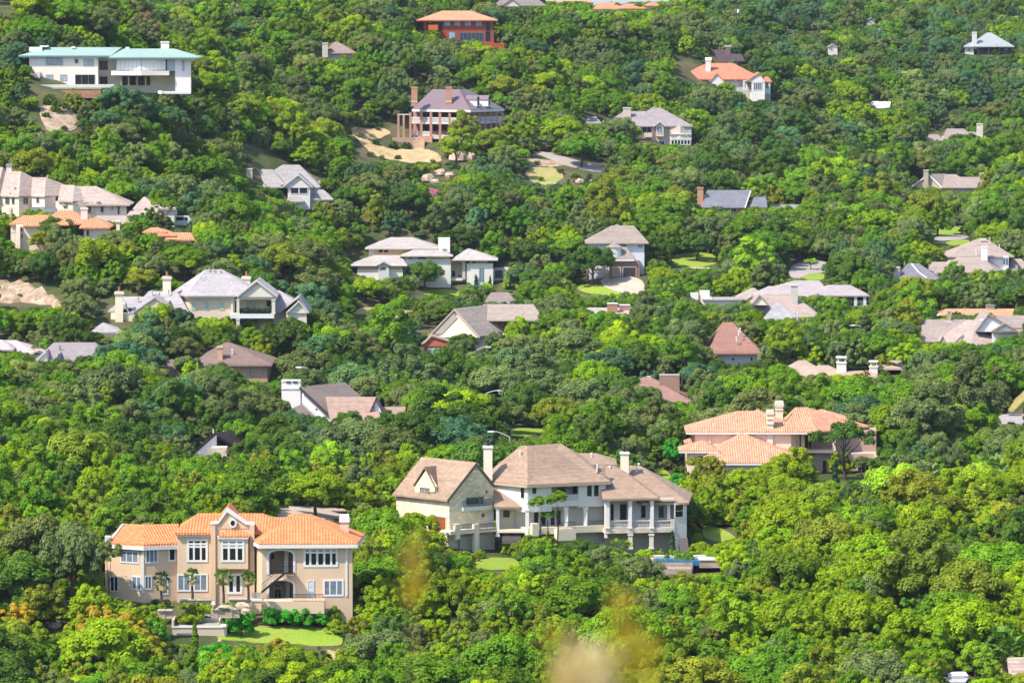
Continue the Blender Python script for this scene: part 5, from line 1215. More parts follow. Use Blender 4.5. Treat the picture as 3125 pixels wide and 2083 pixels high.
def grey_big():
    h = House('house', 'large house with pale lavender grey roofs, a columned balcony and clay chimney pots', 'house', 'lavender roofed house', 300, 800, 3.46, 905, 1300, 720)
    r = shingle(.52, .47, .475); w = stucco(.62, .50, .38); c = stucco(.72, .62, .46); W = WHITE(); cr = plain(.70, .64, .52)
    C0, ER, L, R0, R1 = h.p(930, 352, -.6), h.p(1745, 352, -.3), h.p(770, 330, 9), h.p(1130, 78, 6.5), h.p(1308, 78, 7)
    for v in (ER, L): v.z = C0.z
    R1.z = R0.z; B1 = Vector((ER.x, ER.y + 14, C0.z)); B0 = Vector((L.x + 2, L.y + 5, C0.z))
    h.shell(r, [C0, ER, L, R0, R1, B1, B0], [[0, 1, 4, 3], [2, 0, 3], [1, 5, 4], [5, 6, 3, 4], [6, 2, 3]], .25)
    h.block('entablature', cr, [(945, .1), (1440, .1), (1440, 10), (800, 10), (860, 6)], 356, 392); h.block('wall', w, [(965, .5), (1440, .5), (1440, 10), (900, 10), (870, 6.2)], 388); h.block('wall', w, [(1400, 3), (1860, 3), (1860, 10), (1400, 10)], 388)
    for a0, a1 in ((985, 1030), (1122, 1166), (1276, 1330)): h.win(a0, 412, a1, 502, .47, 1, 1, cr, glass(.36, .46, .40), .09)
    h.gable_front(r, 1465, 1890, 355, 1672, 188, -3, 11, stucco(.62, .56, .47), trim=cr); h.box('entablature', cr, 1470, 358, 1880, 392, -2.5, 5)
    h.column(1475, 392, 545, -2.2, .5, cr); h.column(1850, 392, 545, -2.2, .6, cr); h.column(1412, 392, 545, .3, .4, cr); h.box('balcony', W, 1392, 545, 1855, 592, -2.6, 5.5); h.rail(1490, 490, 1830, 545, -2.4); h.column(1475, 592, 745, -2.2, .6, stone(.62, .52, .42))
    h.win(1420, 408, 1462, 530, 2.97, 1, 1, cr, glass(.1, .14, .2), .09); h.win(1560, 405, 1660, 500, 2.97, 3, 1, cr, glass(.3, .36, .34), .12); h.win(1770, 400, 1830, 470, 2.97, 1, 1, cr, DARKG(), .1); h.win(1580, 610, 1645, 682, 2.97, 2, 1, W, DARKG(), .1)
    for i in range(9): m = MB(); q = h.p(1510 + 36 * i, 540, -1.8); m.ball((q.x, q.y, q.z + .45), .42, .4, .5 + .1 * (i % 3), 7, .25); o = m.build('planter_shrub', plain(.02, .045, .015, .9), h.root)
    # left wing
    h.hip(r, 322, 960, 532, 535, 830, 304, -3, 13); h.gable_front(r, 358, 830, 532, 595, 366, -6.5, 9, w, trim=None); h.gable_side(r, 215, 560, 480, 232, 480, 362, -1, 9, c, over=.1)
    h.block('wall', c, [(132, -1.5), (322, -3), (880, -2.4), (880, 8), (132, 8)], 535); h.plate('gable_coping', cr, [(226, 375, .4), (314, 535, -3.2), (328, 535, -3.2), (244, 362, .4)], .5); h.hip(r, 100, 240, 515, 170, 182, 455, -1.5, 5); h.gable_front(r, 640, 800, 530, 740, 420, -5, 7, c)
    h.chimney(178, 310, 260, 740, -3.6, c, 1.2, cr, 1, over=.2, caph=.5); h.chimney(680, 150, 764, 320, 3, c, 1.3, cr, 1, over=.18, caph=.5); h.chimney(1520, 150, 1602, 250, 7.5, c, 1.3, cr, 1, over=.18, caph=.5)
    # right wing
    h.hip(r, 1800, 2230, 522, 1820, 1912, 296, 1, 13); h.gable_front(r, 1905, 2232, 528, 2120, 360, -.5, 10, None); h.gable_front(r, 1985, 2222, 526, 2118, 404, -2.6, 6, stucco(.62, .56, .47), trim=cr); h.block('wall', stucco(.5, .42, .36), [(1850, 1.6), (2200, 1.6), (2200, 9), (1850, 9)], 526); h.block('wall', stucco(.60, .52, .42), [(1985, -2), (2200, -2), (2200, 2), (1985, 2)], 526)
    h.vents([(570, 318, 2), (645, 340, 1), (742, 310, 2), (1175, 95, 6), (1225, 95, 6), (1290, 110, 6), (420, 395, 0)], plain(.42, .38, .38))
    h.keep((105, 300, 900, 480), (130, 480, 330, 700), (760, 80, 1880, 390), (960, 390, 1400, 560), (1390, 390, 1850, 660), (1820, 297, 2200, 560))
    g = House('garden_pavilion', 'small pavilion with a pale pointed roof beside the lavender roofed house', 'pavilion', None, 300, 800, 3.46, 885, 60, 770)
    g.hip(r, -90, 240, 738, 45, 55, 636, 0, 9); g.body(c, -60, 738, 215, 1, 7); g.win(20, 742, 60, 765, .97, 1, 1, W, DARKG(), .08); g.keep((-60, 640, 220, 735))
    g = House('house', 'low house with pinkish white roof and dormers at the left edge', 'house', 'pinkish white roof', 0, 1000, 2.904, 905, 60, 260)
    rp = shingle(.70, .58, .56); g.hip(rp, -260, 320, 222, 20, 138, 108, 0, 13); g.hip(rp, -120, 120, 190, -60, 20, 105, -2, 8); g.body(WH(), -230, 222, 290, 1, 10); g.gable_front(rp, 290, 420, 215, 350, 190, -2, 8, WH()); g.win(100, 226, 140, 250, .97, 2, 1, WHITE(), MIDG(), .1); g.keep((0, 110, 290, 200))
    g = House('house', 'house with a mauve grey hip roof and two white dormer roofs near the left edge', 'house', 'mauve grey hip roof', 0, 1000, 2.904, 888, 620, 330)
    rm = shingle(.40, .335, .345); g.hip(rm, 300, 960, 292, 478, 848, 128, 0, 14); g.body(CRM(), 340, 292, 900, 1, 11); g.gable_front(shingle(.74, .68, .66), 325, 418, 285, 405, 208, -2, 7, WH()); g.gable_front(shingle(.74, .68, .66), 412, 515, 326, 510, 240, -4.5, 8, WH()); g.win(560, 298, 600, 320, .97, 2, 1, WHITE(), MIDG(), .1); g.vents([(530, 180, 4)], plain(.2, .2, .2)); g.keep((310, 128, 860, 230), (330, 210, 640, 300))
    g = House('house', 'brick house with a brown pyramid roof behind pale grey green oaks', 'house', 'brown pyramid roof on brick', 0, 1000, 2.904, 880, 2100, 500)
    rb = shingle(.30, .20, .175); bk = brick(.46, .26, .17); g.hip(rb, 1690, 2410, 328, 1995, 2030, 126, 0, 18); g.body(bk, 1750, 328, 2370, .9, 15); g.chimney(1924, 165, 1972, 300, 2, brick(.62, .36, .2), 1.2); g.hip(rb, 1440, 1760, 420, 1482, 1600, 282, -2, 10); g.body(CRM(), 1480, 420, 1720, -1.2, 8); g.win(2202, 354, 2228, 432, .87, 1, 1, plain(.5, .45, .4), MIDG(), .1); g.vents([(2060, 212, 4)])
    g.keep((1800, 128, 2400, 320), (2200, 325, 2395, 480), (1480, 285, 1585, 440))
grey_big()

def stucco_tudor():
    h = House('house', 'white stucco house with brown tile roofs, dark bargeboards and one massive white chimney', 'house', 'massive white chimney house', 780, 1000, 2.904, 800, 700, 870)
    r1 = shingle(.295, .225, .20); r2 = shingle(.50, .335, .265); w = stucco(.74, .70, .72); dk = plain(.05, .04, .045); W = WHITE()
    T, E = h.p(398, 520, 3), h.p(690, 792, -.8); v = h.p(795, 476, 12.5) - T; v.z = 0; E2 = Vector((T.x * 2 - E.x, T.y * 2 - E.y, E.z))
    h.shell(r1, [E, T, E2, E + v, T + v, E2 + v], [[0, 3, 4, 1], [1, 4, 5, 2]], .25)
    o = Vector((.3, .35, -.3)); m = MB(); m.slab([E2 + o, E + o, T + o], -.3, 0); m.build('gable_wall', w, h.root)
    f = [E2 + o, E + o, E + o + v * .95, E2 + o + v * .95]; m = MB(); m.prism([(p.x, p.y, h.gz) for p in f], [(p.x, p.y, E.z - .25) for p in f]); m.build('wall', w, h.root); h.foot(f)
    m = MB(); q0, q1 = T + Vector((-.1, -.15, 0)), E + Vector((-.1, -.15, 0)); m.slab([q1 + Vector((0, 0, -.5)), q1, q0, q0 + Vector((0, 0, -.5))], -.05, .12); m.build('bargeboard', dk, h.root)
    m = MB(); c = h.p(538, 727, .8); k = 14
    m.slab([Vector((c.x + .24 * math.cos(2 * math.pi * i / k), c.y - .45, c.z + .28 * math.sin(2 * math.pi * i / k))) for i in range(k)], 0, .08); m.build('round_window', dk, h.root)
    # lean-to along the gable foot
    a, b = h.p(410, 672, -1.0), h.p(605, 850, -3.2); n = Vector((-1.4, -1.9, -.55)); m = MB(); m.shell([a, b, b + n, a + n], [[0, 1, 2, 3]], .25); m.build('lean_to_roof', r1, h.root); m = MB(); m.prism([(p.x, p.y, h.gz) for p in (a + n * .9, b + n * .9, b, a)], [(p.x, p.y, p.z - .25 + (n.z * .9 if i < 2 else 0)) for i, p in enumerate((a + n * .9, b + n * .9, b, a))]); m.build('lean_to_wall', w, h.root)
    h.plate('parapet', WHITE(), [(412, 660, -1.1), (600, 830, -3.1), (622, 800, -3.0), (440, 652, -1.0)], .3)
    h.chimney(230, 462, 398, 720, 3.2, stucco(.76, .70, .66), 1.6, plain(.7, .64, .58), over=.06, caph=.35); h.box('chimney_band', plain(.72, .66, .62), 226, 535, 402, 545, 3.1, 1.8)
    for i in range(2): h.box('chimney_opening', dk, 270 + 60 * i, 474, 310 + 60 * i, 488, 3.08, .1)
    A, B, D, Cc = h.p(668, 868, -6), h.p(1120, 845, -6), h.p(622, 610, 1), h.p(1070, 613, 1); B.z = A.z; Cc.z = D.z
    k = Vector((0, 12, 0)); h.shell(r2, [A, B, Cc, D, B + k, A + k], [[0, 1, 2, 3], [2, 4, 5, 3]], .22); h.block('wall', w, [(705, -5), (1100, -5), (1100, 4), (705, 4)], 862)
    h.gable_front(r2, 1010, 1120, 740, 1068, 613, -2.6, 6, w, trim=dk); h.win(1040, 690, 1056, 725, -2.35, 1, 1, W, DARKG(), .06)
    h.gable_side(r2, 1080, 1318, 770, 1112, 1332, 697, -2.5, 8, dk, over=.1); h.body(w, 1100, 768, 1305, -1.7, 6); h.win(1180, 775, 1220, 800, -1.73, 1, 1, W, DARKG(), .08)
    h.keep((230, 462, 920, 620), (400, 600, 690, 780), (640, 610, 1330, 745), (900, 740, 1120, 780))
stucco_tudor()

def mid_houses():
    h = House('house', 'beige house with a tall cream front gable and a long tan roof behind', 'house', 'tall cream gable', 780, 480, 2.904, 935, 1700, 1735)
    r = shingle(.48, .385, .325); c = stucco(.70, .58, .46); tr = plain(.36, .28, .22)
    eL, T, eR = h.p(1528, 1580, 0), h.p(1762, 1338, 0), h.p(1985, 1580, -1.5); eR.z = eL.z; k = h.p(2050, 1302, 11) - T; k.z = 0
    h.shell(r, [eL, T, eR, eL + k, T + k, eR + k], [[0, 1, 4, 3], [1, 2, 5, 4]], .25); o = Vector((.25, .35, -.28)); m = MB(); m.slab([eL + o, eR + o, T + o], -.3, 0); m.build('gable_wall', c, h.root)
    h.plate('gable_panel', stucco(.46, .38, .31), [h.p(1585, 1565, -.05), h.p(1650, 1565, -.05), h.p(1790, 1420, -.05), h.p(1757, 1382, -.05)], .15); m = MB()
    for p, q in ((eL, T), (T, eR)): m.slab([p + Vector((0, -.05, -.4)), q + Vector((0, -.05, -.4)), q + Vector((0, -.05, -.03)), p + Vector((0, -.05, -.03))], 0, .08)
    m.build('bargeboard', plain(.6, .48, .38), h.root)
    h.gable_side(r, 1960, 2560, 1440, 2020, 2460, 1300, 6, 11, c); h.block('wall', c, [(1545, .4), (1960, .4), (2500, 7), (2500, 16), (1560, 10)], 1580)
    h.gable_front(r, 1468, 1850, 1664, 1562, 1576, -4, 6, stucco(.50, .13, .07), be1=1664); h.block('porch', brick(.46, .12, .07), [(1492, -3.5), (1660, -3.5), (1660, 0), (1492, 0)], 1664); h.win(1528, 1652, 1624, 1742, -3.52, 2, 2, WHITE(), glass(.3, .36, .42), .12)
    h.keep((1535, 1338, 1900, 1560), (1480, 1540, 1650, 1720), (1900, 1300, 2070, 1420))
    g = House('house', 'brown hip roof behind the tall cream gable', 'house', None, 780, 480, 2.904, 990, 2150, 1330)
    g.hip(shingle(.36, .27, .25), 2020, 2320, 1296, 2090, 2240, 1195, 0, 10); g.body(c, 2040, 1296, 2300, .8, 8); g.win(2080, 1300, 2110, 1320, .77, 1, 1, WHITE(), MIDG(), .1); g.chimney(2400, 1285, 2480, 1340, 1, brick(.42, .17, .11), 1.0); g.body(c, 2380, 1320, 2500, .9, 3); g.keep((2030, 1195, 2290, 1270))
    g = House('house', 'flat pale roof with two stout red brick chimneys amid the oaks', 'house', 'twin brick chimneys', 1560, 480, 2.904, 975, 850, 1420)
    g.hip(shingle(.60, .53, .48), 600, 1120, 1392, 680, 1060, 1330, 0, 12, .2); g.body(CRM(), 640, 1392, 1080, .8, 9); bk = brick(.44, .15, .10); g.chimney(852, 1290, 944, 1375, 1.5, bk, 1.3, WHITE(), over=.08, caph=.22); g.chimney(960, 1304, 1052, 1375, 3.5, bk, 1.3, WHITE(), over=.08, caph=.22); g.win(700, 1396, 740, 1412, .77, 1, 1, WHITE(), MIDG(), .1); g.keep((690, 1292, 1050, 1372))
    g = House('house', 'pale low house with a tan pyramid roof and flat roofed wings', 'house', 'tan pyramid roof', 1560, 480, 2.904, 1012, 2050, 1330)
    g.hip(shingle(.50, .42, .36), 2002, 2275, 1252, 2130, 2158, 1156, 0, 10); g.body(CRM(), 2040, 1252, 2250, 1, 8); g.gable_front(shingle(.55, .47, .4), 2075, 2180, 1262, 2130, 1225, -2, 4, CRM()); g.win(2060, 1258, 2080, 1285, .97, 1, 1, WHITE(), DARKG(), .08)
    g.body(stucco(.62, .56, .54), 1705, 1264, 2045, -1, 8); g.box('roof_slab', shingle(.55, .48, .46), 1695, 1258, 2050, 1268, -1.4, 9)
    for a0, b0, a1, b1, d in ((1590, 1200, 1660, 1262, 3), (1670, 1180, 1760, 1240, 4), (1350, 1230, 1385, 1320, -3), (1290, 1205, 1420, 1225, 2), (1430, 1235, 1500, 1262, 1), (1680, 1240, 1780, 1262, 0)): g.body(WH(), a0, b0, a1, d, 1.2, name='garden_wall')
    g.keep((2005, 1156, 2270, 1270), (1710, 1262, 2040, 1300), (1590, 1190, 1760, 1255))
    g = House('house', 'long house with pale mauve hip roofs and a white columned corner porch', 'house', 'mauve roof with corner porch', 2325, 480, 2.904, 1030, 500, 1320)
    r = shingle(.54, .46, .455); g.hip(r, -40, 640, 1232, 290, 505, 1090, 2, 16); g.hip(r, 420, 955, 1222, 590, 782, 1130, -1, 13); g.hip(r, -60, 200, 1228, 60, 130, 1140, 0, 10); g.body(CRM(), 0, 1230, 800, 3, 12)
    for a in (830, 912): g.column(a, 1226, 1320, -.4, .6, WHITE(), base=False)
    g.rail(838, 1270, 905, 1318, -.2, WHITE(), 6, .05); g.win(470, 1238, 520, 1280, 2.97, 2, 1, WHITE(), DARKG(), .1); g.keep((10, 1090, 950, 1225), (790, 1225, 940, 1310))
    g = House('house', 'tan roofed house with a square chimney and a grey turret roof in front', 'house', 'grey turret roof', 2325, 480, 2.904, 972, 200, 1460)
    r = shingle(.52, .40, .345); g.hip(r, -180, 530, 1412, 25, 268, 1208, 0, 19); g.body(CRM(), -120, 1412, 480, 1.2, 14); g.hip(shingle(.46, .45, .46), 20, 345, 1450, 130, 150, 1284, -6, 10); g.body(CRM(), 40, 1450, 320, -5, 7); g.gable_front(r, -90, 60, 1300, -20, 1215, -1, 8, CRM()); g.chimney(258, 1126, 318, 1265, 5, plain(.62, .54, .48), 1.4, plain(.66, .6, .5), over=.15); g.vents([(288, 1385, -3.5), (320, 1390, -3.5)]); g.win(200, 1418, 240, 1440, 1.17, 1, 1, WHITE(), MIDG(), .1)
    g.keep((0, 1126, 330, 1300), (40, 1285, 320, 1430), (300, 1280, 510, 1405))
    g = House('house', 'blue grey hip roof with a white ridge line and a cream chimney on its left', 'house', 'blue grey hip roof', 2325, 480, 2.904, 1100, 1400, 1110)
    r = shingle(.275, .26, .30); g.hip(r, 1195, 1605, 1086, 1300, 1392, 938, 0, 14); g.body(CRM(), 1230, 1086, 1570, .9, 11); g.chimney(1165, 970, 1224, 1090, 1.5, plain(.60, .54, .46), 1.4, plain(.68, .6, .52), over=.12); g.plate('ridge_cap', WHITE(), [(1322, 942, 6.3), (1385, 1020, 3.2), (1392, 1014, 3.2), (1330, 938, 6.3)], .12); g.plate('ridge_cap', WHITE(), [(1385, 1020, 3.2), (1462, 1072, .7), (1466, 1066, .7), (1392, 1014, 3.2)], .12); g.win(1240, 1092, 1270, 1104, .87, 1, 1, WHITE(), MIDG(), .08); g.keep((1165, 938, 1590, 1085))
mid_houses()

def right_houses():
    h = House('house', 'white house under a big tan roof with a tall white chimney at the right edge', 'house', 'big tan roof with white chimney', 2650, 700, 3.646, 1085, 1250, 500)
    r = shingle(.50, .385, .335); w = siding(.72, .72, .74); W = WHITE()
    h.hip(r, 893, 1625, 300, 1215, 1312, 106, 3, 18); h.body(w, 930, 300, 1560, 4, 14)
    A, B, D, E = h.p(760, 492, -7), h.p(1432, 476, -7), h.p(1265, 300, 3.5), h.p(1000, 300, 3.5); A.z = B.z; E.z = D.z; G = h.p(1500, 476, 3.8); G.z = B.z; K = h.p(760, 480, 4); K.z = B.z
    h.shell(r, [A, B, D, E, G, K], [[0, 1, 2, 3], [1, 4, 2], [5, 0, 3], [4, 5, 3, 2]], .25); h.hip(r, 668, 1050, 500, 690, 930, 360, -4, 12); h.hip(r, 850, 1010, 430, 900, 950, 338, -1, 8); h.body(w, 780, 490, 1425, -6, 9)
    h.block('wall', w, [(1500, 1.5), (1562, 1.5), (1562, 8), (1500, 8)], 300)
    for a in (1502, 1532): h.win(a, 316, a + 18, 390, 1.47, 1, 2, plain(.1, .14, .16), MIDG(), .05)
    h.hip(r, 1565, 1850, 462, 1600, 1700, 325, 3, 12); h.body(w, 1560, 462, 1800, 3.8, 9); h.gable_side(shingle(.34, .27, .25), 1552, 1665, 455, 1590, 1660, 396, 1.5, 4, w)
    for a in (1580, 1625): h.win(a, 500, a + 24, 525, 3.77, 1, 1, W, DARKG(), .06)
    h.chimney(1264, 190, 1328, 360, 1.0, siding(.74, .74, .74), 1.4, W, over=.06); h.box('ridge_vent', W, 1238, 100, 1305, 112, 10, .5); h.box('roof_mast', W, 1348, 92, 1356, 150, 9, .1); h.vents([(1200, 245, 3), (880, 385, 0), (1460, 190, 9)])
    h.keep((680, 106, 1620, 300), (900, 300, 1730, 440), (1100, 430, 1430, 478), (680, 362, 860, 470))
    g = House('house', 'clay orange gable roof just behind the tan gabled houses at the right edge', 'house', 'clay orange gable roof', 2650, 700, 3.646, 985, 1150, 1020)
    g.gable_side(shingle(.72, .40, .215), 722, 1585, 1004, 862, 1626, 880, 0, 13, WH()); g.body(WH(), 760, 1002, 1560, .8, 11); g.chimney(1315, 838, 1405, 900, 6, brick(.36, .24, .18), 1.5, plain(.25, .25, .26), over=.08); g.win(820, 1008, 850, 1030, .77, 1, 1, WHITE(), MIDG(), .1); g.keep((740, 880, 1640, 950))
    h = House('house', 'sprawling tan roofed house with a white gable and small pediment at the right edge', 'house', 'white gable with pediment', 2650, 700, 3.646, 930, 1200, 1300)
    r = shingle(.45, .355, .32); rl = shingle(.56, .425, .37); w = stucco(.66, .64, .66); tr = plain(.30, .24, .20)
    h.gable_side(r, 590, 1260, 1245, 594, 1150, 1000, 0, 15, brick(.36, .18, .13), over=.15); h.body(brick(.36, .18, .13), 610, 1240, 1230, .9, 12)
    Cc, L, R_, T0, T1 = h.p(1115, 1310, -9), h.p(735, 1240, -3), h.p(1450, 1290, -5), h.p(1226, 1010, 3), h.p(1100, 1005, 4); L.z = R_.z = Cc.z; T1.z = T0.z
    h.shell(rl, [Cc, L, R_, T0, T1, Vector((R_.x, R_.y + 14, Cc.z)), Vector((L.x, L.y + 12, Cc.z))], [[1, 0, 3, 4], [0, 2, 3], [2, 5, 3], [5, 6, 4, 3], [6, 1, 4]], .25); h.block('wall', stucco(.62, .55, .47), [(790, -2.6), (1112, -8), (1400, -4.6), (1400, 5), (800, 5)], 1312)
    h.gable_front(r, 1195, 1655, 1125, 1338, 936, -4, 13, w, trim=tr, be1=1125); h.gable_front(r, 1372, 1665, 1130, 1520, 1038, -5.2, 4, w, trim=tr); h.box('pediment_base', tr, 1372, 1124, 1665, 1142, -5.4, .6); h.block('wall', w, [(1375, -4), (1650, -4), (1650, 5), (1375, 5)], 1140)
    h.gable_side(r, 1430, 1900, 1090, 1430, 1900, 955, 2, 12, w); h.body(w, 1640, 1088, 1880, 3, 9); h.gable_side(r, 1640, 1900, 1215, 1640, 1900, 1110, -4, 8, w)
    h.chimney(884, 900, 921, 1030, 7, plain(.42, .35, .26), 1.2, plain(.5, .42, .34), over=.12); h.chimney(1248, 1000, 1300, 1050, -2.5, plain(.70, .70, .74), 1.1, WHITE()); h.box('flashing', WHITE(), 875, 1020, 935, 1030, 6.5, .3)
    h.dormer(rl, plain(.62, .56, .5), 785, 872, 1262, 828, 1178, 1330, -9, 5); h.plate('valley_flashing', plain(.10, .11, .12), [(905, 1300, -8.8), (940, 1300, -8.8), (1065, 1172, -3), (1050, 1172, -3)], .1)
    h.column(885, 1330, 1440, -9, .9, WHITE(), base=False); h.box('downpipe', plain(.2, .2, .22), 852, 1320, 862, 1400, -9.2, .15)
    h.keep((590, 990, 1730, 1150), (590, 1000, 780, 1220), (780, 1150, 1400, 1270), (1360, 1040, 1660, 1170))
    # reddish roofs in the middle right
    g = House('house', 'house with a dull red pyramid roof over a shade-tinted lavender wall among the oaks', 'house', 'dull red pyramid roof', 1560, 1000, 2.904, 922, 2000, 330)
    g.hip(shingle(.42, .215, .17), 1735, 2230, 222, 1872, 1960, -48, 0, 17); g.body(stucco(.52, .50, .56), 1800, 222, 2205, 1, 14); g.body(brick(.4, .25, .18), 1740, 225, 1800, 1.4, 10); g.win(2118, 258, 2142, 292, .97, 1, 1, WHITE(), DARKG(), .06); g.win(1950, 262, 1980, 290, .97, 2, 1, WHITE(), DARKG(), .06); g.vents([(2018, 45, 3), (1998, 100, 2), (2030, 20, 4)]); g.keep((1780, -45, 2080, 220), (1870, 220, 2190, 300))  # lavender stucco: shade on this wall put into its colour
    g = House('house', 'dull red gable roof with a wide brick chimney behind dark oaks', 'house', 'wide brick chimney', 1560, 1000, 2.904, 872, 1350, 700)
    g.hip(shingle(.42, .24, .195), 900, 1610, 662, 1170, 1235, 435, 0, 18); g.body(CRM(), 950, 662, 1560, 1, 15); g.chimney(1316, 414, 1492, 600, 6, brick(.30, .14, .08), 1.6, plain(.55, .42, .34), over=.05, caph=.2); g.box('roof_vent', WHITE(), 1205, 428, 1238, 440, 9, .5); g.win(1500, 670, 1530, 690, .97, 1, 1, WHITE(), MIDG(), .1); g.keep((1175, 415, 1490, 520), (1380, 520, 1570, 640))
    g = House('house', 'tan tile roofed house with two white hooded chimneys between dense oaks', 'house', 'hooded white chimneys', 2325, 1000, 2.904, 895, 700, 480)
    r = shingle(.58, .435, .345); g.hip(r, 170, 640, 450, 325, 385, 286, 0, 16); g.hip(r, 430, 780, 440, 495, 590, 330, 1, 11); g.hip(r, 640, 1040, 432, 740, 960, 380, -1, 9); g.hip(r, 1000, 1260, 360, 1130, 1235, 288, 4, 8); g.body(CRM(), 260, 445, 1000, 1, 10); g.win(560, 448, 590, 465, .97, 1, 1, WHITE(), MIDG(), .1)
    for a0, a1, b0, b1, d in ((668, 748, 256, 420, 2.5), (958, 1026, 292, 400, 3.5)):
        g.chimney(a0, b0 + 45, a1, b1, d, WH(), 1.3, WH(), over=.1, caph=.3)
        for x in (a0 + 6, a1 - 14): g.box('chimney_post', WH(), x, b0 + 12, x + 10, b0 + 48, d, .4); g.box('chimney_post', WH(), x, b0 + 12, x + 10, b0 + 48, d + .9, .3)
        g.box('chimney_hood', WHITE(), a0 - 6, b0, a1 + 6, b0 + 14, d - .15, 1.6)
    g.keep((290, 288, 650, 400), (665, 256, 750, 410), (750, 292, 1240, 420))
    g = House('house', 'white half gable with a dark roof edge poking out of oaks above the tiled villa', 'house', 'white half gable', 0, 1000, 2.904, 772, 1860, 1170)
    dk = shingle(.14, .10, .09); w = stucco(.74, .70, .68); eL, T = g.p(1722, 1088, -1), g.p(1905, 925, 1.5); k = Vector((5.0, 7, 0)); eR = Vector((T.x * 2 - eL.x, T.y * 2 - eL.y, eL.z))
    g.shell(dk, [eL, T, eR, eL + k, T + k, eR + k], [[0, 1, 4, 3], [1, 2, 5, 4]], .35); o = Vector((.25, .15, -.4)); m = MB(); m.slab([eL + o, Vector((T.x, T.y, eL.z)) + o, T + o], -.3, 0); m.build('gable_wall', w, g.root); m = MB(); m.slab([Vector((eL.x + .3, eL.y, eL.z - 3.2)), Vector((T.x, T.y, eL.z - 3.2)), Vector((T.x, T.y, eL.z - .4)), Vector((eL.x + .3, eL.y, eL.z - .4))], -.3, 0); m.build('wall', w, g.root); g.body(stone(.62, .52, .42), 1872, 1060, 2010, -1.5, 3); g.box('roof_vent', WHITE(), 1884, 898, 1896, 935, 2, .2); g.foot([g.p(1740, 1100, 0), g.p(2000, 1100, 8)]); g.keep((1735, 920, 1880, 1130), (1870, 1050, 2000, 1130))
    g = House('house', 'grey roof with a timber gable behind, cut off by the right edge', 'house', 'grey roof at the edge', 2325, 1000, 2.904, 815, 2250, 880)
    g.hip(shingle(.52, .47, .47), 2085, 2560, 852, 2140, 2460, 764, 0, 10); g.body(WH(), 2110, 852, 2520, .9, 8); g.gable_front(shingle(.42, .35, .12), 2215, 2560, 745, 2400, 555, 5, 9, stucco(.60, .38, .2), trim=plain(.4, .36, .12)); g.block('wall', stucco(.60, .38, .2), [(2240, 5.5), (2540, 5.5), (2540, 13), (2240, 13)], 745); g.win(2150, 858, 2190, 880, .87, 1, 1, WHITE(), MIDG(), .1); g.box('roof_vent', plain(.15, .15, .16), 2180, 745, 2290, 762, 4, .5); g.keep((2100, 764, 2320, 840), (2240, 620, 2320, 740))
    g = House('garden_shed', 'white slatted shed roof with steps at the bottom right corner', 'shed', None, 2325, 1543, 2.904, 585, 1750, 1580)
    for i in range(5): g.box('slat', plain(.76, .74, .80), 1615 + 14 * i, 1520 + 9 * i, 1830 - 6 * i, 1527 + 9 * i, -.5 * i, .3)
    g.block('wall', stucco(.6, .58, .62), [(1650, 0), (1800, 0), (1800, 3), (1650, 3)], 1505); g.hip(plain(.72, .70, .78), 1690, 1830, 1500, 1740, 1800, 1466, 0, 3, .1); g.keep((1640, 1470, 1830, 1568))
    g = House('stone_terrace', 'rough stone wall showing behind the palm at the bottom right', 'garden wall', None, 2325, 1543, 2.904, 600, 2260, 1500)
    for i in range(5): q = g.quad(2180 + 4 * i, 1350 + 34 * i, 2420, 1380 + 34 * i, .5 - .35 * i); m = MB(); m.slab(q, -1.2, 0); m.build('stone_course', stone(.60, .46, .42), g.root)
    g.keep((2190, 1350, 2323, 1450))
right_houses()

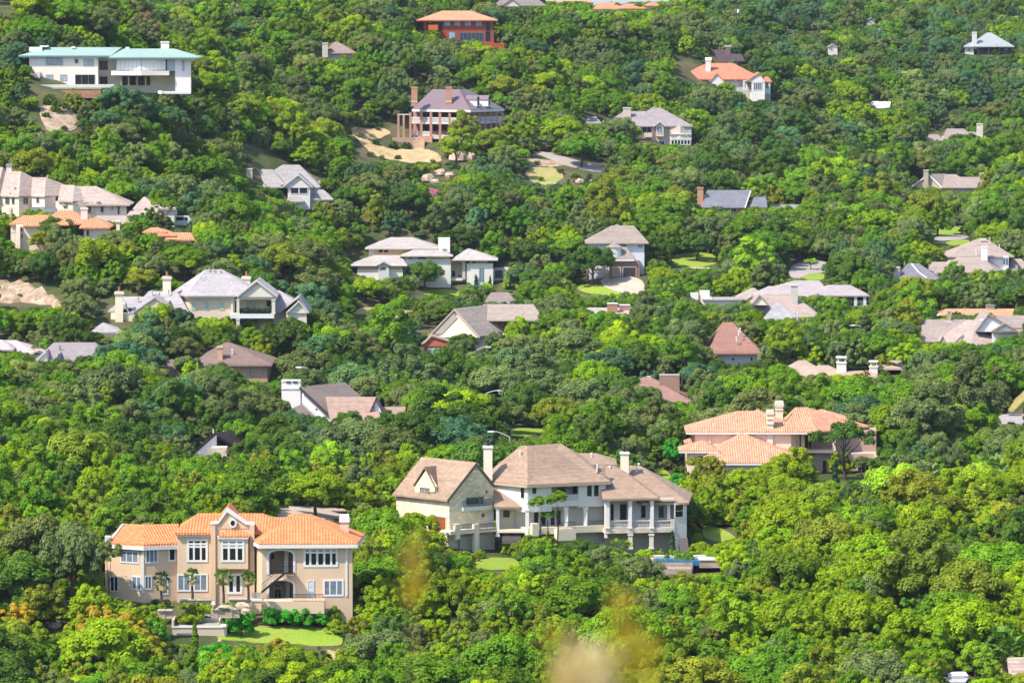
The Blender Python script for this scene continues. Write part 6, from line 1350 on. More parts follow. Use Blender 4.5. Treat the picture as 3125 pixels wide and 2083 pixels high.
# ------------------------------------------------------------------ street lamps, pole and cable
def street_lamp(head, arm, lab, Y=None):
    """curved davit arm from the pole top to a flat head; both given in photograph pixels"""
    if Y is None: Y = ground(arm[0], arm[1] + 8.3 * 15.5).y
    a, hd = P(*arm, Y), P(*head, Y); g = float(zt(a.x, a.y))
    e = empty('street_lamp', (a.x, a.y, g), lab, 'street lamp', 'street lamps between the houses')
    gal = metal(.62, .64, .66, .35); m = MB(); m.tube((a.x, a.y, g - .1), (a.x, a.y, a.z), .10, .07, 8); m.build('pole', gal, e)
    m = MB(); n = 8; pr = a
    for i in range(1, n + 1):
        t = i / n; p = Vector((a.x + (hd.x - a.x) * t, a.y, a.z + (hd.z - a.z) * math.sin(t * math.pi / 2))); m.tube(pr, p, .075, .07, 7); pr = p
    m.build('arm', gal, e); s = 1 if hd.x > a.x else -1
    m = MB(); m.prism([(hd.x - .1 * s, hd.y - .17, hd.z - .12), (hd.x + .95 * s, hd.y - .14, hd.z - .1), (hd.x + .95 * s, hd.y + .14, hd.z - .1), (hd.x - .1 * s, hd.y + .17, hd.z - .12)], [(hd.x - .1 * s, hd.y - .12, hd.z + .12), (hd.x + .8 * s, hd.y - .1, hd.z + .08), (hd.x + .8 * s, hd.y + .1, hd.z + .08), (hd.x - .1 * s, hd.y + .12, hd.z + .12)]); o = m.build('lamp_head', metal(.72, .73, .75, .35), e)
    m = MB(); m.prism([(hd.x + .1 * s, hd.y - .1, hd.z - .2), (hd.x + .7 * s, hd.y - .1, hd.z - .19), (hd.x + .7 * s, hd.y + .1, hd.z - .19), (hd.x + .1 * s, hd.y + .1, hd.z - .2)], [(hd.x + .05 * s, hd.y - .13, hd.z - .115), (hd.x + .8 * s, hd.y - .13, hd.z - .11), (hd.x + .8 * s, hd.y + .13, hd.z - .11), (hd.x + .05 * s, hd.y + .13, hd.z - .115)]); m.build('lens', plain(.6, .6, .58, .2), o)
    KEEP.append((min(head[0], arm[0]) - 3, min(head[1], arm[1]) - 4, max(head[0], arm[0]) + 3, max(head[1], arm[1]) + 3, Y)); LAND.append(('', -9999, -9999))
    return e
street_lamp((1483, 1058), (1453, 1070), 'street lamp reaching right in front of the tall cream gable', 925)
street_lamp((1520, 1191), (1472, 1206), 'white armed street lamp reaching right out of the middle oaks', 850)
street_lamp((1505, 1316), (1556, 1334), 'nearest street lamp, its arm reaching left above the big brown roofed house', 775)
street_lamp((918, 1120), (948, 1130), 'faint street lamp arm just above the massive white chimney', 860)
street_lamp((2608, 992), (2645, 1005), 'street lamp reaching left below the grey turret roof', 960)
LAND = [q for q in LAND if q[0]]
def pole():
    Y = 1640; t, b = P(2247, 12, Y), P(2247, 85, Y); g = float(zt(t.x, t.y))
    e = empty('utility_pole', (t.x, t.y, min(g, b.z)), 'wooden utility pole with a white transformer on the wooded ridge', 'utility pole')
    m = MB(); m.tube((t.x, t.y, min(g, b.z)), t, .2, .14, 8); m.build('pole', plain(.10, .08, .07), e)
    q = P(2250, 34, Y); m = MB(); m.tube((q.x + .35, q.y, q.z - .6), (q.x + .35, q.y, q.z + .6), .42, .42, 10); m.build('transformer', plain(.75, .75, .76), e)
    m = MB(); m.box((t.x - 1.1, t.y - .08, t.z - .6), (t.x + 1.1, t.y + .08, t.z - .42)); m.build('crossarm', plain(.14, .11, .1), e)
    a, z = P(2350, 34, 1650), P(2680, 92, 1690); m = MB(); pr = None
    for i in range(25):
        f = i / 24; p = a.lerp(z, f) - Vector((0, 0, 1.1 * math.sin(math.pi * f)))
        if pr is not None: m.tube(pr, p, .09, .09, 4)
        pr = p
    tag(m.build('overhead_cable', plain(.2, .2, .22)), 'sagging overhead cable crossing the far right wood', 'cable')
    Y = 1690; t, b = P(2682, 82, Y), P(2682, 112, Y); e = empty('utility_pole', (t.x, t.y, b.z), 'utility pole with a white insulator at the right end of the cable', 'utility pole'); m = MB(); m.tube(b, t, .18, .14, 8); m.build('pole', plain(.10, .08, .07), e); m = MB(); q = P(2684, 92, Y); m.tube((q.x, q.y, q.z - .5), (q.x, q.y, q.z + .5), .35, .35, 8); m.build('transformer', plain(.75, .75, .76), e)
    KEEP.append((2400, 30, 2640, 92, 1690)); KEEP.append((2240, 12, 2256, 60, 1640))
pole()
# ------------------------------------------------------------------ lawns, drives, bare earth
LAWN = soil('mown_lawn', ((.16, .27, .02), (.21, .30, .03), (.25, .28, .055)), .12, .35, .03)
DRYG = soil('dry_meadow', ((.30, .27, .09), (.22, .26, .05), (.38, .29, .14)), .1, .3, .06)
SAND = soil('sandy_track', ((.42, .29, .15), (.30, .22, .12), (.50, .36, .20)), .12, .4, .08)
ROCK = soil('rocky_bank', ((.36, .25, .17), (.24, .17, .10), (.46, .35, .26)), .2, .6, .25)
PAVE = soil('concrete_drive', ((.42, .34, .27), (.45, .37, .30), (.38, .31, .25)), .1, .5, .01)
ROAD = soil('pale_asphalt_road', ((.33, .28, .26), (.36, .31, .28), (.30, .26, .24)), .06, .3, .01)
def lawns():
    for pts in ([(640, 1948), (700, 1935), (800, 1916), (1000, 1922), (1055, 1948), (1035, 1978), (900, 1972), (760, 1962)], [(1452, 1703), (1595, 1700), (1595, 1740), (1448, 1742)],
                [(2138, 1605), (2200, 1612), (2265, 1652), (2240, 1664), (2148, 1648)], [(1985, 1424), (2030, 1428), (2052, 1465), (2050, 1482), (2010, 1460)], [(1555, 1308), (1662, 1306), (1650, 1330), (1560, 1338)],
                [(1240, 878), (1405, 886), (1400, 908), (1245, 902)], [(1515, 888), (1600, 905), (1600, 924), (1540, 912)], [(1762, 868), (1850, 872), (1905, 900), (1860, 908), (1765, 890)],
                [(2045, 776), (2195, 772), (2195, 812), (2060, 822)], [(2438, 838), (2520, 834), (2515, 856), (2450, 858)], [(2355, 855), (2420, 852), (2410, 870), (2360, 872)], [(2765, 700), (2800, 690), (2955, 684), (2955, 715), (2840, 724)], [(2880, 738), (2960, 730), (2960, 752), (2900, 752)],
                [(158, 1868), (205, 1858), (200, 1885), (165, 1890)], [(1077, 1155), (1108, 1150), (1104, 1195), (1082, 1192)], [(0, 1527), (45, 1524), (40, 1545), (0, 1545)]):
        drape('lawn', pts, LAWN)
    drape('meadow', [(1075, 944), (1180, 940), (1262, 950), (1262, 974), (1160, 972), (1080, 960)], DRYG, .1); drape('meadow', [(1600, 516), (1700, 512), (1725, 545), (1690, 568), (1620, 562)], DRYG, .1); drape('meadow', [(1575, 480), (1690, 492), (1740, 512), (1600, 512)], ROCK, .1); drape('meadow', [(1040, 1985), (1060, 2005), (1000, 2030), (985, 1990)], DRYG, .1)
    drape('sand_track', [(1070, 392), (1102, 396), (1125, 430), (1172, 455), (1240, 460), (1290, 450), (1345, 472), (1350, 498), (1280, 498), (1200, 492), (1148, 476), (1098, 432)], SAND, .12, mound=.35)
    drape('sand_track', [(985, 392), (1030, 380), (1070, 392), (1060, 402), (1000, 405)], SAND, .1)
    drape('driveway', [(1830, 846), (1950, 846), (1975, 882), (1948, 922), (1922, 902), (1838, 878)], PAVE, .14); drape('driveway', [(2072, 828), (2102, 826), (2104, 846), (2076, 846)], PAVE, .12); drape('driveway', [(2060, 820), (2170, 818), (2170, 826), (2062, 828)], PAVE, .12); drape('driveway', [(800, 1545), (1060, 1542), (1055, 1592), (820, 1588)], PAVE, .12)
    drape('road', [(1612, 462), (1690, 468), (1765, 494), (1845, 508), (1845, 532), (1770, 517), (1700, 497), (1655, 477)], ROAD, .14); drape('road', [(1776, 574), (1800, 548), (1848, 538), (1806, 580)], ROAD, .12)
    drape('road', [(2404, 838), (2420, 804), (2525, 792), (2530, 835), (2470, 836), (2430, 858)], ROAD, .12); drape('road', [(2358, 830), (2390, 830), (2392, 858), (2356, 862)], ROAD, .12); drape('road', [(2835, 730), (2880, 720), (2958, 718), (2958, 730), (2890, 738)], ROAD, .14)
    drape('rocky_bank', [(-60, 855), (60, 862), (130, 888), (195, 928), (185, 948), (90, 930), (-60, 918)], ROCK, .15, mound=.8); drape('bare_earth', [(120, 318), (180, 330), (238, 345), (232, 402), (165, 418), (130, 392)], ROCK, .12, mound=.3); drape('bare_earth', [(-40, 224), (30, 226), (22, 255), (-40, 262)], ROCK, .12, mound=.3)
    drape('bare_earth', [(60, 1800), (200, 1826), (215, 1862), (150, 1876), (70, 1850)], ROCK, .12, mound=.3); drape('rocky_bank', [(1560, 575), (1640, 570), (1650, 600), (1580, 610)], ROCK, .12, mound=.5); drape('bare_earth', [(1040, 395), (1180, 392), (1200, 420), (1080, 425)], SAND, .1)
    for x0, y0, x1, y1, Y in ((1080, 400, 1345, 495, 1290), (1620, 465, 1845, 530, 1330), (0, 862, 180, 935, 930), (125, 325, 232, 405, 1060), (1835, 848, 1965, 890, 1110), (2410, 800, 2520, 852, 1120), (2845, 716, 2955, 745, 1240), (2060, 780, 2190, 818, 1150), (1605, 515, 1715, 560, 1290), (660, 1925, 1040, 1968, 598), (1460, 1705, 1580, 1738, 680), (1565, 1310, 1650, 1332, 800), (1250, 884, 1395, 904, 1080), (1525, 894, 1580, 916, 1080), (1085, 946, 1255, 968, 1020), (1770, 872, 1890, 902, 1080), (2150, 1612, 2240, 1650, 690), (1990, 1428, 2048, 1470, 770), (2085, 700, 2090, 702, 1), (850, 1548, 1050, 1585, 690)):
        KEEP.append((x0, y0, x1, y1, ground((x0 + x1) / 2, (y0 + y1) / 2).y + 4))
lawns()
def rocks():
    rk = soil('limestone', ((.46, .34, .25), (.36, .25, .18), (.55, .44, .34)), .6, 1.4, .25)
    for i, (x, y, w, hh, lab) in enumerate(((1305, 545, 40, 26, 'wide layered boulder at the left of the rocky ledge below the brick pier mansion'), (1345, 528, 34, 22, 'upper boulder of the rocky ledge below the brick pier mansion'), (1372, 540, 30, 24, 'boulder at the right end of the rocky ledge below the brick pier mansion'), (1330, 555, 30, 14, 'low slab at the foot of the rocky ledge below the brick pier mansion'), (1392, 480, 50, 34, 'big square cut boulder right of the sand track'), (1440, 478, 22, 24, 'smaller square boulder right of the sand track'),
                                            (170, 1912, 42, 20, 'pinkish flat rock left of the golden trees at lower left'), (30, 905, 30, 14, 'pale rock on the bare bank at the left edge'), (120, 915, 34, 14, 'pale rock near the right end of the bare bank'), (1770, 555, 26, 18, 'pale rubble heap beside the pale road'))):
        g = ground(x, y + hh * .4); s = g.y / F; m = MB(); rnd = random.Random(i)
        m.ball((g.x, g.y, g.z + hh * s * .35), w * s * .55, w * s * .4, hh * s * .6, 8, .28, rnd); tag(m.build('boulder', rk), lab, 'boulder', 'boulders on the slopes'); KEEP.append((x - w / 2, y - hh / 2, x + w / 2, y + hh / 3, g.y))
rocks()
# ------------------------------------------------------------------ foliage
@cached
def leafmat(name, trans):
    m, nt, out = newmat(name); g = NG(nt)
    at = g.n('ShaderNodeAttribute', attribute_type='INSTANCER', attribute_name='tint')
    va = g.n('ShaderNodeAttribute', attribute_type='GEOMETRY', attribute_name='leaf_tone')
    t = g.ramp(va.outputs['Fac'], 0, 1, 0.62, 1.38)
    c = g.mix(1.0, at.outputs['Color'], _grey(g, t), 'MULTIPLY')
    # younger tips are yellower, old leaves greener and greyer
    c = g.mix(g.ramp(va.outputs['Fac'], 0.5, 1.0, 0.0, 0.4), c, g.mix(1.0, c, (1.3, 1.12, 0.7), 'MULTIPLY'))
    d = g.n('ShaderNodeBsdfDiffuse'); g.l(c, d.inputs[0])
    tr = g.n('ShaderNodeBsdfTranslucent'); g.l(g.mix(1.0, c, (1.15, 1.15, 0.5), 'MULTIPLY'), tr.inputs[0])
    gl = g.n('ShaderNodeBsdfGlossy'); gl.inputs['Roughness'].default_value = 0.5; gl.inputs[0].default_value = (0.8, 0.85, 0.9, 1)
    a = g.n('ShaderNodeMixShader'); a.inputs[0].default_value = trans; g.l(d.outputs[0], a.inputs[1]); g.l(tr.outputs[0], a.inputs[2])
    b = g.n('ShaderNodeMixShader'); b.inputs[0].default_value = 0.010; g.l(a.outputs[0], b.inputs[1]); g.l(gl.outputs[0], b.inputs[2])
    g.l(b.outputs[0], out.inputs[0])
    return m
@cached
def bark():
    m, nt, out = newmat('bark'); g = NG(nt)
    tc = g.n('ShaderNodeTexCoord'); mp = g.n('ShaderNodeMapping'); g.l(tc.outputs['Object'], mp.inputs[0]); mp.inputs['Scale'].default_value = (9, 9, 2)
    g.bsdf(out, _vary(g, (0.075, 0.055, 0.042), mp.outputs[0], 0.35, 1, 5), 0.95, 0.1, g.noise(mp.outputs[0], 3, 4), 0.05)
    return m

def leaf_mesh(name, lobes, n_leaf, size, rng, mat, elong=1.0, up=0.4, shell=0.35, droop=0.0):
    """lobes: rows of (x, y, z, rx, rz, tone); leaf blades spread over each lobe's outer shell"""
    L = np.array(lobes, float)
    area = L[:, 3] ** 1.6; cnt = np.maximum(12, (n_leaf * area / area.sum())).astype(int)
    k = np.repeat(np.arange(len(L)), cnt); N = len(k)
    d = rng.normal(size=(N, 3)); d /= np.linalg.norm(d, axis=1)[:, None]
    lowm = d[:, 2] < -0.35
    d[lowm, 2] *= -1                                   # few leaves hang under a clump
    r = 1 - shell * rng.random(N) ** 1.6
    r += np.where(rng.random(N) < 0.12, rng.random(N) * 0.28, 0)
    c = L[k, :3] + d * r[:, None] * np.stack([L[k, 3], L[k, 3], L[k, 4]], 1)
    nrm = d * 0.9 + rng.normal(size=(N, 3)) * 0.26 + np.array([0, 0, up])
    nrm /= np.linalg.norm(nrm, axis=1)[:, None]
    a = rng.normal(size=(N, 3)); a[:, 2] -= droop
    t = np.cross(nrm, a); t /= np.linalg.norm(t, axis=1)[:, None] + 1e-9
    b = np.cross(nrm, t)
    s = size * (0.6 + 0.8 * rng.random(N))
    t = t * (s * 0.5)[:, None]; b = b * (s * 0.5 * elong)[:, None]
    co = np.stack([c - t * .55 - b, c + t - b * .1, c + t * .45 + b, c - t + b * .25], 1).reshape(-1, 3)
    me = bpy.data.meshes.new(name)
    me.vertices.add(N * 4); me.vertices.foreach_set('co', co.ravel().astype(np.float32))
    me.loops.add(N * 4); me.loops.foreach_set('vertex_index', np.arange(N * 4, dtype=np.int32))
    me.polygons.add(N); me.polygons.foreach_set('loop_start', np.arange(0, N * 4, 4, dtype=np.int32))
    me.update(calc_edges=True)
    at = me.attributes.new('leaf_tone', 'FLOAT', 'FACE')
    tone = np.clip(L[k, 5] + rng.normal(size=N) * 0.06, 0, 1)
    at.data.foreach_set('value', tone.astype(np.float32))
    me.materials.append(mat)
    return me

def trunk_mesh(name, rng, h, spread, r0, limbs):
    mb = MB(); lean = rng.normal(size=2) * 0.04
    top = Vector((lean[0], lean[1], h * 0.55))
    mb.tube((0, 0, -0.12), (lean[0] * .4, lean[1] * .4, h * 0.28), r0 * 1.25, r0 * .9, 7)
    mid = Vector((lean[0] * .4, lean[1] * .4, h * 0.27))
    mb.tube(mid, top, r0 * .9, r0 * .5, 7)
    for i in range(limbs):
        a = 2 * math.pi * (i + rng.random() * .6) / limbs
        s = mid.lerp(top, rng.random() * .7)
        e = Vector((math.cos(a) * spread * (.5 + .5 * rng.random()), math.sin(a) * spread * (.5 + .5 * rng.random()), h * (0.55 + 0.3 * rng.random())))
        kn = s.lerp(e, .5) + Vector((0, 0, -0.03 * h))
        mb.tube(s, kn, r0 * .5, r0 * .34, 5); mb.tube(kn, e, r0 * .34, r0 * .14, 5)
    me = bpy.data.meshes.new(name); me.from_pydata(mb.v, [], mb.f); me.materials.append(bark())
    return me

def lobes_round(rng, n, rx, rz, cz, lo, hi, top_flat=0.0, fill=0.15):
    """clumps over a dome: crown radius rx, half height rz, centre height cz"""
    out = []
    for i in range(n):
        while True:
            d = rng.normal(size=3); d /= np.linalg.norm(d)
            if d[2] > -0.45: break
        q = (0.62 + 0.34 * rng.random()) if rng.random() > fill else 0.45 * rng.random()
        wob = 1 + 0.16 * math.sin(3 * math.atan2(d[1], d[0]) + n)
        p = d * q * np.array([rx * wob, rx * wob, rz * (1 - top_flat * max(0, d[2]))])
        r = lo + (hi - lo) * rng.random() ** 1.3
        out.append((p[0], p[1], cz + p[2], r, r * (0.7 + 0.25 * rng.random()), 0.5 + 0.13 * rng.normal()))
    return out
def lobes_juniper(rng, n, rx, h, lo, hi):
    """several ragged leaders crowded together"""
    out = []
    heads = [(0, 0, 1.0)] + [(rx * .55 * math.cos(a), rx * .55 * math.sin(a), 0.68 + .3 * rng.random()) for a in rng.random(4) * 6.28]
    for i in range(n):
        hx, hy, hh = heads[int(rng.integers(len(heads)))]
        t = rng.random() ** 0.75
        z = h * (0.10 + 0.86 * t * hh)
        w = rx * (0.70 * (1 - t) ** 0.65 + 0.06)
        a = rng.random() * 6.28; q = w * (0.4 + .6 * rng.random())
        r = (lo + (hi - lo) * rng.random()) * (1.1 - 0.45 * t)
        out.append((hx + q * math.cos(a), hy + q * math.sin(a), z, r, r * (0.8 + .45 * rng.random()), 0.5 + 0.13 * rng.normal()))
    return out

KINDS = {}
def make_kinds():
    lm = leafmat('oak_leaves', 0.36); jm = leafmat('juniper_needles', 0.34); bm_ = leafmat('broad_leaves', 0.4)
    for i in range(6):
        r = np.random.default_rng(100 + i)
        cz, rz = .42 + .03 * (i % 3), .30 - .02 * (i % 2)
        lb = lobes_round(r, 62 + 5 * i, .44, rz, cz, .065, .135)
        KINDS[f'oak{i}'] = (leaf_mesh('oak_crown', lb, 14000, .030, r, lm), trunk_mesh('oak_trunk', r, .72, .32, .028, 5), .72)
    for i in range(6):
        r = np.random.default_rng(200 + i); h = .85 + .11 * (i % 3)
        lb = lobes_juniper(r, 84, .46, h, .055, .115)
        KINDS[f'jun{i}'] = (leaf_mesh('juniper_crown', lb, 13000, .028, r, jm, 1.4, .5), trunk_mesh('juniper_trunk', r, h, .2, .03, 4), h)
    for i in range(4):
        r = np.random.default_rng(300 + i)
        lb = lobes_round(r, 40, .42, .46, .60, .07, .14, 0, .12)
        KINDS[f'dec{i}'] = (leaf_mesh('leafy_crown', lb, 12000, .034, r, bm_, 1.2, .35), trunk_mesh('leafy_trunk', r, 1.05, .28, .024, 6), 1.05)
    for i in range(3):
        r = np.random.default_rng(400 + i)
        lb = lobes_round(r, 30, .42, .36, .30, .10, .17)
        KINDS[f'bush{i}'] = (leaf_mesh('bush_foliage', lb, 3600, .05, r, bm_, 1.1), trunk_mesh('bush_stem', r, .5, .2, .02, 5), .66)
    for i in range(2):   # clipped balls and columns by the houses
        r = np.random.default_rng(500 + i)
        KINDS[f'col{i}'] = (leaf_mesh('column_foliage', [(0.06 * r.normal(), .06 * r.normal(), .2 + .17 * k, .34 * (1 - (k / 17) ** 1.5) + .06, .24, .5 + .15 * r.normal()) for k in range(17)], 3000, .13, r, jm, 1.5), trunk_mesh('column_stem', r, 1.5, .1, .06, 3), 3.2)
    for i in range(2):   # ball of leaves on a long bare stem
        r = np.random.default_rng(700 + i)
        KINDS[f'std{i}'] = (leaf_mesh('standard_crown', lobes_round(r, 34, .44, .40, 1.62, .08, .15), 4200, .045, r, lm), trunk_mesh('standard_trunk', r, 2.0, .16, .03, 5), 2.08)
    r = np.random.default_rng(600)
    KINDS['umb0'] = (leaf_mesh('airy_crown', lobes_round(r, 30, .46, .20, .60, .06, .11, .3), 3600, .034, r, lm), trunk_mesh('airy_trunk', r, .84, .36, .026, 7), .8)
    r = np.random.default_rng(601)
    KINDS['umb1'] = (leaf_mesh('airy_crown', lobes_round(r, 26, .46, .22, .62, .06, .11, .3), 3200, .034, r, lm), trunk_mesh('airy_trunk', r, .84, .36, .026, 6), .84)
make_kinds()

TINT = dict(yg=(.235,.345,.006), bg=(.135,.260,.010), dg=(.080,.155,.015), gg=(.160,.212,.060), ol=(.225,.275,.018), bl=(.090,.185,.070),
            ru=(.28,.14,.05), go=(.44,.33,.025), lg=(.29,.46,.02), pk=(.55,.24,.31), rd=(.46,.06,.04), br=(.22,.16,.08), em=(.065,.36,.02), vd=(.035,.09,.024), dry=(.66,.52,.32))
TNAME = dict(yg='yellow-green', bg='bright green', dg='deep green', gg='grey-green', ol='olive green', bl='blue-green', ru='russet', go='golden', lg='lime green', pk='pink flowering', rd='red', br='brown', em='vivid emerald green', vd='very dark green', dry='straw coloured')
KNAME = dict(oak=('oak_tree', 'oak', 'tree'), jun=('juniper_tree', 'juniper', 'tree'), dec=('leafy_tree', 'leafy tree', 'tree'), bush=('bush', 'bush', 'bush'), col=('conical_shrub', 'conical shrub', 'shrub'), umb=('open_oak', 'open-crowned oak', 'tree'), std=('long_stemmed_tree', 'long-stemmed tree', 'tree'))
KGROUP = dict(oak='oaks on the hillside', jun='junipers on the hillside', dec='leafy trees between the houses', bush='bushes in the gardens', col='conical shrubs by the walls', umb='open-crowned oaks in front of the houses', std='long-stemmed trees by the houses')

TREES = []      # dict(k, x, y, z, w, h, rz, tint(name), col, px, py, hand, label)
def jitter(col, rng, amt=0.16):
    f = 1 + amt * rng.normal(); q = .07 * rng.normal()
    return tuple(float(max(.004, c * f * k)) for c, k in zip(col, (1 + q + .03 * rng.normal(), 1, 1 - q)))
def tree(kind, px, py, wpx, tint, asp=None, Y=None, label=None, sink=0.0, base=None):
    """a tree picked out in the photograph: crown centre and crown width in pixels"""
    k = kind if kind[-1].isdigit() else kind + str(int(RNG.integers({'oak': 6, 'jun': 6, 'dec': 4, 'bush': 3, 'col': 2, 'umb': 2, 'std': 2}[kind])))
    hh = KINDS[k][2] * (asp or 1.0)
    if Y is None:
        g = ground(px, py, -sink, (.78 if kind[:3] == 'std' else .62) * hh * wpx / F); Y = g.y
    q = P(px, py, Y); w = wpx * Y / F
    z = float(zt(q.x, q.y)) if base is None else P(px, base, Y).z + .1
    TREES.append(dict(k=k, x=q.x, y=Y, z=z - .1, w=w, h=w * (asp or 1.0), rz=RNG.random() * 6.28, tint=tint, col=jitter(TINT[tint], RNG, .07), hand=True, label=label))

def palette(px, py, kind):
    # neighbours tend to be alike: a slow drift over the hillside plus chance
    q = .5 + .30 * math.sin(px / 150 + 1.7 * math.sin(py / 95)) * math.cos(py / 120 + 1.3 * math.sin(px / 210)) + .26 * RNG.normal()
    u = min(.999, max(0, q))
    def pick(d):
        s = sum(d.values()); a = 0
        for k, v in d.items():
            a += v / s
            if u <= a: return k
        return k
    if py > 1480:
        if px > 1900 or kind == 'jun': return pick(dict(dg=.06, gg=.13, bg=.20, ol=.16, yg=.45))
        return pick(dict(dg=.20, gg=.16, bg=.34, ol=.06, yg=.24))
    if py > 850: return pick(dict(bl=.08, dg=.32, gg=.24, bg=.26, ol=.02, yg=.08))
    if px > 2050 and py < 520: return pick(dict(bl=.20, dg=.16, gg=.26, bg=.24, yg=.14))
    return pick(dict(bl=.05, dg=.24, gg=.22, bg=.29, ol=.06, yg=.14))

def scatter(spacing_scale=1.0):
    placed = {}
    CELL = 6.0
    def near(x, y, r):
        i, j = int(x // CELL), int(y // CELL)
        for a in range(i - 2, i + 3):
            for b in range(j - 2, j + 3):
                for (qx, qy, qr) in placed.get((a, b), ()):
                    if (qx - x) ** 2 + (qy - y) ** 2 < (0.50 * (r + qr)) ** 2: return True
        return False
    for t in TREES:
        placed.setdefault((int(t['x'] // CELL), int(t['y'] // CELL)), []).append((t['x'], t['y'], t['w'] * .5))
    tries = 70000
    yy = 545 + (2120 - 545) * RNG.random(tries) ** 1.0
    xx = (RNG.random(tries) * 2 - 1) * (yy * 0.104 + 10)
    zz = zt(xx, yy)
    from mathutils.geometry import intersect_point_tri_2d
    for x, y, z in zip(xx, yy, zz):
        px, py = project((x, y, z))
        juni = RNG.random() < (0.72 if py > 1480 else 0.34 if py > 850 else 0.5)
        if juni: w = 3.8 + 3.6 * RNG.random() ** 1.2 if py > 1300 else 4.2 + 3.8 * RNG.random()
        else: w = 5.5 + 6.0 * RNG.random() ** 1.4
        if py < 500: w *= .92
        if near(x, y, w * .5): continue
        if any(a - w * .35 < x < c + w * .35 and b - w * .35 < y < d + w * .35 for a, b, c, d in FOOT): continue
        if any(inpoly(x, y, pl) for pl in CLEAR): continue
        kk = ('jun%d' % RNG.integers(6)) if juni else ('dec%d' % RNG.integers(4) if RNG.random() < .18 else 'oak%d' % RNG.integers(6))
        asp = .85 + .3 * RNG.random(); bad = False; w0 = w
        for f in (1.0, .68, .45, .3):      # a smaller tree where a tall one would hide what the photograph shows
            w = w0 * f; h = KINDS[kk][2] * w * asp; bad = False
            cx, cy = project((x, y, z + h * .55)); r = w * .5 * F / y; rv = h * .5 * F / y
            if cx < -r or cx > 3125 + r or cy < -rv or cy - rv > 2083 + 60: bad = True; break
            for (a, b, c, d, Yk) in KEEP:
                if y < Yk + 1.5:
                    dx = max(a - cx, 0, cx - c); dy = max(b - cy, 0, cy - d)
                    if (dx / (r * .86)) ** 2 + (dy / (rv * .88)) ** 2 < 1: bad = True; break
            if not bad: break
        if bad: continue
        tn = palette(px, py, kk[:3])
        TREES.append(dict(k=kk, x=float(x), y=float(y), z=float(z) - .1, w=w, h=w * asp, rz=RNG.random() * 6.28, tint=tn, col=jitter(TINT[tn], RNG), hand=False, label=None))
        placed.setdefault((int(x // CELL), int(y // CELL)), []).append((x, y, w * .5))

def undergrowth(n=26000):
    occ = {}
    for t in TREES: occ.setdefault((int(t['x'] // 8), int(t['y'] // 8)), []).append((t['x'], t['y'], t['w']))
    out = []
    yy = 545 + 1350 * RNG.random(n); xx = (RNG.random(n) * 2 - 1) * (yy * .104 + 6); zz = zt(xx, yy)
    for x, y, z in zip(xx, yy, zz):
        i, j = int(x // 8), int(y // 8)
        if any((qx - x) ** 2 + (qy - y) ** 2 < (.30 * qw) ** 2 for a in (i - 1, i, i + 1) for b in (j - 1, j, j + 1) for qx, qy, qw in occ.get((a, b), ())): continue
        if any(a - .8 < x < c + .8 and b - .8 < y < d + .8 for a, b, c, d in FOOT) or any(inpoly(x, y, pl) for pl in CLEAR) and not (RNG.random() < .3 and any(inpoly(x, y, pl) for pl in SCRUB)): continue
        w = 1.3 + 2.9 * RNG.random() ** 1.6; kk = 'bush%d' % RNG.integers(3); asp = .7 + .4 * RNG.random(); h = KINDS[kk][2] * w * asp
        cx, cy = project((x, y, z + h * .6)); r = w * .5 * F / y
        if any(y < Yk + 1.5 and a - r < cx < c + r and b - r * .6 < cy < d + r * .3 for (a, b, c, d, Yk) in KEEP): continue
        tn = palette(cx, cy, 'jun')
        out.append(dict(k=kk, x=float(x), y=float(y), z=float(z) - .08, w=w, h=w * asp, rz=RNG.random() * 6.28, tint=tn, col=jitter(TINT[tn], RNG)))
    return out

def inpoly(x, y, poly):
    ins = False; n = len(poly)
    for i in range(n):
        x0, y0 = poly[i]; x1, y1 = poly[i - 1]
        if (y0 > y) != (y1 > y) and x < (x1 - x0) * (y - y0) / (y1 - y0) + x0: ins = not ins
    return ins


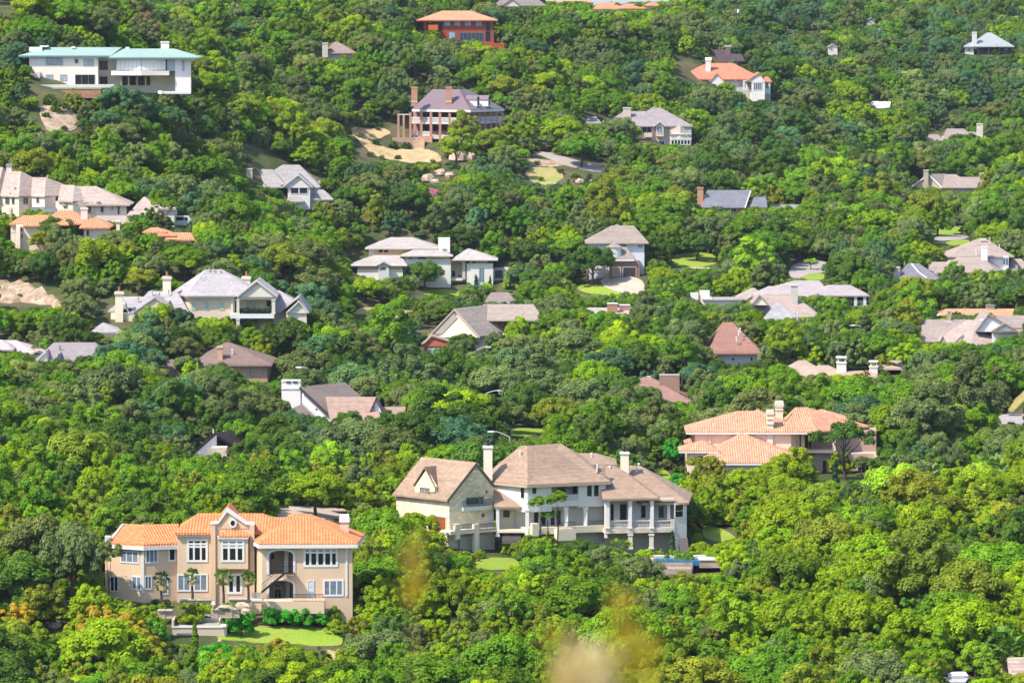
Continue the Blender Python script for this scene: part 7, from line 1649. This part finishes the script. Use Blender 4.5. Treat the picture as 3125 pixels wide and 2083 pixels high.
ORD = ['nearest', 'second', 'third', 'fourth', 'fifth', 'sixth', 'seventh', 'eighth', 'ninth', 'tenth', 'eleventh', 'twelfth', 'thirteenth', 'fourteenth', 'fifteenth', 'sixteenth', 'seventeenth', 'eighteenth', 'nineteenth', 'twentieth']
def plant_all(limit=290):
    """own objects for the trees that show largest, one woodland object for the rest"""
    S = 3.0; W, Hh = 1042, 695
    ids = np.full((Hh, W), -1, int)
    order = sorted(range(len(TREES)), key=lambda i: -TREES[i]['y'])
    for i in order:
        t = TREES[i]; hh = KINDS[t['k']][2] * t['h']
        cx, cy = project((t['x'], t['y'], t['z'] + hh * .55)); r = t['w'] * .46 * F / t['y'] / S; rv = hh * .45 * F / t['y'] / S
        t['px'], t['py'] = cx, cy; cx /= S; cy /= S
        x0, x1, y0, y1 = int(max(0, cx - r)), int(min(W, cx + r + 1)), int(max(0, cy - rv)), int(min(Hh, cy + rv + 1))
        if x1 <= x0 or y1 <= y0: continue
        yy, xx = np.mgrid[y0:y1, x0:x1]
        m = ((xx - cx) / r) ** 2 + ((yy - cy) / rv) ** 2 < 1
        ids[y0:y1, x0:x1][m] = i
    vis = np.bincount(ids[ids >= 0], minlength=len(TREES))
    by = {}
    for i, t in enumerate(TREES): by.setdefault(KNAME[t['k'].rstrip('0123456789')][0], []).append(i)
    own = []
    for kn, L in by.items():
        L.sort(key=lambda i: (-(vis[i] + (4000 if TREES[i]['hand'] else 0))))
        own += [i for i in L[:limit] if vis[i] > 12 or TREES[i]['hand']]
    ownset = set(own); rest = [i for i in range(len(TREES)) if i not in ownset and vis[i] >= 0]
    print('TREES', len(TREES), 'own', len(own), 'rest', len(rest), {k: len(v) for k, v in by.items()})
    # labels by landmark, side and order outward
    cand = {}
    for i in own:
        t = TREES[i]
        if t['label']: continue
        nm, lx, ly = min(LAND, key=lambda q: math.hypot(q[1] - t['px'], (q[2] - t['py']) * 1.6))
        dx, dy = t['px'] - lx, (t['py'] - ly) * 1.6
        rel = ('left of' if dx < 0 else 'right of') if abs(dx) > abs(dy) else ('above' if dy < 0 else 'below')
        cand.setdefault((KNAME[t['k'].rstrip('0123456789')][1], TNAME[t['tint']], rel, nm), []).append((math.hypot(dx, dy), i))
    for (kn, tn, rel, nm), L in cand.items():
        L.sort()
        if len(L) == 1: TREES[L[0][1]]['label'] = f'only {tn} {kn} {rel} the {nm}'
        else:
            for n, (_d, i) in enumerate(L):
                TREES[i]['label'] = f'{ORD[min(n, 19)]} {tn} {kn} {rel} the {nm}, counting outward' if n else f'{tn} {kn} nearest the {nm} on its {rel.replace(" of", "")} side'.replace('on its above side', 'just above it').replace('on its below side', 'just below it')
    n_own = 0
    for i in own:
        t = TREES[i]; kb = t['k'].rstrip('0123456789'); nm, _, cat = KNAME[kb]
        cm, tm, _h = KINDS[t['k']]
        e = empty(nm, (t['x'], t['y'], t['z']), t['label'], cat, KGROUP[kb], t['rz'])
        e.scale = (t['w'], t['w'], t['h'])
        for (pn, me) in (('crown' if cat == 'tree' else 'foliage', cm), ('trunk' if cat == 'tree' else 'stem', tm)):
            o = bpy.data.objects.new(pn, me); o.parent = e; C.objects.link(o)
            if me is cm: o['tint'] = list(t['col'])
        n_own += 1
    # the far wood: one object, its trees set out by geometry nodes
    keys = sorted(KINDS)
    src = bpy.data.collections.new('woodland_sources')
    for n, k in enumerate(keys):
        cm, tm, _h = KINDS[k]
        bm = bmesh.new(); bm.from_mesh(tm); me = bpy.data.meshes.new('woodland_tree')
        base = cm.copy()
        o = bpy.data.objects.new('woodland_tree_%02d' % n, base)
        src.objects.link(o); bm.free()
    me = bpy.data.meshes.new('woodland')
    R = [TREES[i] for i in rest] + undergrowth()
    print('woodland', len(R))
    # origin in the middle
    me.from_pydata([(t['x'], t['y'], t['z']) for t in R], [], [])
    for nm, ty, vals in (('tint', 'FLOAT_COLOR', [(*t['col'], 1) for t in R]), ('which', 'INT', [keys.index(t['k']) for t in R]), ('turn', 'FLOAT', [t['rz'] for t in R]), ('size', 'FLOAT_VECTOR', [(t['w'], t['w'], t['h']) for t in R])):
        a = me.attributes.new(nm, ty, 'POINT')
        key = 'color' if ty == 'FLOAT_COLOR' else 'vector' if ty == 'FLOAT_VECTOR' else 'value'
        a.data.foreach_set(key, np.array(vals, np.int32 if ty == 'INT' else np.float32).ravel())
    o = bpy.data.objects.new('woodland', me); C.objects.link(o)
    tag(o, 'mixed oak and juniper wood filling the hillside between the houses', 'woodland', None, 'stuff')
    ng = bpy.data.node_groups.new('woodland_nodes', 'GeometryNodeTree')
    ng.interface.new_socket('Geometry', in_out='INPUT', socket_type='NodeSocketGeometry'); ng.interface.new_socket('Geometry', in_out='OUTPUT', socket_type='NodeSocketGeometry')
    N = ng.nodes; gi = N.new('NodeGroupInput'); go = N.new('NodeGroupOutput')
    ci = N.new('GeometryNodeCollectionInfo'); ci.inputs['Collection'].default_value = src; ci.inputs['Separate Children'].default_value = True; ci.inputs['Reset Children'].default_value = True
    ip = N.new('GeometryNodeInstanceOnPoints'); ip.inputs['Pick Instance'].default_value = True
    def attr(nm, ty):
        q = N.new('GeometryNodeInputNamedAttribute'); q.data_type = ty; q.inputs[0].default_value = nm
        return q.outputs[0]
    cx = N.new('ShaderNodeCombineXYZ')
    ng.links.new(attr('turn', 'FLOAT'), cx.inputs[2])
    ng.links.new(gi.outputs[0], ip.inputs['Points']); ng.links.new(ci.outputs[0], ip.inputs['Instance'])
    ng.links.new(attr('which', 'INT'), ip.inputs['Instance Index']); ng.links.new(cx.outputs[0], ip.inputs['Rotation']); ng.links.new(attr('size', 'FLOAT_VECTOR'), ip.inputs['Scale'])
    ng.links.new(ip.outputs[0], go.inputs[0])
    md = o.modifiers.new('woodland', 'NODES'); md.node_group = ng
# ------------------------------------------------------------------ trees picked out one by one
def hand():
    T = tree
    for a in ((360,305,135,'bl'),(425,330,140,'bl'),(325,375,110,'bl'),(400,392,120,'dg'),(637,262,125,'yg'),(620,133,135,'yg'),(928,150,115,'gg'),(1193,325,112,'dg'),(1887,405,130,'gg'),(2204,425,88,'gg'),(172,700,125,'dg'),(345,752,125,'gg'),(480,965,125,'yg'),(235,890,125,'gg'),(1372,782,105,'dg'),(1297,838,125,'dg'),(1028,838,100,'yg'),(1117,880,105,'yg'),(985,962,150,'bl'),(1808,806,155,'dg'),(2000,765,130,'dg'),(2125,745,115,'dg'),(1610,845,130,'bl'),(1697,928,110,'yg'),(2040,855,115,'yg'),(2618,812,165,'gg'),(655,1148,145,'gg'),(568,1112,90,'gg'),(390,1370,150,'bg'),(480,1392,140,'bg'),(850,1325,175,'dg'),(1065,1290,105,'dg'),(965,1490,200,'yg'),(1417,1290,170,'dg'),(1990,1270,175,'dg'),(2270,1418,110,'dg'),(1646,1692,150,'dg'),(1784,1694,150,'dg'),(1956,1748,155,'gg'),(2670,2055,245,'gg'),(2600,1632,195,'gg'),(3065,1830,150,'bg'),(1500,432,112,'ol'),(1715,398,138,'yg'),(1773,450,135,'bg'),(1942,1392,58,'dg'),(690,982,58,'ol'),(600,1000,80,'dg'),(750,985,80,'bg'),(825,602,85,'dg'),(1560,915,60,'dg'),(2120,1300,120,'bg'),(560,1250,150,'bg'),(200,1290,180,'dg'),(80,1220,160,'dg')):
        T('oak', *a)
    for a in ((150,300,48,'dg'),(178,315,50,'dg'),(973,290,85,'bg'),(2917,962,42,'vd'),(225,300,75,'ol'),(1158,1822,165,'yg'),(1280,1925,110,'gg'),(866,2012,180,'ol'),(110,715,68,'gg')):
        T('jun', *a)
    for a in ((1193,1002,195,'bg'),(2295,798,165,'lg'),(2325,850,100,'yg'),(1020,1400,150,'lg'),(1125,1412,82,'lg'),(868,1427,76,'lg'),(1120,1512,140,'yg'),(1330,1222,150,'bg'),(2424,1430,175,'yg'),(2980,2012,150,'lg'),(55,1885,120,'go'),(300,1905,150,'go'),(390,1932,130,'go'),(430,1965,150,'go'),(1033,1127,75,'vd'),(1078,1080,50,'lg'),(1115,1085,45,'ru'),(1335,1092,38,'go'),(445,85,108,'br'),(1088,150,40,'ru'),(1417,385,108,'ol'),(1393,447,122,'yg'),(848,1972,68,'go'),(2907,827,80,'bg'),(2980,855,90,'ol'),(2640,1150,50,'ru')):
        T('dec', *a)
    T('dec', 2053, 1378, 76, 'em', 1.35); T('dec', 2068, 1468, 80, 'em', .8)
    for a in ((510,240,120,'ol'),(500,640,105,'bg'),(1070,365,90,'ol'),(580,1860,90,'ol'),(2147,1426,128,'ol'),(2476,800,48,'lg'),(437,645,50,'gg')):
        T('umb', *a)
    for a in ((78,215,58,'bg'),(392,684,36,'lg'),(1317,125,62,'yg'),(1376,130,54,'gg'),(1424,138,54,'gg'),(1458,146,64,'bg'),(1258,112,78,'yg'),(1307,594,90,'pk'),(1486,882,66,'lg'),(1672,727,58,'lg'),(1775,1003,42,'rd'),(2397,800,48,'dg'),(2120,1482,60,'em'),(2697,1228,90,'bl'),(1672,1572,52,'bg'),(2128,1638,45,'lg'),(2340,1572,80,'em'),(2400,1560,70,'em'),(2440,1602,60,'em'),(2250,1560,90,'em'),(2180,1555,70,'em'),(235,1768,75,'rd'),(290,1792,65,'ru'),(250,1848,58,'bg'),(325,1848,100,'bg'),(424,1797,68,'bg'),(1022,1912,70,'yg'),(800,1985,60,'go'),(2010,1690,40,'dg'),(1600,1632,60,'gg'),(660,1990,110,'em'),(1545,1660,60,'gg'),(1455,1640,60,'lg'),(2320,860,80,'bg')):
        T('bush', *a)
    for a in ((829,1880,74,'em'),(878,1883,72,'em'),(922,1880,72,'em'),(969,1880,74,'em'),(1022,1870,58,'bg'),(736,1900,95,'em')):
        T('bush', *a, asp=1.3)
    for a in ((1130,470,26,'gg'),(1165,478,22,'yg'),(1215,478,24,'dg'),(1100,415,24,'gg'),(1145,432,30,'dg'),(1200,440,34,'dg'),(1240,445,36,'dg'),(1275,500,26,'bg'),(1320,492,20,'yg'),(140,350,30,'gg'),(195,392,26,'dg'),(60,905,26,'gg'),(1650,545,24,'yg'),(1710,520,26,'dg'),(1640,495,22,'gg')):
        T('bush', *a)
    for a in ((560,1812,26,'vd'),(599,1815,22,'vd'),(629,1812,30,'vd'),(476,1836,32,'vd'),(508,1836,30,'vd')):
        T('bush', *a, asp=1.35)
    for a in ((1452,853,14,'vd'),(1496,854,13,'vd'),(594,1928,30,'bg'),(1763,1602,36,'vd'),(2052,1648,28,'vd'),(658,1745,15,'dg'),(2550,1440,30,'vd')):
        T('col', *a)
    T('oak', 222, 1705, 205, 'gg', 1.7); T('umb', 2582, 1350, 215, 'dg', 1.08); T('oak', 2738, 1485, 230, 'lg', .95); T('oak', 2985, 1462, 165, 'lg', .95); T('std', 335, 1690, 92, 'gg', 1.2); T('std', 1648, 1524, 74, 'bg', .75, 694, base=1622); T('std', 1702, 1505, 76, 'bg', .95, 694, base=1640); T('std', 1672, 1578, 54, 'bg', .6, 694, base=1625)
    fan_palm(492, 1738, 1832, 54, 604, 'dark headed fan palm at the left of the villa garden', 1, 1, (.045, .10, .03)); fan_palm(587, 1730, 1828, 46, 606, 'fan palm before the paired lower windows of the tiled villa', 2); fan_palm(682, 1729, 1836, 54, 604, 'fan palm left of the villa garden door', 3); fan_palm(758, 1735, 1826, 48, 603, 'fan palm right of the villa garden door', 4)
    fan_palm(2822, 1398, 1500, 92, 745, 'silvery fan palm behind the lime green trees', 5, 1.3, (.20, .27, .10)); fan_palm(3015, 1375, 1490, 100, 750, 'big fan palm at the right edge above lime green trees', 6, 1.3, (.17, .27, .06)); fan_palm(3060, 1905, 2083, 125, 585, 'broad leaved palm at the bottom right corner', 7, 1.4, (.12, .24, .03)); fan_palm(1890, 1632, 1705, 82, 684, 'spreading palm before the lower porch of the big brown roofed house', 8, 1.0, (.16, .26, .02))
    for (x, y, w, Y) in ((492, 1785, 55, 604), (587, 1780, 46, 606), (682, 1782, 54, 604), (758, 1780, 48, 603)): KEEP.append((x - w / 2, 1725, x + w / 2, 1790, Y))
    KEEP.append((2785, 1400, 2860, 1440, 745)); KEEP.append((2975, 1378, 3060, 1425, 750)); KEEP.append((3000, 1910, 3110, 2010, 585)); KEEP.append((1850, 1632, 1930, 1660, 684))
hand()

# ------------------------------------------------------------------ dry grass heads close to the camera
def stalks():
    specs = [(1905, 1800, 2300, 100, 6.2, 'go', 119, 'tallest golden out-of-focus grass head close to the camera'), (1965, 1905, 2300, 80, 6.6, 'go', 68, 'thin golden grass head right of the tallest blurred one'), (1760, 1975, 2300, 110, 5.4, 'dry', 161, 'broad pale straw grass head blurred at the bottom edge'), (1830, 1990, 2300, 90, 5.8, 'dry', 102, 'olive straw grass head between the pale and the tallest blurred ones'), (1690, 1930, 2300, 60, 6.4, 'go', 51, 'faint golden grass head left of the pale blurred one'), (1258, 1655, 2300, 75, 6.6, 'go', 57, 'lone golden grass head blurred below the big house garage')]
    for i, (px, pt, pb, w, Y, tn, n, lab) in enumerate(specs):
        rnd = random.Random(40 + i); t = P(px, pt, Y); g = float(zt(t.x, Y)); s = Y / F
        e = empty('dry_grass_stalk', (t.x, Y, g), lab, 'grass', 'dry grass heads close to the camera'); m = MB()
        b = Vector((t.x + rnd.uniform(-.06, .06), Y, g)); k = b.lerp(t, .6) + Vector((.01, 0, 0)); m.tube(b, k, .0022, .0016, 5); m.tube(k, t, .0016, .0008, 5); m.build('stem', plain(.42, .30, .12), e)
        m = MB(); L = (2083 - pt + 60) * s if px > 1400 else 190 * s
        for j in range(n):
            f = rnd.random() ** .8; c = Vector((t.x, Y, t.z - L * f)); a = rnd.random() * 6.283; r = w * .5 * s * (.25 + .75 * math.sin(math.pi * min(1, .15 + f * .85))) * rnd.random() ** .6
            c += Vector((math.cos(a) * r, math.sin(a) * r, 0)); d = Vector((math.cos(a) * .5 + rnd.uniform(-.4, .4), math.sin(a) * .5, rnd.uniform(.3, 1))).normalized(); sd = d.cross(Vector((rnd.uniform(-1, 1), rnd.uniform(-1, 1), .2))).normalized() * .0022; ln = rnd.uniform(.008, .018)
            m.face([c - sd, c + d * ln * .5 - sd * 1.6, c + d * ln, c + d * ln * .5 + sd * 1.6])
        o = m.build('seed_head', leafmat('dry_seed_head', .35), e); o['tint'] = list(TINT[tn]); at = o.data.attributes.new('leaf_tone', 'FLOAT', 'FACE'); at.data.foreach_set('value', [rnd.uniform(.3, .8) for _ in o.data.polygons])
stalks()
scatter()
plant_all()
# ------------------------------------------------------------------ ground sheet
def build_ground():
    ny, nx = GZ.shape
    me = bpy.data.meshes.new('ground')
    co = np.stack([GX, GY, GZ], -1).reshape(-1, 3)
    me.vertices.add(ny * nx); me.vertices.foreach_set('co', co.ravel().astype(np.float32))
    i = (np.arange(ny - 1)[:, None] * nx + np.arange(nx - 1)[None, :]).ravel()
    q = np.stack([i, i + 1, i + nx + 1, i + nx], 1).ravel().astype(np.int32)
    n = len(i); me.loops.add(4 * n); me.loops.foreach_set('vertex_index', q)
    me.polygons.add(n); me.polygons.foreach_set('loop_start', np.arange(0, 4 * n, 4, dtype=np.int32))
    me.update(calc_edges=True); me.polygons.foreach_set('use_smooth', np.ones(n, bool))
    me.materials.append(soil('woodland_floor', ((.05, .055, .025), (.045, .075, .018), (.13, .105, .055)), .05, .11, .1))
    o = bpy.data.objects.new('ground', me); C.objects.link(o); tag(o, kind='structure')
build_ground()

# ------------------------------------------------------------------ light, sky, camera
SUN_EL = 51.0
def light():
    el = math.radians(SUN_EL)
    # where the sun stands: to the left and a little behind the camera
    back = math.radians(32)
    d = Vector((-math.cos(back) * math.cos(el), -math.sin(back) * math.cos(el), math.sin(el)))
    s = bpy.data.lights.new('sun', 'SUN'); s.energy = SUN_E; s.angle = math.radians(0.53); s.color = (1, .94, .82)
    o = bpy.data.objects.new('sun', s); C.objects.link(o); o.location = (-200, 500, 500)
    o.rotation_euler = d.to_track_quat('Z', 'Y').to_euler()
    w = bpy.data.worlds.new('World'); SC.world = w; w.use_nodes = True
    nt = w.node_tree; nt.nodes.clear()
    sky = nt.nodes.new('ShaderNodeTexSky'); sky.sky_type = 'NISHITA'; sky.sun_disc = False
    sky.sun_elevation = el; sky.sun_rotation = math.atan2(d.x, d.y); sky.altitude = 200; sky.air_density = 1.0; sky.dust_density = 1.2; sky.ozone_density = 1.5
    bg = nt.nodes.new('ShaderNodeBackground'); bg.inputs[1].default_value = SKY_E
    ow = nt.nodes.new('ShaderNodeOutputWorld')
    nt.links.new(sky.outputs[0], bg.inputs[0]); nt.links.new(bg.outputs[0], ow.inputs[0])
def haze():
    m, nt, out = newmat('summer_haze')
    v = nt.nodes.new('ShaderNodeVolumePrincipled'); v.inputs['Color'].default_value = (.72, .80, .92, 1); v.inputs['Density'].default_value = HAZE_D; v.inputs['Anisotropy'].default_value = .3
    nt.links.new(v.outputs[0], out.inputs['Volume'])
    mb = MB(); mb.box((-30500, -3100, -70), (30500, 30500, 150))
    o = mb.build('haze', m); tag(o, 'thin summer haze over the whole valley', 'haze', None, 'stuff')
HAZE_D = 0.00003
haze()
SUN_E, SKY_E = 3.5, 0.15
light()
def camera():
    c = bpy.data.cameras.new('camera'); c.sensor_width = 36; c.lens = 36 * F / 3125
    c.clip_start = 0.5; c.clip_end = 60000
    o = bpy.data.objects.new('camera', c); C.objects.link(o); o.location = (0, 0, CZ); o.rotation_euler = (math.pi / 2 - TH, 0, 0)
    c.dof.use_dof = True; c.dof.focus_distance = 850; c.dof.aperture_fstop = 6.3
    SC.camera = o
camera()
vs = SC.view_settings
vs.view_transform = 'Standard'; vs.look = 'None'; vs.gamma = 1.0; vs.exposure = 1.12; vs.use_curve_mapping = False
cy = SC.cycles
cy.max_bounces = 6; cy.diffuse_bounces = 3; cy.glossy_bounces = 2; cy.transmission_bounces = 3; cy.transparent_max_bounces = 6
cy.use_denoising = True
try: cy.denoiser = 'OPENIMAGEDENOISE'
except Exception: pass
